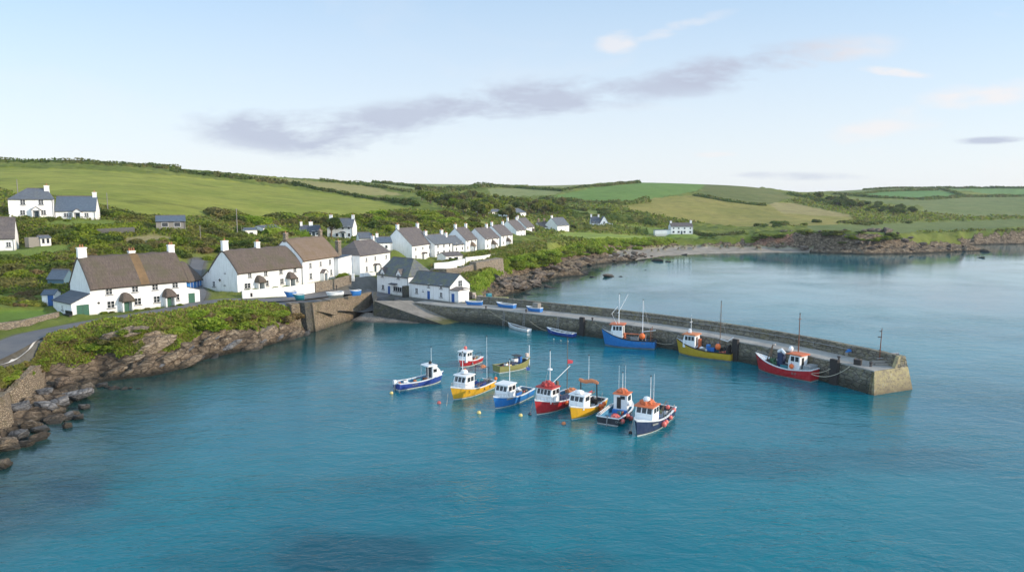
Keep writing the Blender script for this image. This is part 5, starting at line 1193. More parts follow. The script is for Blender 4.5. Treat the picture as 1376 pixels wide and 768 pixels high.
clump([(677, 352), (700, 346), (745, 338), (800, 327), (880, 322), (900, 328), (850, 336), (800, 341), (750, 352), (700, 362), (678, 366)], 75, ['leaf_bright', 'leaf_bright', 'leaf_green'], 1.8, 3.4, 'bank_bush', 'bright green bush on the bank above the rocky shore', 'bush', 'bushes on the shore bank', 10, flat=(.45, .7))
clump([(250, 418), (300, 410), (340, 403), (392, 399), (397, 412), (392, 430), (350, 436), (300, 442), (262, 440)], 34, ['leaf_bright', 'leaf_green', 'leaf_mixed' if False else 'leaf_brown', 'leaf_bright'], 1.5, 2.4, 'clifftop_bush', 'bushy green and brown mound on the cliff edge below the thatched cottages', 'bush', 'bushy mounds on the cliff edge', 11, flat=(.5, .75), margin=.5)
clump([(70, 452), (120, 440), (180, 432), (248, 420), (255, 440), (200, 455), (150, 470), (100, 470)], 36, ['leaf_bright', 'leaf_bright', 'leaf_green', 'leaf_olive'], 1.0, 1.8, 'bracken_mound', 'low bright green bracken mound on the cliff edge below the road', 'bush', 'bracken mounds below the road', 12, flat=(.4, .6), margin=.5)
clump([(0, 482), (40, 470), (62, 478), (50, 500), (0, 512)], 22, ['leaf_bright', 'leaf_olive', 'leaf_brown'], .9, 1.5, 'verge_tuft', 'mixed green and brown tuft between the road and the left sea wall', 'bush', 'tufts above the left sea wall', 13, flat=(.4, .6), margin=.3)
clump([(-5, 386), (50, 385), (60, 400), (55, 412), (-5, 415)], 14, ['leaf_olive', 'leaf_green', 'leaf_brown'], 1.0, 2.0, 'lawn_shrub', 'garden shrub around the small lawn at the left edge', 'shrub', 'shrubs around the small lawn', 14, margin=.3)
clump([(940, 320), (1080, 308), (1160, 312), (1240, 316), (1240, 322), (1150, 324), (1080, 322), (960, 326)], 40, ['leaf_far', 'leaf_green'], 2.0, 3.6, 'headland_bush', 'low dark bush along the top of the far cliffs', 'bush', 'bushes on the far cliff tops', 15, flat=(.4, .6))
clump([(1010, 300), (1090, 298), (1200, 296), (1230, 300), (1120, 306), (1020, 306)], 22, ['leaf_far'], 2.5, 4, 'pasture_bush', 'dark bush scattered on the pasture above the far cliffs', 'bush', 'bushes on the headland pasture', 16)
clump([(170, 340), (210, 333), (290, 345), (285, 352), (260, 350), (180, 346)], 12, ['leaf_dark', 'leaf_green'], 1.4, 2.2, 'yard_bush', 'dark bush right behind the ridge of the long thatched house', 'bush', 'bushes right behind the long ridge', 17)
def single(px, py, kind, q, name, label, cat='bush', tree=False, f=.8, k=0, z=None, col='leaf'):
    p = place(px, py) if z is None else at(px, py, z)
    if p is None: return
    s = (TREE if tree else SHRUB)[kind][k % len((TREE if tree else SHRUB)[kind])]
    if tree: o = copy_tree(s, p, .3, (q, q, q))
    else: o = s.copy(); COL.objects.link(o); o.location = p - Vector((0, 0, .1 * q)); o.scale = (q, q, q * f); o.rotation_euler.z = px
    o.name = name; tag(o, label, cat)
single(685, 247.6, 'leaf_far', 7, 'skyline_tree', 'larger dark round tree alone on the central skyline', 'tree', True)
single(667, 248.0, 'leaf_far', 4, 'skyline_tree', 'smaller dark tree left of the larger one on the central skyline', 'tree', True)
single(213, 227, 'leaf_dark', 7, 'skyline_bush', 'long dark bush humped on the left skyline hedge', f=.5); single(234, 228, 'leaf_dark', 4.5, 'skyline_bush', 'small dark bush right of the hump on the left skyline', f=.7)
single(461, 375, 'leaf_green', 2.2, 'roadside_bush', 'round green bush at the corner of the light brown thatched cottage', z=7.0, f=.95)
single(430, 381.5, 'leaf_green', 1.2, 'roadside_bush', 'small round bush behind the rubble garden wall', z=7.0); single(412, 386, 'leaf_green', 1.1, 'flower_bed', 'clipped bush inside the right end of the white garden wall', z=7.2); 
for px, py, lab in ((333, 392.5, 'leftmost bush inside the white garden wall'), (344, 391.5, 'second bush from the left inside the white garden wall'), (370, 389, 'bush between the two hooded doors of the dark thatched cottage'), (384, 387.5, 'dark bush left of the right hooded door of the dark thatched cottage')): single(px, py, 'leaf_green', 1.15, 'flower_bed', lab, 'shrub', z=7.1)
for k, (px, py) in enumerate(((140, 421.5), (150, 420), (183, 417.5), (199, 416), (212, 414.5), (232, 412.5), (242, 411))): single(px, py, ['leaf_green', 'leaf_olive'][k % 2], .55 + .2 * (k % 3 == 0), 'wall_plant', ['low plant left of the left green front door', 'flowering plant beside the left green front door', 'low plant between the two green front doors, nearest the left one', 'plant under the lower window between the two green doors', 'leafy plant just left of the right green front door', 'dark plants right of the right green front door', 'plant beside the green door of the right annex'][k], 'plant', z=7.0)
single(474, 369, 'leaf_dark', 1.1, 'gate_plant', 'dark clipped bush on the white gate pier by the hipped house', z=7.2)
single(488, 370, 'leaf_green', 1.0, 'gate_plant', 'green bush under the left front window of the hipped house', z=7.2); single(500, 368, 'leaf_green', 1.1, 'gate_plant', 'green bush under the porch window of the hipped house', z=7.2)
single(120, 346, 'pampas' if False else 'leaf_brown', 1.6, 'pampas_clump', 'pale tan plume bush behind the left chimney of the long thatched house')
single(445, 318.5, 'leaf_dark', 3.6, 'hill_tree', 'round tree in front of the white two storey hill house', 'tree', True, z=atY(445, 322, 225).z)
single(25, 292, 'leaf_dark', 2.8, 'manor_bush', 'dark bush against the front of the manor house', k=1); single(68, 297, 'leaf_dark', 1.1, 'manor_bush', 'small pointed bush at the right front corner of the manor house', f=1.4); single(90, 297, 'leaf_green', .9, 'manor_bush', 'small round bush before the manor wing')
single(609, 352, 'leaf_green', 2.0, 'terrace_bush', 'tall bush below the blue slated terrace cottage')
for k, (px, py, q) in enumerate(((1047, 255, 4), (1070, 256, 4.5), (1078, 256, 3.5), (1098, 257, 4.5))): single(px, py, 'leaf_far', q, 'skyline_tree', ['small tree standing left of the farm trees on the right skyline', 'left tree of the tight clump on the right skyline', 'middle tree of the tight clump on the right skyline', 'right tree of the tight clump on the right skyline'][k], 'tree', True, k=k)
for o in PROTO:
    for c in list(o.children): bpy.data.objects.remove(c)
    bpy.data.objects.remove(o)
# ---- hedges
def hedge(P, w, h, leaf, label, cs=.5, lo=60, dens=1.0, name='hedge'):
    pts, ok = place_many(P, lo=lo, n=900); pts = [Vector(p) for p, k in zip(pts, ok) if k]
    if len(pts) < 2: return
    S = []
    for a, b in zip(pts[:-1], pts[1:]):
        n = max(2, int((b - a).length / (w * .7))); S += [a.lerp(b, k / n) for k in range(n)]
    S.append(pts[-1]); S = np.array([tuple(p) for p in S]); S[:, 2] = sample(S[:, 0], S[:, 1])
    r = np.random.default_rng(int(P[0][0] * 7 + P[0][1])); S[:, :2] += r.normal(size=(len(S), 2)) * w * .12
    n = int(len(S) * 26 * dens); k = r.integers(len(S) - 1, size=n); t = r.random((n, 1)); C = S[k] * (1 - t) + S[k + 1] * t
    a = r.random(n) * math.pi; hh = h * (.75 + .5 * vnoise(C[:, 0] / (w * 3), C[:, 1] / (w * 3), None, 3) * .8 + .15)
    D = np.stack([np.cos(a) * w * .5, np.zeros(n), np.sin(a) * hh], 1); d = (S[k + 1] - S[k]); d[:, 2] = 0; d /= np.linalg.norm(d, axis=1)[:, None] + 1e-9
    Q = C + np.stack([-d[:, 1] * D[:, 0], d[:, 0] * D[:, 0], D[:, 2]], 1)
    V, F = cards(Q, cs, seed=n)
    cv = []; cf = []
    for i in range(len(S)):
        d = S[min(i + 1, len(S) - 1)] - S[max(i - 1, 0)]; l = np.array([-d[1], d[0], 0]); l /= np.linalg.norm(l) + 1e-9; hq = h * .8 * (.9 + .3 * float(vnoise(np.array(S[i, 0] / (w * 3)), np.array(S[i, 1] / (w * 3)), None, 3)))
        for o, z in ((-.45, -.5), (-.4, hq * .6), (0, hq), (.4, hq * .6), (.45, -.5)): cv.append(S[i] + l * o * w + np.array([0, 0, z]))
    for i in range(len(S) - 1):
        for j in range(4): cf.append((i * 5 + j, (i + 1) * 5 + j, (i + 1) * 5 + j + 1, i * 5 + j + 1))
    tag(tri2quadmesh(name, [(V, F, 0), (cv, cf, 0)], [M[leaf]]), label, 'hedge')
for P, w, h, lf, lab, cs in (
    ([(-20, 219), (60, 220), (120, 222), (170, 224.5), (240, 228.5), (300, 232.5), (360, 236.5)], 5, 3.2, 'leaf_dark', 'hedge along the top of the big hill field on the left skyline', 1.5),
    ([(365, 237), (420, 240.5), (470, 243.5), (520, 245.5)], 4, 2.6, 'leaf_far', 'thin hedge along the skyline above the yellowish field strip', 1.6),
    ([(228, 231.5), (300, 239), (350, 244.5), (400, 251), (430, 257), (470, 264), (520, 272), (560, 279)], 5, 3.4, 'leaf_dark', 'dark hedge between the big hill field and the yellowish strip', 1.4),
    ([(430, 244), (500, 251), (550, 259), (600, 262)], 5, 3.2, 'leaf_far', 'hedge on the upper side of the yellowish field strip', 1.5),
    ([(500, 245.5), (560, 252), (600, 257)], 5, 2.8, 'leaf_far', 'faint hedge crossing the pale fields behind the village hill', 1.6),
    ([(600, 247.5), (660, 248), (720, 247), (780, 245.5), (850, 245), (930, 246.5)], 5, 2.6, 'leaf_far', 'thin hedge along the central skyline', 1.8),
    ([(665, 252), (700, 253), (755, 256.5)], 5, 3.4, 'leaf_far', 'hedge between the two pale fields behind the wooded valley', 1.8),
    ([(752, 257), (780, 253), (815, 250), (860, 246)], 5, 3.2, 'leaf_far', 'hedge climbing along the upper edge of the bright green field', 1.8),
    ([(560, 256), (600, 258), (640, 253), (662, 252)], 8, 6, 'leaf_far', 'thick tree line entering the wooded valley from the left fields', 2.2),
    ([(728, 269), (780, 273), (840, 275), (870, 271)], 7, 4.5, 'leaf_far', 'thick hedge under the bright green field', 1.8),
    ([(935, 263), (980, 271), (1030, 277)], 6, 2.5, 'leaf_dark', 'dark hedge under the heathy patch of the headland hill', 1.6),
    ([(1060, 262), (1090, 268), (1140, 280)], 7, 4, 'leaf_far', 'hedge between the golden field and the distant valley', 1.8),
    ([(1100, 258), (1160, 255.5), (1240, 253), (1330, 253), (1400, 253.5)], 6, 3, 'leaf_far', 'hedge along the right skyline', 2.4),
    ([(1120, 262), (1180, 266.5), (1240, 268.5), (1296, 264.5), (1400, 262.5)], 7, 3.4, 'leaf_far', 'hedge along the lower edge of the bright fields on the right', 2.2),
    ([(1262, 254), (1280, 259), (1298, 264)], 6, 3, 'leaf_far', 'short hedge dividing the two bright fields on the right', 2.2),
    ([(1130, 263), (1180, 258), (1260, 256)], 6, 3, 'leaf_far', 'hedge along the upper edge of the right hand bright field', 2.2),
    ([(767, 307), (785, 308.5), (800, 309), (850, 311.5), (868, 314)], 6, 4.5, 'leaf_far', 'shelter hedge running from the cottage row towards the beach house', 1.3),
    ([(770, 293), (840, 297), (885, 302)], 6, 4.5, 'leaf_dark', 'dark hedge behind the isolated bay house', 1.3),
    ([(930, 314), (960, 318), (1000, 315)], 5, 3, 'leaf_dark', 'hedge running right from the beach house', 1.2)):
    hedge(P, w, h, lf, lab, cs)
hedge([(100, 308.5), (130, 309), (180, 307), (192, 303)], 2.0, 1.6, 'leaf_green', 'clipped green hedge along the edge of the manor lawn', .5, dens=1.5)
hedge([(357, 317), (385, 316), (417, 320.5)], 3.0, 3.2, 'leaf_bright', 'clipped bright hedge below the white bungalow', .5, dens=1.6)
hedge([(-10, 386), (20, 383), (50, 380)], 2.0, 1.8, 'leaf_olive', 'low hedge above the small lawn at the left edge', .45, dens=1.5)
# ---- undergrowth: uncountable bramble, bracken and grass
def undergrowth(name, poly, n, leaf, k, seed, lift=.25, pile=0, tmin=.3, up=.35, rocky_ok=False, fields=False):
    r = np.random.default_rng(seed); pts = rand_in(poly, n, r); pos, ok = place_many(pts, lo=60, n=500); pos = pos[ok]
    h = pos[:, 2]; t = sample(pos[:, 0], pos[:, 1], 't')
    keep = (t + .35 * fbm(pos[:, 0] / 4, pos[:, 1] / 4, None, 3, 55) > tmin) & (h > 1.3)
    _, fld = ground_colour(pos[:, 0], pos[:, 1], h); keep &= (fld < .5) | fields
    pos = pos[keep]; pos = pos[~blocked_np(pos[:, 0], pos[:, 1])]
    far = np.clip(np.hypot(pos[:, 0], pos[:, 1]) / 250, .6, 3); lump = np.abs(fbm(pos[:, 0] / 5.5, pos[:, 1] / 5.5, None, 4, 61)) * far ** .5 * 1.5
    s = k * np.hypot(pos[:, 0], pos[:, 1]); pos[:, 2] += lump + s * lift + r.random(len(pos)) * pile
    V, F = cards(pos, s, up=up, seed=seed); o = mesh_np(name, V, F, M[leaf]); tag(o, kind='stuff'); return o
HILL = [(-10, 345), (-10, 395), (100, 400), (110, 350), (290, 340), (300, 335), (380, 320), (480, 330), (600, 320), (700, 312), (780, 340), (800, 325), (880, 320), (930, 300), (1140, 308), (1250, 314), (1376, 310), (1376, 292), (1240, 286), (1130, 266), (1090, 262), (1000, 285), (820, 275), (720, 268), (650, 262), (560, 258), (600, 284), (520, 284), (430, 290), (345, 298), (300, 284), (200, 292), (130, 275), (60, 262), (-10, 255)]
undergrowth('hillside_scrub', HILL, 20000, 'leaf_green', .0034, 31)
undergrowth('hillside_bramble', HILL, 15000, 'leaf_olive', .0034, 32)
undergrowth('hillside_gorse', HILL, 12000, 'leaf_dark', .0036, 33)
CLIFF = [(40, 470), (85, 440), (130, 434), (250, 418), (310, 405), (392, 398), (398, 425), (380, 445), (300, 452), (262, 470), (180, 478), (140, 490), (95, 490), (60, 486)]
undergrowth('cliff_grass', CLIFF, 26000, 'leaf_bright', .0034, 34, pile=.45, up=2.0, tmin=.12)
undergrowth('cliff_bracken', CLIFF, 20000, 'leaf_mixed', .0034, 35, pile=.5, up=1.5, tmin=.15)
undergrowth('verge_grass', [(-10, 490), (0, 480), (45, 466), (72, 476), (66, 500), (20, 518), (-10, 530)], 9000, 'leaf_mixed', .0032, 36, pile=.4, up=1.5, tmin=.1)
SHORE = [(640, 372), (680, 350), (740, 338), (800, 322), (900, 322), (915, 330), (850, 340), (800, 350), (760, 358), (720, 366), (670, 384), (640, 392), (622, 382)]
undergrowth('shore_bank_grass', SHORE, 14000, 'leaf_bright', .0030, 37, pile=.3, up=1.5, tmin=.3)
undergrowth('terrace_bank_scrub', [(575, 360), (640, 340), (735, 322), (735, 336), (680, 350), (640, 372), (640, 385), (618, 388), (590, 374)], 6000, 'leaf_mixed', .003, 38, pile=.3, tmin=.3)
undergrowth('wall_top_grass', [(418, 410), (440, 404), (497, 396), (498, 400), (440, 410), (420, 412)], 1800, 'leaf_green', .0026, 39, pile=.2, tmin=.0, up=1.2)
# ---- rocks
def make_rock(seed, mat, sub=4, sh=(1, 1, .6)):
    bm = bmesh.new(); bmesh.ops.create_icosphere(bm, subdivisions=sub, radius=1); co = np.array([v.co[:] for v in bm.verts])
    n = fbm(co[:, 0] * 1.1 + seed * 3.3, co[:, 1] * 1.1, co[:, 2] * 1.6, 5, seed, True) * .32 + fbm(co[:, 0] * 2.5 + seed, co[:, 1] * 2.5, co[:, 2] * 4.5, 4, seed + 3) * .16
    # flat cleaved faces
    r = np.random.default_rng(seed)
    q = co * (1 + n)[:, None]
    for k in range(18):
        d = r.normal(size=3); d /= np.linalg.norm(d); c = .5 + .3 * r.random(); e = (q @ d) - c; q -= np.where(e > 0, e * .95, 0)[:, None] * d
    tl = q[:, 2] + .35 * q[:, 0]; sw = (tl / .22 + seed) % 1.0; q[:, :2] *= (1 + .10 * (np.where(sw < .7, sw / .7, (1 - sw) / .3) - .5))[:, None]
    q *= (1 + .07 * fbm(co[:, 0] * 5, co[:, 1] * 5, co[:, 2] * 7, 3, seed + 9))[:, None]
    q *= np.array(sh)
    for v, p in zip(bm.verts, q): v.co = p
    me = bpy.data.meshes.new('rock'); bm.to_mesh(me); bm.free(); me.materials.append(M[mat]); o = link(bpy.data.objects.new('rock', me)); return o
RK = {k: [make_rock(s, m, 4, sh) for s in ss] for k, m, ss, sh in (('tan', 'rock_tan', (1, 2, 3), (1, 1, .7)), ('grey', 'rock_grey', (4, 5, 6), (1.1, .9, .55)), ('dark', 'rock_dark', (7, 8, 9), (1.1, .9, .6)))}
def rock_at(p, kind, s, name, label, group=None, cat='rock', k=0, sc=(1, 1, 1)):
    o = RK[kind][k % 3].copy(); COL.objects.link(o); o.location = p; o.scale = (s * sc[0], s * sc[1], s * sc[2]); o.rotation_euler = (rnd.uniform(-.25, .25), rnd.uniform(-.25, .25), rnd.uniform(0, 6.28)); o.name = name; return tag(o, label, cat, group)
BL = [(100, 533, 2.3, 'grey', 'large pale grey slab boulder nearest the cove'), (82, 545, 1.7, 'grey', 'grey boulder left of the large pale slab'), (63, 552, 1.6, 'grey', 'grey boulder at the foot of the short rubble wall'), (72, 562, 1.5, 'dark', 'dark boulder below the grey ones by the water'), (92, 558, 1.2, 'grey', 'grey boulder under the large slab'),
      (44, 570, 1.5, 'tan', 'tan boulder in the middle of the boulder heap'), (30, 562, 1.4, 'grey', 'grey block against the left sea wall'), (24, 585, 1.6, 'grey', 'squat grey boulder low on the heap at the left'), (50, 585, 1.2, 'dark', 'dark boulder at the lowest point of the heap'), (12, 598, 1.9, 'tan', 'big brown boulder at the left edge of the shore'), (34, 594, 1.1, 'dark', 'dark pointed rock beside the big brown boulder'),
      (79, 552, 1.0, 'tan', 'small tan boulder between grey ones'), (97, 556, .9, 'tan', 'tan rounded stone at the water, left of its pair'), (106, 558, .85, 'grey', 'grey rounded stone at the water, last of the row'), (90, 568, .8, 'tan', 'small tan stone awash below the heap'), (60, 536, 1.2, 'grey', 'grey boulder tucked under the short wall'), (118, 520, 1.4, 'tan', 'brown boulder in the corner of the cove'), (84, 520, 1.6, 'dark', 'dark boulder against the cliff foot behind the slab'),
      (136, 516, .9, 'grey', 'small grey rock at the head of the cove'), (2, 622, 1.2, 'tan', 'low wet rock at the very left edge'), (44, 548, 1.2, 'tan', 'tan rock leaning on the wall foot'), (57, 575, 1.1, 'grey', 'grey stone wedged low in the heap'), (112, 545, 1.0, 'grey', 'grey stone at the right tip of the large slab')]
for k, (px, py, s, kd, lab) in enumerate(BL): p = at(px, py, .3 + .1 * (k % 3)); p.z = max(.2, Hs(p.x, p.y) + s * .15); rock_at(p, kd, s, 'boulder', lab, k=k)
for k, (px, py, s) in enumerate(((150, 523, .8), (158, 522, .7), (168, 523, .6), (176, 521.5, .5), (145, 520, .6), (186, 522.5, .4))): rock_at(at(px, py, -.05), 'dark', s, 'awash_rock', 'dark rock awash in a short line off the cove', 'rocks awash off the cove', k=k)
for k, (px, py, s, lab) in enumerate(((737, 386, 1.7, 'black rock with a blunt top standing off the rocky shore'), (744, 387.5, .9, 'low black rock right of the blunt one'), (709, 396, .9, 'low black rock nearest the pier'), (716, 396.5, .5, 'tiny black rock nearest the pier'), (797, 372.5, 1.2, 'low dark rock left of the larger pair in the bay'), (819, 372, 2.2, 'widest dark rock awash in the bay'), (833, 372, .8, 'small dark rock right of the widest one'), (807.5, 364.5, .9, 'single small rock further out in the bay'), (885, 351, 2.3, 'dark rock off the beach, left of its pair'), (896.5, 352, 1.5, 'dark rock off the beach, right of its pair'),
      (1318, 346.5, 1.8, 'lone rock right of the headland tip'), (1326, 338.5, 2.4, 'outermost rock of the headland reef'), (751, 380, .6, 'tiny rock awash between shore and the widest rock'), (868, 363, .5, 'tiny rock awash in the middle of the bay'))): rock_at(at(px, py, -.1), 'dark', s, 'sea_rock', lab, k=k, sc=(1.3, 1, .8))
def rocks_along(P, n, kind, s0, s1, name, label, group, inl=(0, 3), seed=3, zoff=.2, slab=False):
    r = np.random.default_rng(seed)
    for k in range(n):
        t = r.random() * (len(P) - 1); i = int(t); a, b = P[i], P[i + 1]; f = t - i; px, py = a[0] + (b[0] - a[0]) * f, a[1] + (b[1] - a[1]) * f
        p = at(px, py, 0); dist = p.length; d = inl[0] + (inl[1] - inl[0]) * r.random(); q = Vector((p.x * (1 + d / dist), p.y * (1 + d / dist), 0)); s = s0 + (s1 - s0) * r.random() ** 2
        q.z = Hs(q.x, q.y) + s * zoff; rock_at(q, kind if isinstance(kind, str) else kind[int(r.integers(len(kind)))], s, name, label, group, k=k)
        if slab: o = COL.objects[-1]; w = at(b[0], b[1], 0) - at(a[0], a[1], 0); o.rotation_euler = (r.normal() * .12, -.28 + r.normal() * .1, math.atan2(w.y, w.x)); o.scale = (s * 1.9, s * .8, s * .95)
rocks_along([(155, 510), (205, 505), (257, 492), (295, 479), (344, 470), (385, 458), (412, 450)], 40, ['tan', 'tan', 'grey'], .5, 1.5, 'cliff_rock', 'jagged brown rock at the foot of the green cliff', 'rocks along the cliff foot', (-.2, 3.0), 5, slab=True)
rocks_along([(160, 508), (205, 504), (257, 492), (295, 479), (344, 470), (385, 458)], 16, ['tan', 'tan'], 1.2, 2.3, 'rock_outcrop', 'tan rock outcrop showing through the cliff greenery', 'outcrops in the cliff face', (2.5, 5.5), 6, -.25, slab=True)
rocks_along([(668, 398), (690, 394), (719, 388), (718, 382), (750, 372), (787, 369), (773, 362), (800, 355), (845, 351), (880, 345)], 95, 'dark', .8, 2.6, 'shore_rock', 'dark jagged rock on the shore beyond the pier', 'rocks of the shore beyond the pier', (0, 16), 7)
rocks_along([(1040, 337), (1085, 338.5), (1160, 341), (1215, 340.5), (1255, 339.5), (1300, 338)], 45, 'dark', 1.2, 3.4, 'headland_rock', 'black rock of the distant headland reef', 'rocks of the headland reef', (0, 18), 8)
rocks_along([(850, 352), (880, 346), (950, 343)], 8, 'dark', .8, 2, 'beach_rock', 'dark rock at the near end of the grey beach', 'rocks on the beach', (0, 10), 9)
for o in [o for l in RK.values() for o in l]: bpy.data.objects.remove(o)
# ---- poles, fences
def pole(px, py, top_py, Y, label, name='telegraph_pole', cat='pole', r=.12, arm=False):
    p = atY(px, py, Y); z = atY(px, top_py, Y).z; b = MB(); b.tube([(0, 0, -1), (0, 0, z - p.z)], [r, r * .7], M['timber_grey'], 8); o = b.build(name); o.location = p; tag(o, label, cat)
    if arm: q = MB(); q.box((0, 0, z - p.z - .4), (1.2, .1, .1), M['timber']); q.build('cross_arm', o)
pole(144.5, 276, 259, 200, 'pale pole standing at the foot of the big field beside the manor wing'); pole(319, 312.5, 280, 205, 'tall telegraph pole left of the green roofed shed', arm=True, r=.16); pole(269.5, 322, 303, 190, 'short pale pole among the bushes between the barn and the tall pole')
pole(231, 316, 311, 188, 'low white marker post below the timber barn', 'marker_post', 'post', .1); pole(325, 312, 305, 212, 'short post right beside the tall telegraph pole', 'marker_post', 'post'); pole(23.5, 254, 241, 186, 'white flagpole rising behind the manor roof', 'flagpole', 'pole', .12)
b = MB(); a, c = place(130, 316), place(182, 313)
if a and c:
    n = 34
    for k in range(n): q = a.lerp(c, k / n); q.z = Hs(q.x, q.y); b.box((q.x, q.y, q.z + .7), (.3, .05, 1.5 + .1 * (k % 3)), M['timber_grey'])
    tag(b.build('board_fence'), 'weathered board fence below the manor lawn', 'fence')
# ================================================================== boats
HULL = {}
def hull_obj(root, L, B, fb, mat, fm=None, strake='boat_white', boot='antifoul', tr=.78, rake=.5, floor=.35, fore=.25, deck='deck_blue', stripe=None, coam=.1):
    """fb = freeboard at stern, middle, bow; x from stern to bow, origin amidships on the water"""
    n = 22; m = M
    def half(t):
        return B / 2 * ((tr + (1 - tr) * math.sin(min(t / .5, 1) * math.pi / 2)) if t < .5 else max(0.0, 1 - ((t - .5) / .5) ** 2.3))
    def fz(t): s_, mid, bw = fb; return mid + (bw - mid) * max(0, (t - .35) / .65) ** 1.8 + (s_ - mid) * max(0, (.4 - t) / .4) ** 1.6
    rows = []; levels = (-.45, 0, .1, 'mid', 'str', 'top')
    V = []; 
    for i in range(n + 1):
        t = i / n; hb = half(t); f = fz(t); fl = (1 - t) if t > .5 else .5
        for j, (zf, wf) in enumerate(((-.5, .30), (.0, .80 - .25 * max(0, t - .5)), (.10, .84 - .2 * max(0, t - .5)), (f * .55, .95 - .08 * max(0, t - .5) * 2), (f - .06, .995), (f, 1.02))):
            z = zf; x = -L / 2 + L * t + (rake * (max(z, -.3) / fb[2] - 1) * max(0, (t - .55) / .45) ** 2 if True else 0)
            V.append((x, hb * wf, z))
    K = 6; b = MB(); fs = {k: [] for k in range(5)}
    R_ = [(x, -y, z) for (x, y, z) in V]; off = len(V); allV = V + R_
    mats = [mat if False else 'hull_black', boot, mat, mat if not stripe else stripe, strake]
    mats[0] = boot
    for i in range(n):
        for j in range(5):
            a, c, d, e = i * K + j, (i + 1) * K + j, (i + 1) * K + j + 1, i * K + j + 1
            fs[j].append((a, e, d, c)); fs[j].append((off + a, off + c, off + d, off + e))
    b.v = list(allV); 
    for j in range(5):
        mi = b.mi(m[mats[j]])
        for f in fs[j]: b.f.append(f); b.m.append(mi)
    for j in range(5): b.f.append((j, off + j, off + j + 1, j + 1)); b.m.append(b.mi(m[mats[j] if j != 4 else mats[4]]))
    bm_ = b.build('hull', root, smooth=False)
    bm = bmesh.new(); bm.from_mesh(bm_.data); bmesh.ops.remove_doubles(bm, verts=bm.verts, dist=.004); bmesh.ops.recalc_face_normals(bm, faces=bm.faces)
    bm.to_mesh(bm_.data); bm.free()
    HULL.update(half=half, L=L, fz=fz)
    # gunwale cap, liner and deck
    g = MB(); th = .14
    top = [(-L / 2 + L * i / n + (rake * 0), half(i / n), fz(i / n)) for i in range(n + 1)]
    vs = []
    for (x, y, z) in top:
        yi = max(0, y - th); vs += [(x, y * 1.03 + .03, z), (x, y * 1.03 + .03, z + .07), (x, yi, z + .07), (x, yi, z)]
    k = len(vs); vs2 = vs + [(x, -y, z) for (x, y, z) in vs]
    for i in range(n):
        for j in range(4):
            q = (i * 4 + j, (i + 1) * 4 + j, (i + 1) * 4 + (j + 1) % 4, i * 4 + (j + 1) % 4)
            g.f.append(q); g.f.append(tuple(k + a for a in q[::-1]))
    g.v = vs2; g.m = [g.mi(m[strake])] * len(g.f)
    g.box((-L / 2 + .03, 0, fb[0] + .035), (.14, half(0) * 2, .075), m[strake]); g.build('gunwale', root)
    d = MB(); vs = []; nf = int(n * (1 - fore))
    for i in range(0, nf + 1):
        t = i / n; x = -L / 2 + L * t + (.06 if i == 0 else 0); y = max(0, half(t) - th + .01); vs += [(x, y, fz(t) + .05), (x, y * .9, floor), (x, -y * .9, floor), (x, -y, fz(t) + .05)]
    for i in range(nf):
        for j in range(3): d.f.append((i * 4 + j, i * 4 + j + 1, (i + 1) * 4 + j + 1, (i + 1) * 4 + j))
    d.f += [(3, 2, 1, 0), (nf * 4, nf * 4 + 1, nf * 4 + 2, nf * 4 + 3)]; d.v = vs; d.m = [d.mi(m[deck])] * len(d.f); d.build('deck_well', root)
    e = MB(); vs = []
    for i in range(nf, n + 1):
        t = i / n; x = -L / 2 + L * t; y = half(t) * .98; vs += [(x, y, fz(t) + .02), (x, 0, fz(t) + .09), (x, -y, fz(t) + .02)]
    q = n - nf
    for i in range(q):
        for j in range(2): e.f.append((i * 3 + j, i * 3 + j + 1, (i + 1) * 3 + j + 1, (i + 1) * 3 + j))
    e.v = vs; e.m = [e.mi(m['boat_white'])] * len(e.f); e.build('foredeck', root)
    return half, fz
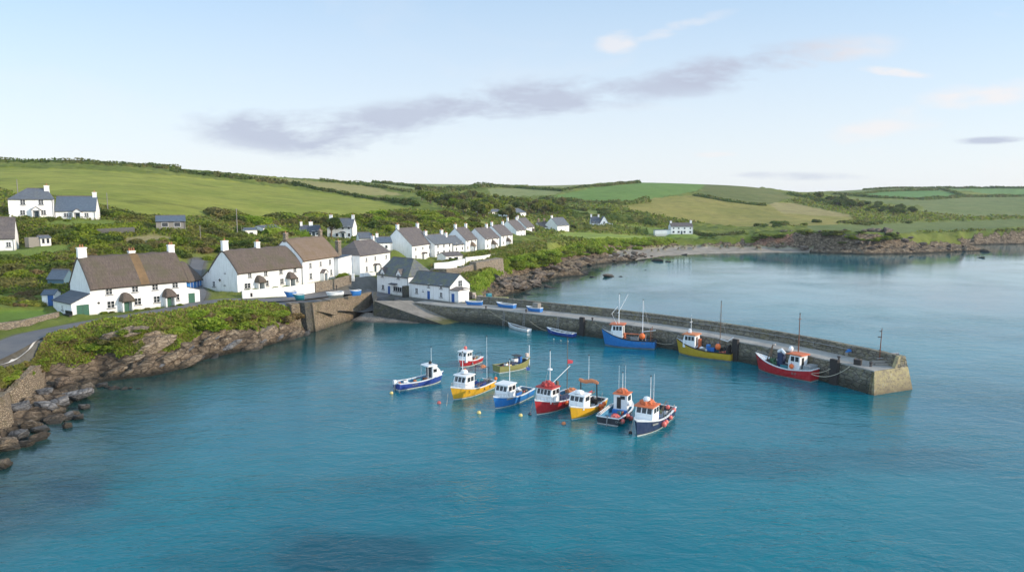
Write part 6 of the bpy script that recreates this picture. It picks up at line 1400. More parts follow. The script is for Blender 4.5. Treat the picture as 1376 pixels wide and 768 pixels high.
def cabin(root, x, lx, ly, z0, h, roof='boat_white', ft=.25, wh=.5, nf=3, nsd=2, wall='boat_white', dark_back=True, over=.15):
    """wheelhouse centred at x; raked windscreen towards the bow"""
    r = MB(); zt = z0 + h; x0, x1 = x - lx / 2, x + lx / 2
    h *= .92; zt = z0 + h; r.prism([(x0, z0 - .2), (x1, z0 - .2), (x1, z0 + h * .5), (x1 - ft, zt), (x0, zt)], 'y', -ly / 2, ly / 2, M[wall]); o = r.build('wheelhouse', root, bevel=.03)
    q = MB(); q.prism([(x0 - over, zt), (x1 - ft + over * 1.6, zt), (x1 - ft + over * 1.6, zt + .08), (x1 - ft, zt + .14), (x0, zt + .14), (x0 - over, zt + .08)], 'y', -ly / 2 - .1, ly / 2 + .1, M[roof]); q.build('cabin_roof', o, bevel=.02)
    wz = z0 + h * .5
    for k in range(nf):
        w = (ly - .2) / nf; yc = -ly / 2 + .1 + w * (k + .5); g = MB(); s = ft / (h * .5)
        xa = x1 + .012; g.add([(xa - s * .06, yc - w * .4, wz + .06), (xa - s * .06, yc + w * .4, wz + .06), (xa - s * (h * .42), yc + w * .4, wz + h * .42), (xa - s * (h * .42), yc - w * .4, wz + h * .42)], [(0, 1, 2, 3)], M['glass'])
        g.add([(xa - .03 - s * .06, yc - w * .4, wz + .06), (xa - .03 - s * .06, yc + w * .4, wz + .06), (xa - .03 - s * (h * .42), yc + w * .4, wz + h * .42), (xa - .03 - s * (h * .42), yc - w * .4, wz + h * .42)], [(3, 2, 1, 0)], M['glass']); g.build('cabin_window', o)
    for s in (-1, 1):
        for k in range(nsd):
            w = (lx - ft - .2) / nsd; xc = x0 + .1 + w * (k + .5); g = MB(); g.box((xc, s * (ly / 2 + .006), wz + h * .22), (w * .78, .03, h * .36), M['glass']); g.build('cabin_window', o)
    if dark_back: g = MB(); g.box((x0 - .008, ly * .1, z0 + h * .42), (.03, .55, h * .8), M['trim_black']); g.build('cabin_door', o)
    return o
def mast(root, x, z0, z1, y=0, r=.05, mat='boat_white', lamp=True, stays=(), cross=None, name='mast'):
    b = MB(); b.tube([(x, y, z0), (x, y, z1)], [r, r * .6], M[mat], 6)
    if cross: b.tube([(x, y - cross / 2, z1 - .6), (x, y + cross / 2, z1 - .6)], r * .5, M[mat], 5)
    if lamp: b.ball((x, y, z1 + .05), .09, M['trim_black'], 5)
    o = b.build(name, root)
    if stays:
        s = MB()
        for (a, b_) in stays: s.tube([a, b_], .018, M['steel'], 4)
        s.build('stays', o)
    return o
def lobster_pots(root, x, y, z, n=5, name='pot_stack', mat='net_green'):
    b = MB()
    for k in range(n):
        c = (x + rnd.uniform(-.35, .35), y + rnd.uniform(-.4, .4), z + .2 + .34 * (k // 3)); T = Matrix.Translation(c) @ Matrix.Rotation(rnd.uniform(0, 3), 4, 'Z')
        b.prism([(-.28 * math.cos(math.pi * q / 5), .32 * math.sin(math.pi * q / 5)) for q in range(6)], 'y', -.35, .35, M[mat], T)
        for yy in (-.34, 0, .34): b.tube([(-.3 * math.cos(math.pi * q / 5), yy, .34 * math.sin(math.pi * q / 5)) for q in range(6)], .025, M['trim_black'], 4, T)
    return b.build(name, root)
def net_heap(root, x, y, z, r, mat, name='net_heap'):
    bm = bmesh.new(); bmesh.ops.create_icosphere(bm, subdivisions=3, radius=r)
    for v in bm.verts: n = 1 + .2 * math.sin(v.co.x * 9 / r) * math.sin(v.co.y * 7 / r + 1) + rnd.uniform(-.08, .08); v.co = Vector((v.co.x * n, v.co.y * n, max(-.1, v.co.z * .6 * n)))
    me = bpy.data.meshes.new(name); bm.to_mesh(me); bm.free(); me.materials.append(M[mat]); o = link(bpy.data.objects.new(name, me), root); o.location = (x, y, z); return o
def bin_(root, x, y, z, s, mat, name='fish_bin'):
    b = MB(); b.box((x, y, z + s[2] / 2), s, M[mat], taper=1.08); b.box((x, y, z + s[2] + .01), (s[0] * .92, s[1] * .92, .03), M['deck_dark']); return b.build(name, root, bevel=.02)
def barrel(root, x, y, z, r=.3, h=.8, mat='bin_blue', name='barrel'):
    b = MB(); b.lathe([(r * .9, 0), (r, h * .2), (r, h * .8), (r * .9, h), (r * .5, h + .02)], M[mat], 12, c=(x, y, z)); return b.build(name, root, smooth=False)
def rails(root, L, half, fz, t0, t1, h=.5, mat='steel', n=5, name='bow_rail'):
    b = MB()
    for s in (-1, 1):
        top = []
        for k in range(n + 1):
            t = t0 + (t1 - t0) * k / n; x = -L / 2 + L * t; y = s * max(0, half(t) - .1); top.append((x, y, fz(t) + h)); b.tube([(x, y, fz(t)), (x, y, fz(t) + h)], .02, M[mat], 4)
        b.tube(top, .022, M[mat], 4)
    b.build(name, root)
def reg(root, txt, x, y, z, size=.34, mat='boat_white', side=-1, rot=0.0, plate=None):
    c = bpy.data.curves.new('registration', 'FONT'); c.body = txt; c.size = size; c.extrude = .012; c.align_x = 'CENTER'; c.materials.append(M[mat])
    tmp = bpy.data.objects.new('tmp', c); COL.objects.link(tmp); bpy.context.view_layer.update(); me = bpy.data.meshes.new_from_object(tmp.evaluated_get(bpy.context.evaluated_depsgraph_get())); bpy.data.objects.remove(tmp)
    me.materials.clear(); me.materials.append(M[mat]); o = link(bpy.data.objects.new('registration', me), root)
    hf, L_ = HULL['half'], HULL['L']; sd = 1 if math.cos(root.rotation_euler.z) < 0 else -1     # the side the camera sees
    t_ = x / L_ + .5; yy = hf(t_) * (.97 if z < .7 else 1.0) + .035; dh = (hf(min(1, t_ + .04)) - hf(t_ - .04)) / (.08 * L_)
    o.location = (x, sd * yy, z); o.rotation_euler = (R(88), 0, math.atan(-dh) if sd < 0 else math.pi + math.atan(dh)); return o
def plate(root, x, z, w=1.0, h=.16):
    hf, L_ = HULL['half'], HULL['L']; sd = 1 if math.cos(root.rotation_euler.z) < 0 else -1; t_ = x / L_ + .5; dh = (hf(t_ + .04) - hf(t_ - .04)) / (.08 * L_)
    b = MB(); b.box((0, 0, 0), (w, .05, h), M['boat_white']); o = b.build('name_plate', root); o.location = (x, sd * (hf(t_) * .99 + .02), z); o.rotation_euler.z = math.atan(sd * dh)
def boat(name, label, bow, stern, B, group=None, cat='fishing boat', z=0, shift=.5):
    a, s = at(bow[0], bow[1], z), at(stern[0], stern[1], z); d = a - s; u = d.normalized(); p = Vector((-u.y, u.x, 0))
    if p.y < 0: p = -p
    s2 = s + p * B * shift; a2 = a + p * .1; d = a2 - s2; L = d.length
    root = thing(name, label, cat, (a2 + s2) / 2, math.atan2(d.y, d.x), group)
    if cat in ('fishing boat',): root.scale = (1.05, 1.1, 1.18)
    if cat == 'trawler': root.scale = (1.0, 1.14, 1.34)
    bpy.context.view_layer.update(); return root, L
GR = 'fishing boats moored in the middle of the harbour'
def fender(root, x, y, z, r, lab, mat='fender_pink', grp=None):
    if math.cos(root.rotation_euler.z) < 0: y = -y
    w = root.matrix_world @ Vector((x, y, z)); b = MB(); b.ball((0, 0, 0), r, M[mat], 8, 1.1); b.lathe([(.06, r), (.05, r * 1.35)], M['bin_blue'], 6); b.tube([(0, 0, r), (0, 0, r + .45)], .02, M['rope'], 4); o = b.build('fender_buoy', smooth=False); o.location = w; tag(o, lab, 'fender', grp)
def clutter(bt, L, half, fz, n, floor=.36, t0=.08, t1=.5, seed=1):
    r = random.Random(seed)
    for k in range(n):
        t = r.uniform(t0, t1); x = -L / 2 + L * t; y = r.uniform(-.62, .62) * half(t); q = r.random(); z = floor + r.random() * .25
        if q < .4: bin_(bt, x, y, z, (r.uniform(.35, .6), r.uniform(.3, .45), r.uniform(.25, .45)), r.choice(['hull_blue', 'roof_orange', 'boat_white', 'hull_navy', 'fender_pink', 'bin_teal', 'buoy_yellow']), 'fish_box')
        elif q < .7:
            b = MB(); m_ = M[r.choice(['rope', 'rope_blue', 'net_orange', 'net_green', 'rope'])]
            for j in range(3): b.tube([(x + (.26 - .04 * j) * math.cos(a * .7), y + (.26 - .04 * j) * math.sin(a * .7), z + .06 + .07 * j) for a in range(10)], .035, m_, 4)
            b.build('rope_coil', bt)
        elif q < .85: net_heap(bt, x, y, z, r.uniform(.2, .35), r.choice(['net_green', 'net_orange', 'deck_dark', 'hull_navy', 'fender_pink']))
        else: b = MB(); b.tube([(x, y, z), (x + r.uniform(-.3, .3), y, z + r.uniform(.8, 1.3))], .03, M[r.choice(['timber', 'steel', 'boat_white'])], 5); b.build('hand_pole', bt)
# 1 blue with cuddy, stern left with outboard
bt, L = boat('blue_boat', 'royal blue open boat with white cuddy, leftmost in the harbour', (595, 511.5), (541, 525), 2.3, GR)
half, fz = hull_obj(bt, L, 2.3, (.85, .75, 1.25), 'hull_royal', fore=.2, rake=.5, deck='deck_blue')
clutter(bt, L, half, fz, 5, seed=139)
q = MB(); x = L * .2; q.prism([(x - .1, .7), (x + 1.6, 1.0), (x + 1.2, 1.75), (x + .6, 2.3), (x - .1, 2.35)], 'y', -.85, .85, M['boat_white']); o = q.build('cuddy', bt, bevel=.05)
q = MB(); q.prism([(x - .9, 2.32), (x + .8, 2.32), (x + .6, 2.5), (x - .8, 2.47)], 'y', -.95, .95, M['boat_white']); q.build('cuddy_roof', o, bevel=.04)
q = MB(); q.box((x - .12, 0, 1.5), (.05, 1.3, 1.3), M['deck_dark']); q.build('cuddy_opening', o)
for s in (-1, 1): q = MB(); q.box((x + .35, s * .86, 1.75), (.55, .03, .4), M['glass']); q.build('cabin_window', o); q = MB(); q.tube([(x - .85, s * .85, .8), (x - .85, s * .85, 2.35)], .035, M['boat_white'], 5); q.build('roof_post', o)
mast(bt, x + .3, 2.45, 4.6, r=.03); q = MB(); q.lathe([(.2, 0), (.22, .25), (.05, .4)], M['timber_dark'], 8, c=(x + .1, 0, 2.5)); q.build('searchlight', bt)
q = MB(); q.box((-L / 2 - .15, .1, .95), (.45, .42, .55), M['boat_white']); q.box((-L / 2 - .2, .1, .35), (.22, .16, .9), M['steel']); q.build('outboard_motor', bt, bevel=.05)
bin_(bt, -.3, .2, .35, (.8, .6, .5), 'bin_teal'); bin_(bt, .6, -.3, .35, (.5, .5, .6), 'rust'); net_heap(bt, -.9, -.2, .4, .45, 'net_green'); q = MB(); q.box((-1.9, 0, .6), (.3, 1.7, .06), M['boat_white']); q.build('thwart', bt)
reg(bt, 'N 5093', -L * .2, -1.12, .42, .3)
# 2 large yellow
bt, L = boat('yellow_boat', 'large yellow fishing boat with white wheelhouse in the centre left', (607.5, 538), (666, 522), 2.9, GR)
half, fz = hull_obj(bt, L, 2.9, (.9, .85, 1.6), 'hull_yellow', strake='boat_white', fore=.33, rake=.6, deck='deck_grey')
clutter(bt, L, half, fz, 9, seed=151)
o = cabin(bt, L * .17, 2.0, 1.9, 1.1, 1.55, nf=3, nsd=2, ft=.3); q = MB(); q.lathe([(.5, 0), (.45, .3), (.1, .4)], M['boat_white'], 10, c=(L * .16, 0, 2.78)); q.build('roof_hatch', o); q = MB(); q.ball((L * .08, -.4, 2.95), .2, M['fender_orange'], 6); q.build('life_ring', o)
mast(bt, L * .2, 2.8, 5.3, r=.06, cross=.8, stays=(((L * .2, 0, 5.0), (L * .42, 0, 1.6)),))
q = MB()
for s in (-1, 1): q.tube([(-L * .3, s * 1.1, .9), (-L * .3, s * 1.1, 2.9)], .04, M['trim_black'], 5)
q.tube([(-L * .3, -1.1, 2.9), (-L * .3, 1.1, 2.9)], .04, M['trim_black'], 5); q.build('stern_gantry', bt); net_heap(bt, -L * .3, .2, 2.85, .38, 'net_orange'); bin_(bt, -.5, -.3, .35, (1.0, .8, .5), 'deck_grey'); q = barrel(bt, -L * .26, 0, .35, .75, .8, 'hull_royal', 'net_drum'); net_heap(bt, -L * .26, 0, 1.1, .55, 'bin_teal')
q = MB(); q.tube([(-.1, .9, 1.0), (-L * .42, .9, 1.35)], .05, M['timber'], 5); q.tube([(0, .7, 1.1), (-L * .4, .8, 1.5)], .04, M['timber'], 5); q.build('spar', bt); mast(bt, -L * .43, .9, 6.4, r=.035, name='aerial'); rails(bt, L, half, fz, .72, .97); reg(bt, 'S', L * .22, -1.36, .62, .42, 'trim_black'); reg(bt, 'SC', -L * .14, -1.44, .42, .34, 'trim_black'); reg(bt, '217', -L * .3, -1.36, .42, .34, 'trim_black')
fender(bt, -L * .47, -1.2, 1.25, .24, 'orange ball buoy hanging at the stern of the large yellow boat', 'fender_orange')
# 3 small red behind
bt, L = boat('red_boat', 'small bright red boat with white cabin behind the yellow one', (618, 494), (649, 486.5), 2.1, GR)
half, fz = hull_obj(bt, L, 2.1, (.75, .7, 1.15), 'hull_red', fore=.3, deck='deck_dark'); cabin(bt, L * .2, 1.7, 1.5, .85, 1.3, nf=3, nsd=2); q = MB(); q.ball((L * .18, 0, 2.55), .26, M['fender_pink'], 6); q.build('cabin_light', bt)
clutter(bt, L, half, fz, 6, seed=162)
q = MB(); q.tube([(-L * .1, .7, 1.0), (-L * .15, .7, 1.5), (-L * .42, .7, 1.5), (-L * .45, .7, .9)], .04, M['trim_black'], 5); q.build('rail_hoop', bt); barrel(bt, -L * .2, .2, .35, .3, .7, 'deck_grey'); barrel(bt, -L * .33, -.2, .35, .3, .6, 'deck_grey'); reg(bt, 'F 1 2', -L * .15, -1.0, .3, .32)
fender(bt, L * .12, -1.08, .35, .14, 'small white fender on the side of the small bright red boat', 'boat_white')
# 4 olive open boat, bow to the right
bt, L = boat('olive_boat', 'olive green open boat with gear and a tall post at its bow', (712, 492), (675, 501.5), 2.3, GR)
half, fz = hull_obj(bt, L, 2.3, (.9, .75, 1.3), 'hull_olive', fore=.12, stripe='hull_olive', deck='deck_dark', strake='hull_olive'); net_heap(bt, -L * .22, 0, .5, .6, 'hull_red'); barrel(bt, L * .2, .1, .4, .35, 1.3, 'bin_blue'); bin_(bt, 0, .2, .4, (1.0, .8, .6), 'hull_navy'); net_heap(bt, L * .05, -.3, .5, .5, 'deck_grey'); bin_(bt, L * .1, .4, .9, (.9, .7, .5), 'boat_white')
clutter(bt, L, half, fz, 9, seed=168)
q = MB(); q.box((L * .1, 0, 1.85), (1.1, 1.3, .08), M['trim_black']); 
for s in (-1, 1): q.tube([(L * .1, s * .6, .7), (L * .1, s * .6, 1.85)], .04, M['trim_black'], 5)
q.build('canopy', bt); mast(bt, L * .47, -.4, 3.0, r=.09, lamp=False, name='bow_post'); q = MB(); q.box((L * .4, 0, 1.7), (.5, .4, .5), M['stucco_pink']); q.build('winch', bt, bevel=.04)
# 5 mid blue
bt, L = boat('blue_boat', 'mid blue boat with white wheelhouse beside the large yellow one', (665, 549.5), (718, 533), 2.6, GR)
half, fz = hull_obj(bt, L, 2.6, (.9, .85, 1.4), 'hull_blue', fore=.33, rake=.45, deck='deck_blue'); cabin(bt, L * .17, 2.0, 1.8, 1.05, 1.45, nf=3, nsd=2); mast(bt, L * .05, 2.6, 5.0, r=.06); bin_(bt, -.8, .2, .35, (1.2, .9, .7), 'bin_blue'); net_heap(bt, -L * .2, .1, .8, .5, 'deck_grey'); q = barrel(bt, -L * .34, .1, .4, .6, .6, 'trim_black', 'hauler_drum'); net_heap(bt, -L * .24, -.2, .9, .5, 'boat_white')
clutter(bt, L, half, fz, 8, seed=175)
q = MB(); q.tube([(-L * .44, 0, .9), (-L * .44, 0, 3.4)], .03, M['steel'], 5); q.build('flag_staff', bt); q = MB(); q.add([(-L * .44, 0, 3.5), (-L * .44 - 1.3, -.2, 3.15), (-L * .44 - 1.2, -.22, 2.85), (-L * .44, 0, 3.1)], [(0, 1, 2, 3)], M['hull_royal']); q.build('flag', bt)
plate(bt, L * .24, .95); reg(bt, '1', -L * .28, -1.22, .4, .42); rails(bt, L, half, fz, .75, .97, .35)
# 6 red with mast
bt, L = boat('red_boat', 'large red boat with red roofed wheelhouse and two masts', (720.5, 558), (784, 538), 3.0, GR)
half, fz = hull_obj(bt, L, 3.0, (.95, .9, 1.7), 'hull_red', fore=.34, rake=.5, deck='deck_blue'); o = cabin(bt, L * .2, 2.0, 2.1, 1.25, 1.5, roof='roof_red', nf=4, nsd=2); net_heap(o, L * .2, 0, 2.9, .75, 'roof_red', 'roof_cover'); mast(bt, L * .15, 2.8, 6.6, r=.07, stays=(((L * .15, 0, 5.4), (L * .34, 0, 1.8)),)); q = MB(); q.lathe([(.12, 0), (.3, .08), (.3, .2), (.1, .28)], M['boat_white'], 10, c=(L * .2, .3, 4.5)); q.build('radar', bt)
clutter(bt, L, half, fz, 10, seed=181)
mast(bt, -L * .27, .9, 7.4, r=.06, mat='timber'); q = MB(); q.tube([(L * .08, 0, 2.9), (-L * .27, .4, 4.3)], .035, M['boat_white'], 5); q.build('boom', bt); q = MB(); q.add([(-L * .27, 0, 5.0), (-L * .27 - .9, .3, 4.75), (-L * .27 - .8, .3, 4.45), (-L * .27 - .1, 0, 4.45)], [(0, 1, 2, 3)], M['flag_red']); q.build('flag', bt)
q = MB(); q.prism([(-.9, .5), (-.3, 2.9), (0, 3.0), (.1, .5)], 'y', -.1, .15, M['timber']); q.build('folded_net', bt); barrel(bt, -1.7, .6, .35, .35, .9, 'bin_teal'); bin_(bt, .3, -.4, .35, (1.1, .9, .5), 'bin_teal'); net_heap(bt, -L * .4, 0, .9, .8, 'net_orange'); bin_(bt, -.4, .9, .35, (2.0, .3, 1.1), 'hull_navy', 'side_locker'); rails(bt, L, half, fz, .75, .97, .45); reg(bt, 'CC87', L * .22, -1.4, .95, .36)
fender(bt, L * .02, -1.6, .75, .27, 'orange ball fender on the side of the large red boat', 'fender_orange'); fender(bt, -L * .2, -1.6, .4, .25, 'pink ball fender between the large red and the small yellow boat')
# 7 small yellow
bt, L = boat('yellow_boat', 'small yellow boat with orange bundle frame between the red and black boats', (768, 564.5), (816, 547), 2.7, GR)
half, fz = hull_obj(bt, L, 2.7, (.9, .85, 1.5), 'hull_yellow', fore=.35, rake=.4, deck='deck_dark'); o = cabin(bt, L * .2, 1.7, 1.9, 1.1, 1.35, nf=3, nsd=1); q = MB(); q.lathe([(.6, 0), (.5, .25), (.1, .35)], M['boat_white'], 8, c=(L * .22, 0, 2.55)); q.build('roof_hatch', o)
clutter(bt, L, half, fz, 9, seed=188)
q = MB()
for s in (-1, 1): q.tube([(-L * .12, s * 1.05, .9), (-L * .1, s * 1.05, 3.3)], .08, M['timber_dark'], 6)
q.build('gantry_posts', bt)
b = MB(); b.tube([(-L * .1, y, 3.35 + .1 * math.sin(y * 3)) for y in np.linspace(-1.25, 1.25, 9)], [.16, .22, .2, .24, .2, .25, .2, .22, .15], M['net_orange'], 7); b.build('orange_net_roll', bt); mast(bt, -L * .1, 3.4, 6.2, r=.035); lobster_pots(bt, -L * .02, .1, .4, 6); lobster_pots(bt, -L * .25, 0, .4, 6, mat='timber_dark'); net_heap(bt, L * .02, -.6, .8, .4, 'hull_olive'); b = MB(); b.tube([(L * .05, -1.2, 1.0), (-L * .48, -1.0, 1.5)], .12, M['hull_red'], 6); b.tube([(L * .05, -.9, 1.1), (-L * .48, -.6, 1.5)], .07, M['timber'], 6); b.build('spar', bt); net_heap(bt, -L * .28, .2, 1.2, .25, 'boat_white')
for k, (x, y, z) in enumerate(((-.9, -1.45, .75), (-1.4, -1.5, .65), (-1.9, -1.5, .8), (-1.1, -1.5, .35))): fender(bt, x, y, z, .28, 'orange ball fender in the cluster on the small yellow boat', 'fender_orange', 'fenders clustered on the small yellow boat')
# 8 black, stern to the camera
a = at(803.5, 569, 0); c = at(829.5, 574, 0); mid = (a + c) / 2; B = (c - a).length * .96; d = at(858, 545, 0) + (at(803, 567, 0) - at(829, 572, 0)) * .45 - mid; L = 8.0; u = d.normalized(); u = Vector((c.y - a.y, -(c.x - a.x), 0)).normalized() * -1
u = Vector((.47, .88, 0)); bt = thing('black_boat', 'black boat seen from its stern, with white cabin and orange roof', 'fishing boat', mid + u * L / 2 + Vector((0, 0, 0)), math.atan2(u.y, u.x), GR); bpy.context.view_layer.update()
half, fz = hull_obj(bt, L, 3.1, (1.0, .9, 1.5), 'hull_black', tr=.95, fore=.3, deck='deck_blue', boot='boat_white'); o = cabin(bt, L * .18, 1.9, 1.8, .9, 2.0, roof='roof_orange', nf=3, nsd=1); net_heap(o, L * .17, 0, 3.0, .65, 'roof_orange', 'roof_cover'); q = MB(); q.box((L * .18 - 1.0, -.3, 2.4), (.05, .6, .4), M['glass']); q.build('cabin_window', o); q = MB(); q.box((L * .18 - 1.1, 0, .6), (.5, 1.9, .45), M['tarp_blue']); q.build('cabin_base', o)
clutter(bt, L, half, fz, 6, seed=198)
mast(bt, L * .16, 3.0, 5.4, r=.05, stays=(((L * .16, 0, 4.0), (L * .3, 0, 3.2)),)); mast(bt, L * .16, 3.2, 6.4, y=-.35, r=.025, lamp=False, name='aerial'); mast(bt, L * .16, 3.2, 6.3, y=.5, r=.025, lamp=False, name='aerial'); net_heap(bt, -L * .28, -.4, .6, .6, 'fender_pink', 'buoy_heap'); net_heap(bt, -L * .2, -.1, .6, .45, 'roof_red', 'buoy_heap')
b = MB()
for k in range(5): b.tube([(-L * .48, 1.15 + .06 * k, 1.05 + .05 * k), (L * .1, 1.15 + .04 * k, 1.15 + .04 * k)], .05, M['timber' if k % 2 else 'boat_white'], 5)
b.build('spar_bundle', bt); q = reg(bt, 'OF117', -L / 2 - .03, -.3, .5, .36); q.rotation_euler = (R(88), 0, R(-90)); b = MB(); b.box((-L / 2 - .02, 0, .16), (.06, 2.7, .07), M['boat_white']); b.build('stern_strip', bt); b = MB(); b.tube([(-L / 2 - .1, 0, 1.3), (-L / 2 - .25, .1, -.5)], .06, M['steel'], 6); b.build('rudder_pole', bt)
for k, (x, y, lab) in enumerate(((-3.3, -1.65, 'pink ball fender at the stern quarter of the black boat'), (-1.6, -1.7, 'pink and white ball fender amidships on the black boat'), (-.6, -1.8, 'pink ball fender floating between the black and the orange roofed boat'))): fender(bt, x, y, (.62, .8, .25)[k], .29, lab)
q = MB(); q.ball((L * .1, -.95, 1.7), .35, M['boat_white'], 8); q.build('life_raft', bt)
# 9 navy with orange roof
bt, L = boat('navy_boat', 'navy blue boat with an orange wheelhouse roof, rightmost of the moored group', (857, 586.5), (909, 561), 2.9, GR)
half, fz = hull_obj(bt, L, 2.9, (1.05, .95, 1.6), 'hull_navy', fore=.33, rake=.35, deck='deck_dark'); o = cabin(bt, L * .18, 2.0, 2.0, 1.2, 1.45, roof='roof_orange', nf=3, nsd=2, over=.25); net_heap(o, L * .17, 0, 2.75, .8, 'roof_orange', 'roof_cover'); q = MB(); q.lathe([(.35, 0), (.4, .2), (.3, .42), (.1, .48)], M['boat_white'], 10, c=(L * .2, 0, 3.0)); q.build('radar', bt); mast(bt, L * .08, 2.7, 5.3, r=.05, stays=(((L * .08, 0, 5.2), (-.2, 0, 2.6)),)); mast(bt, L * .06, 2.7, 5.6, y=.3, r=.03, lamp=False, name='aerial')
clutter(bt, L, half, fz, 9, seed=208)
barrel(bt, -.6, .1, .35, .5, 1.1, 'bin_blue'); barrel(bt, -1.1, -.3, .35, .3, .9, 'bin_blue'); net_heap(bt, -1.0, .4, 1.3, .35, 'net_green'); b = MB(); b.tube([(-.2, .8, 1.2), (-1.8, 1.0, 2.4)], .03, M['timber'], 5); b.tube([(-.4, .6, 1.2), (-2.0, .8, 2.3)], .03, M['timber'], 5); b.build('pole_pair', bt); rails(bt, L, half, fz, .05, .5, .4, name='side_rail'); b = MB()
for k in range(5): b.box((-L * .4 + k * .55, -.3, .5), (.12, 1.6, .12), M['boat_white'])
b.build('deck_slats', bt); plate(bt, L * .24, .9)
for k, (x, y, z, r_, lab) in enumerate(((.6, -1.55, .55, .34, 'largest pink ball fender amidships on the orange roofed boat'), (.0, -1.6, .65, .27, 'pale pink ball fender right of the largest one'), (-1.5, -1.55, .75, .27, 'pink ball fender further aft on the orange roofed boat'), (-3.7, -1.2, 1.0, .27, 'red ball fender on the stern corner of the orange roofed boat'), (-3.9, -.4, 1.15, .27, 'pink ball fender behind the stern of the orange roofed boat'))): fender(bt, x, y, z, r_, lab)
# ---- boats along the pier
bt, L = boat('blue_trawler', 'blue trawler with white masts and orange wheelhouse moored to the pier', (808, 463), (878, 469.5), 3.2, None, 'trawler', shift=.45)
half, fz = hull_obj(bt, L, 3.2, (1.1, 1.1, 2.3), 'hull_blue', fore=.25, rake=.7, deck='deck_dark', strake='trim_black', boot='boat_white'); b = MB()
clutter(bt, L, half, fz, 10, seed=216, floor=.7)
TRT = bt
o = cabin(bt, L * .2, 2.2, 2.0, 1.5, 1.7, roof='roof_orange', nf=3, nsd=3, over=.35); mast(bt, L * .18, 3.0, 7.3, r=.09, stays=(((L * .18, 0, 5.8), (L * .36, 0, 2.6)), ((L * .18, 0, 6.6), (L * .30, 0, 2.4)))); b = MB(); b.tube([(L * .2, 0, 4.6), (L * .02, 0, 7.3)], .06, M['boat_white'], 5); b.tube([(L * .2, .7, 3.1), (L * .3, .7, 4.6), (L * .2, .2, 5.6)], .05, M['boat_white'], 5); b.build('derrick', bt)
mast(bt, -L * .26, 1.0, 6.6, r=.09, stays=(((-L * .26, 0, 6.4), (-L * .4, 0, 2.2)), ((-L * .26, 0, 6.4), (-L * .05, 0, 2.3)))); b = MB(); b.tube([(-L * .26, 0, 2.2), (-L * .5, 0, 2.5)], .06, M['boat_white'], 5); b.tube([(-L * .42, -.9, 1), (-L * .42, -.9, 2.9)], .06, M['rust'], 5); b.tube([(-L * .42, .9, 1), (-L * .42, .9, 2.9)], .06, M['rust'], 5); b.tube([(-L * .42, -.9, 2.6), (-L * .42, .9, 2.6)], .06, M['rust'], 5); b.build('stern_gantry', bt)
barrel(bt, L * .08, -.5, .9, .3, .9, 'roof_orange', 'orange_drum'); net_heap(bt, 0, 0, .9, .6, 'deck_dark'); bin_(bt, -L * .12, .2, .6, (1.3, 1, .8), 'deck_grey'); b = MB(); b.tube([(L * .05, .6, 1.9), (-L * .2, .6, 1.9)], .08, M['roof_orange'], 5); b.build('boom', bt); rails(bt, L, half, fz, .78, .98, .45); rails(bt, L, half, fz, .3, .5, .5, name='side_rail'); reg(bt, 'FY 4', -L * .3, -1.5, .65, .34); b = MB(); b.ball((L * .25, -1.62, 1.0), .18, M['boat_white'], 6); b.build('badge', bt)
fender(bt, -L * .27, -1.1, 1.75, .55, 'big orange float on the stern rail of the blue trawler', 'fender_orange')
bt, L = boat('ochre_trawler', 'yellow trawler with cream wheelhouse top moored to the pier', (908, 474), (980, 486), 3.0, None, 'trawler', shift=.45)
half, fz = hull_obj(bt, L, 3.0, (1.0, 1.0, 2.0), 'hull_ochre', fore=.25, rake=.6, deck='deck_dark', strake='trim_black', boot='boat_white'); o = cabin(bt, L * .23, 2.2, 2.0, 1.3, 1.6, roof='net_orange', nf=3, nsd=3, over=.3, wall='boat_white'); mast(bt, L * .24, 2.9, 5.0, r=.06, cross=1.0); mast(bt, L * .22, 3.0, 5.4, y=.4, r=.03, lamp=False, name='aerial'); b = MB(); b.lathe([(.35, 0), (.3, .4), (.1, .5)], M['boat_white'], 8, c=(L * .26, 0, 3.0)); b.build('radar', bt)
clutter(bt, L, half, fz, 12, seed=224, floor=.7)
mast(bt, -L * .27, .9, 7.4, r=.08, mat='timber', cross=.7, stays=(((-L * .27, 0, 6.0), (-L * .42, 0, 1.6)), ((-L * .27, 0, 6.0), (-L * .12, 0, 1.6)))); barrel(bt, -L * .08, .1, .8, .4, .9, 'tarp_blue'); bin_(bt, -L * .14, .4, .9, (1.4, .9, .6), 'bin_blue'); net_heap(bt, L * .04, 0, 1.0, .5, 'boat_white'); net_heap(bt, -.2, -.3, .8, .6, 'deck_dark'); lobster_pots(bt, -L * .36, 0, .6, 6, mat='timber_dark'); b = MB(); b.tube([(-L * .27, 0, 2.6), (-L * .4, 0, 2.4), (-L * .49, 0, 3.0)], .06, M['boat_white'], 5); b.build('boom', bt); b = MB(); b.box((-L * .43, 0, 1.2), (.25, 2.3, 1.5), M['timber_dark']); b.build('stern_frame', bt); b = MB(); b.box((L * .12, -.6, 1.6), (.8, .5, 1.2), M['roof_orange']); b.build('orange_locker', bt); rails(bt, L, half, fz, .78, .98, .45)
fender(bt, -L * .27, -.8, 1.7, .5, 'big orange float hanging under the stern mast of the yellow trawler', 'fender_orange'); fender(bt, -L * .1, -1.55, 1.15, .22, 'small white fender amidships on the yellow trawler', 'boat_white')
bt, L = boat('red_trawler', 'dark red trawler with its wheelhouse at the stern near the pier head', (1014, 495), (1087, 513.5), 2.9, None, 'trawler', shift=.45)
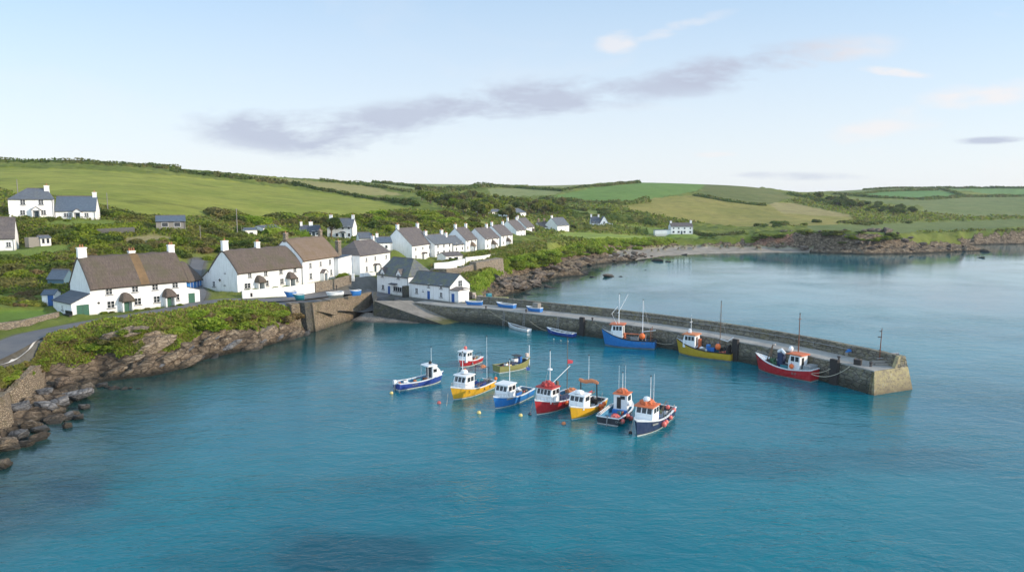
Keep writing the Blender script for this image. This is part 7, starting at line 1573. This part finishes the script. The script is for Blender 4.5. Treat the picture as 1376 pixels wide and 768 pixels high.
half, fz = hull_obj(bt, L, 2.9, (1.35, 1.0, 1.95), 'hull_red', fore=.2, rake=.7, deck='deck_grey', strake='boat_white', boot='boat_white'); o = cabin(bt, -L * .22, 1.9, 1.9, 1.2, 1.65, roof='roof_orange', nf=3, nsd=2, over=.4); mast(bt, -L * .22, 3.0, 7.4, r=.08, mat='rust', cross=.7); b = MB(); b.ball((-L * .1, 0, 3.2), .36, M['boat_white'], 8); b.build('dome_aerial', bt)
clutter(bt, L, half, fz, 9, seed=229, floor=.7)
b = MB(); b.tube([(L * .28, -.4, 1.2), (L * .2, 0, 3.4)], .08, M['timber'], 5); b.tube([(L * .28, .4, 1.2), (L * .2, 0, 3.4)], .08, M['timber'], 5); b.tube([(L * .2, 0, 3.4), (L * .16, 0, 3.4)], .1, M['stucco_pink'], 5); b.build('a_frame', bt); b = MB(); b.box((L * .05, 0, 1.7), (.9, .8, 1.7), M['hull_navy']); b.tube([(L * .05 - .6, 0, 2.5), (L * .05, 0, 2.9), (L * .05 + .6, 0, 2.6)], .22, M['boat_white'], 8); b.build('pot_hauler', bt, bevel=.03); lobster_pots(bt, L * .18, 0, .9, 6); bin_(bt, -L * .05, .3, .6, (1.2, 1, .7), 'bin_teal'); net_heap(bt, L * .12, -.3, .9, .5, 'hull_olive')
b = MB(); b.box((-L * .42, 0, 1.5), (1.1, 2.0, .5), M['deck_grey']); b.build('stern_deck', bt); rails(bt, L, half, fz, .8, .98, .35); reg(bt, 'SS 67', -L * .25, -1.42, .55, .36); reg(bt, 'FY', L * .4, -.65, 1.2, .34)
fender(bt, -L * .2, -1.2, 1.45, .36, 'orange float beside the wheelhouse of the dark red trawler', 'fender_orange')
# grey tender between
bt, L = boat('grey_tender', 'small grey tender squeezed between the yellow trawler and the pier', (973, 476), (994, 481), 1.6, None, 'tender', shift=.3)
hull_obj(bt, L, 1.6, (.7, .65, .8), 'deck_grey', fore=.2, tr=.85, deck='deck_dark', strake='deck_grey', boot='deck_grey')
# open boats
bt, L = boat('rowing_boat', 'small white rowing boat by the pier wall', (682, 439), (708, 446.5), 1.5, None, 'rowing boat', shift=.4)
hull_obj(bt, L, 1.5, (.6, .55, .95), 'boat_white', fore=.12, deck='deck_grey', strake='boat_white')
for k in range(3): b = MB(); b.box((-L * .25 + k * L * .22, 0, .5), (.25, 1.2, .05), M['timber']); b.build('thwart', bt)
net_heap(bt, .3, 0, .4, .35, 'hull_navy'); net_heap(bt, -.6, 0, .4, .3, 'hull_navy')
bt, L = boat('open_boat', 'blue open boat with white rim by the pier wall', (734, 447), (768, 454), 1.9, None, 'open boat', shift=.4)
hull_obj(bt, L, 1.9, (.85, .75, 1.2), 'hull_royal', fore=.15, deck='deck_grey', strake='boat_white', boot='hull_royal')
for k in range(4): b = MB(); b.box((-L * .3 + k * L * .18, 0, .62), (.28, 1.6, .06), M['boat_white']); b.build('thwart', bt)
reg(bt, '24', -L * .35, -.92, .35, .28)
# mooring lines from boats to the pier
rope(at(655, 415.5, DK + .3), at(706, 441, .6), .5, 'long rope from the quay bollard to the small white rowing boat'); rope(at(712, 431, DK - .6), at(735, 444, 1.0), .3, 'rope from the pier wall to the blue open boat'); rope(at(799, 432, DK), at(812, 440, 2.2), .3, 'rope from the pier bollard to the bow of the blue trawler'); rope(at(1127, 487, DK), at(1089, 500, 1.5), .6, 'upper rope from the pier to the stern of the dark red trawler', .04); rope(at(1142, 492, DK + .1), at(1090, 502, 1.4), .9, 'lower sagging rope from the pier to the dark red trawler', .05); rope(at(880, 459, 1.4), at(906, 461, 1.9), .3, 'rope between the blue and the yellow trawlers', .035)
for k, (px, py, ex, ey, lab) in enumerate(((536, 511, 537, 528, 'mooring line dropping from the stern of the leftmost blue boat'), (602, 528, 600, 545, 'mooring line at the bow of the large yellow boat'), (851, 562, 847, 583, 'mooring line at the bow of the orange roofed boat'), (716, 540, 712, 556, 'mooring line at the bow of the large red boat'))): rope(at(px, py, .9), at(ex, ey, 0), .12, lab, .03)
# ---- mooring buoys
for px, py, r_, m_, lab in ((526, 528.5, .26, 'buoy_yellow', 'yellow mooring buoy left of the leftmost blue boat'), (590, 541.5, .27, 'fender_pink', 'pink mooring buoy left of the large yellow boat'), (643.5, 555, .28, 'buoy_yellow', 'yellow mooring buoy below the large yellow boat'), (699.5, 558.5, .26, 'buoy_yellow', 'yellow mooring buoy between the mid blue and large red boats'), (757.5, 569.5, .27, 'net_orange', 'pale orange mooring buoy left of the small yellow boat'),
    (847, 582, .22, 'trim_black', 'black mooring buoy at the bow of the orange roofed boat'), (712, 557, .22, 'hull_navy', 'dark mooring buoy at the bow of the large red boat'), (744, 456, .14, 'boat_white', 'white float left of three under the blue open boat'), (753.5, 458, .14, 'boat_white', 'white float in the middle under the blue open boat'), (763, 459, .14, 'boat_white', 'white float right of three under the blue open boat')):
    b = MB(); b.ball((0, 0, .08), r_, M[m_], 9); b.lathe([(.05, r_), (.05, r_ + .12)], M['iron'], 6); o = b.build('mooring_buoy'); o.location = at(px, py, 0); tag(o, lab, 'buoy', 'mooring buoys')
# ---- boats and gear ashore on the quay
def punt(px, py, qx, qy, B, mat, label, z=DK + .05, half_white=True):
    a, s = at(px, py, z), at(qx, qy, z); d = a - s; r = thing('beached_boat', label, 'dinghy', (a + s) / 2 + Vector((0, 0, .1)), math.atan2(d.y, d.x)); L = d.length
    hull_obj(r, L, B, (.75, .65, .85), mat, fore=.25, deck='deck_grey', strake='boat_white' if half_white else mat, boot=mat, floor=.3); return r, L
punt(624.5, 409, 648, 409.5, 1.8, 'tarp_blue', 'pale blue boat drawn up on the quay beside the cottage porch'); punt(667, 411, 691.5, 414, 1.7, 'tarp_blue', 'blue and white boat drawn up against the parapet, middle of three'); r, L = punt(707, 416.5, 727.5, 419, 1.6, 'tarp_blue', 'short blue boat with a grey cabin frame drawn up on the pier')
b = MB(); b.box((-L * .2, 0, 1.2), (1.4, 1.2, 1.1), M['timber_grey']); b.build('cabin_frame', r)
for k, (px, py, s, m_, lab) in enumerate(((652, 407, (1.3, 1.0, 1.3), 'rust', 'dark red heap of gear on the quay'), (637, 401, (1.0, .8, 1.5), 'stucco_pink', 'pinkish crate stack behind the quay boats'), (645, 402, (1.6, .8, 1.0), 'timber_grey', 'grey pallet stack behind the quay boats'), (657, 401, (1.5, 1, 1.3), 'bin_teal', 'dark teal tarpaulined heap at the start of the parapet'), (632, 401.5, (.7, .7, 1.8), 'timber_dark', 'tall dark locker by the porch of the low quay building'), (661, 406, (.7, .5, .8), 'boat_white', 'small white box at the start of the parapet'))):
    b = MB(); p = at(px, py, DK + .05); n = 3 if k != 5 else 1
    for j in range(n): b.box((0, 0, s[2] * (j + .5) / n), (s[0] * (1 - .08 * j), s[1] * (1 - .05 * j), s[2] / n * .94), M[m_], Matrix.Rotation(.15 * j * (-1) ** j, 4, 'Z'))
    o = b.build('gear_stack', bevel=.03); o.location = p; o.rotation_euler.z = R(-20 + 13 * k); tag(o, lab, 'gear stack')
bt = thing('upturned_boat', 'yellow green upturned boat beyond the start of the parapet', 'dinghy', at(673, 403, DK + .3), R(-10)); b = MB(); b.prism([(-1.0, 0), (-.85, .5), (0, .85), (.85, .5), (1.0, 0)], 'x', -1.8, 1.8, M['hull_olive']); b.build('hull', bt, bevel=.15)
# forecourt: boats beside the white garden wall
punt(381, 397, 398, 396, 1.7, 'tarp_blue', 'blue covered dinghy on the forecourt by the white garden wall', 7.05); punt(393, 400.5, 409, 400, 1.8, 'tarp_teal', 'teal covered dinghy behind the pale buttress', 7.05)
r, L = punt(438, 398.5, 460, 396.5, 2.0, 'boat_white', 'white boat hull drawn up above the tan harbour wall', 6.8); punt(470, 395.5, 484, 394, 1.3, 'tarp_blue', 'pale blue dinghy in the grass above the tan harbour wall', 6.2)
for (px, py, z, lab) in ((452.5, 389.5, 6.9, 'black iron post with a cap above the white boat hull'),): b = MB(); b.lathe([(.18, 0), (.13, .15), (.12, .8), (.2, .95), (.1, 1.15)], M['iron'], 8); o = b.build('iron_post'); o.location = at(px, py, z); tag(o, lab, 'post')
for (px, py, lab) in ((338, 398.6, 'small dark post standing left in front of the white garden wall'), (474.5, 376, 'white gate pier with a dark finial by the hipped house')):
    b = MB(); w = px > 400; b.box((0, 0, .6 if w else .35), (.6, .6, 1.8) if w else (.35, .35, .7), M['white' if w else 'timber_dark']); b.box((0, 0, 1.55 if w else .75), (.7, .7, .12) if w else (.4, .4, .08), M['white' if w else 'iron']); o = b.build('gate_pier' if w else 'short_post'); o.location = at(px, py, 7.1); tag(o, lab, 'post')
b = MB(); b.box((0, 0, .45), (2.6, .5, .12), M['trim_black']); b.box((0, .25, .8), (2.6, .08, .6), M['trim_black'])
for s in (-1.1, 1.1): b.box((s, 0, .22), (.12, .5, .44), M['trim_black'])
o = b.build('bench'); o.location = at(91, 426, 7.05); o.rotation_euler.z = R(-35); tag(o, 'dark bench against the low wall of the green garage wing', 'bench')
build_terrain()
build_water()
drape('road', ROADS[0][0], 4.6, 'asphalt', .12)
drape('lane', ROADS[1][0], 2.8, 'asphalt', .10)
drape('forecourt', ROADS[2][0], 7.5, 'asphalt', .09)
drape('parking_area', ROADS[3][0], 6.0, 'asphalt', .08)
drape('road_edge_line', ROADS[0][0][:5], .18, 'road_paint', .135, off=-2.15)
SKY_S = .15; EXPO = .62; VEIL = .65; VEILC = (2.35, 3.2, 4.15); HZ_A = .78; HZC = (4.1, 4.12, 4.2); CL = 3.95
HAZE = .00008
# ================================================================== light and sky
SUN_AZ = Vector((1, -.22, 0)).normalized(); SUN_EL = R(19)
sd_ = bpy.data.lights.new('sun', 'SUN'); sd_.energy = 2.7; sd_.angle = R(1.5); sd_.color = (1, .84, .66)
so = link(bpy.data.objects.new('sun', sd_)); so.location = (60, -30, 90)
dirv = Vector((SUN_AZ.x * math.cos(SUN_EL), SUN_AZ.y * math.cos(SUN_EL), math.sin(SUN_EL)))
so.rotation_euler = dirv.to_track_quat('Z', 'Y').to_euler()
W = bpy.data.worlds.new('World'); SC.world = W; W.use_nodes = True
nt = W.node_tree; N = nt.nodes; Lk = nt.links; bg = N['Background']
sky = N.new('ShaderNodeTexSky'); sky.sky_type = 'NISHITA'; sky.sun_disc = False; sky.sun_elevation = SUN_EL
sky.sun_rotation = math.atan2(SUN_AZ.x, SUN_AZ.y); sky.air_density = 1.0; sky.dust_density = .3; sky.ozone_density = 1.6; sky.altitude = 0
tc = N.new('ShaderNodeTexCoord').outputs['Generated']
def wm(op, a, b=0.0, clamp=False):
    k = N.new('ShaderNodeMath'); k.operation = op; k.use_clamp = clamp
    for i, v in enumerate((a, b)):
        if hasattr(v, 'links'): Lk.new(v, k.inputs[i])
        else: k.inputs[i].default_value = v
    return k.outputs[0]
def wmix(f, a, b):
    k = N.new('ShaderNodeMix'); k.data_type = 'RGBA'
    for v, i in ((f, 0), (a, 6), (b, 7)):
        if hasattr(v, 'links'): Lk.new(v, k.inputs[i])
        elif i: k.inputs[i].default_value = (*v, 1)
        else: k.inputs[0].default_value = v
    return k.outputs[2]
def wramp(f, st):
    k = N.new('ShaderNodeValToRGB'); e = k.color_ramp
    while len(e.elements) < len(st): e.elements.new(.5)
    for el, (p, c) in zip(e.elements, st): el.position = p; el.color = (c, c, c, 1)
    Lk.new(f, k.inputs[0]); return k.outputs[0]
sx = N.new('ShaderNodeSeparateXYZ'); Lk.new(tc, sx.inputs[0]); X_, Y_, Z_ = sx.outputs
az = wm('DIVIDE', X_, wm('MAXIMUM', Y_, .05)); el_ = wm('DIVIDE', Z_, wm('MAXIMUM', wm('ABSOLUTE', Y_), .05))
def wnoise(vec, scale, detail=5, rough=.6, dist=0):
    k = N.new('ShaderNodeTexNoise'); k.inputs['Scale'].default_value = scale; k.inputs['Detail'].default_value = detail; k.inputs['Roughness'].default_value = rough; k.inputs['Distortion'].default_value = dist
    Lk.new(vec, k.inputs['Vector']); return k.outputs['Fac']
cv = N.new('ShaderNodeCombineXYZ'); Lk.new(az, cv.inputs[0]); Lk.new(wm('MULTIPLY', el_, 3.2), cv.inputs[1])
nz = wnoise(cv.outputs[0], 6.5, 9, .62, .15); nz2 = wnoise(cv.outputs[0], 2.2, 7, .6, .8)
def azel(px, py): d = ray(px, py); return d[0] / d[1], d[2] / d[1]
def band(x0, y0, x1, y1, half, gain, fx=1.0):
    """a long cloud between two directions, ragged by noise"""
    (a0, e0), (a1, e1) = azel(x0, y0), azel(x1, y1); L = math.hypot(a1 - a0, e1 - e0); ux, uy = (a1 - a0) / L, (e1 - e0) / L
    ra = wm('SUBTRACT', az, (a0 + a1) / 2); re = wm('SUBTRACT', el_, (e0 + e1) / 2)
    u = wm('ADD', wm('MULTIPLY', ra, ux / (L / 2)), wm('MULTIPLY', re, uy / (L / 2)))
    v = wm('ADD', wm('MULTIPLY', ra, -uy / half), wm('MULTIPLY', re, ux / half))
    d = wm('ADD', wm('MULTIPLY', u, u), wm('MULTIPLY', v, v))
    f = wm('SUBTRACT', 1.0, d)
    f = wm('ADD', f, wm('MULTIPLY', wm('SUBTRACT', nz, .5), 5.2))
    f = wramp(wm('MULTIPLY', f, .5, True), [(.08, 0), (.55, 1)])
    return wm('MULTIPLY', wm('MULTIPLY', f, wramp(d, [(.2, 1), (1, 0)])), gain, True)
base = wmix(VEIL, sky.outputs[0], VEILC)
hz = wramp(wm('ABSOLUTE', el_), [(0, 1), (.30, 0)])
base = wmix(wm('MULTIPLY', hz, HZ_A), base, HZC)
c = base
lav = (CL * .60, CL * .66, CL * .81); wht = (CL * 1.06, CL * 1.0, CL * .99)
wisp = wramp(nz2, [(.52, 0), (.72, .5)])
c = wmix(wm('MULTIPLY', wisp, wramp(az, [(0.0, .35), (.5, 1)])), c, wht)
for b in ((790, 62, 870, 50, .022, .6), (830, 60, 1000, 12, .012, .5), (1125, 90, 1265, 103, .008, .8), (1070, 192, 1240, 165, .018, .6), (1190, 152, 1420, 112, .026, .75), (920, 208, 1000, 208, .006, .5)):
    c = wmix(band(*b), c, wht)
for b in ((205, 166, 600, 190, .042, .92), (400, 172, 720, 136, .030, .9), (540, 144, 930, 120, .038, .92)): c = wmix(band(*b), c, lav)
dk = band(790, 128, 1230, 56, .034, 1.0); c = wmix(dk, c, wmix(wramp(az, [(.34, 0), (.50, .8)]), lav, wht))
dk = band(1270, 190, 1400, 186, .007, .9); c = wmix(dk, c, lav)
dk = band(930, 236, 1180, 238, .009, .55); c = wmix(dk, c, lav)
back = wm('ADD', 1.0, wm('MULTIPLY', wramp(wm('MULTIPLY', Y_, -1.0), [(.0, 0), (.7, 1)]), .8))    # added fill: sky behind the camera brightened to lift shaded walls
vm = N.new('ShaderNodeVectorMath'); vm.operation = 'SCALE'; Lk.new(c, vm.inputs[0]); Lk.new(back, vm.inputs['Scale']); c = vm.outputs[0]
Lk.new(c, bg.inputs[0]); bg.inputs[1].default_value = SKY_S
SC.view_settings.view_transform = 'Standard'; SC.view_settings.look = 'None'; SC.view_settings.gamma = 1; SC.view_settings.exposure = EXPO
SC.render.film_transparent = False
SC.cycles.use_denoising = True
SC.cycles.max_bounces = 5; SC.cycles.diffuse_bounces = 2; SC.cycles.glossy_bounces = 3; SC.cycles.transmission_bounces = 2; SC.cycles.volume_bounces = 0

if HAZE:
    hz_m = bpy.data.materials.new('haze_air'); hz_m.use_nodes = True; hn = hz_m.node_tree; hn.nodes.remove(hn.nodes['Principled BSDF'])
    pv = hn.nodes.new('ShaderNodeVolumePrincipled'); pv.inputs['Density'].default_value = HAZE; pv.inputs['Color'].default_value = (.80, .88, 1, 1); pv.inputs['Anisotropy'].default_value = .2
    hn.links.new(pv.outputs[0], hn.nodes['Material Output'].inputs['Volume'])
    hb = MB(); hb.box((0, 1400, 29), (6300, 3260, 68), hz_m); ho = hb.build('haze'); tag(ho, kind='stuff')
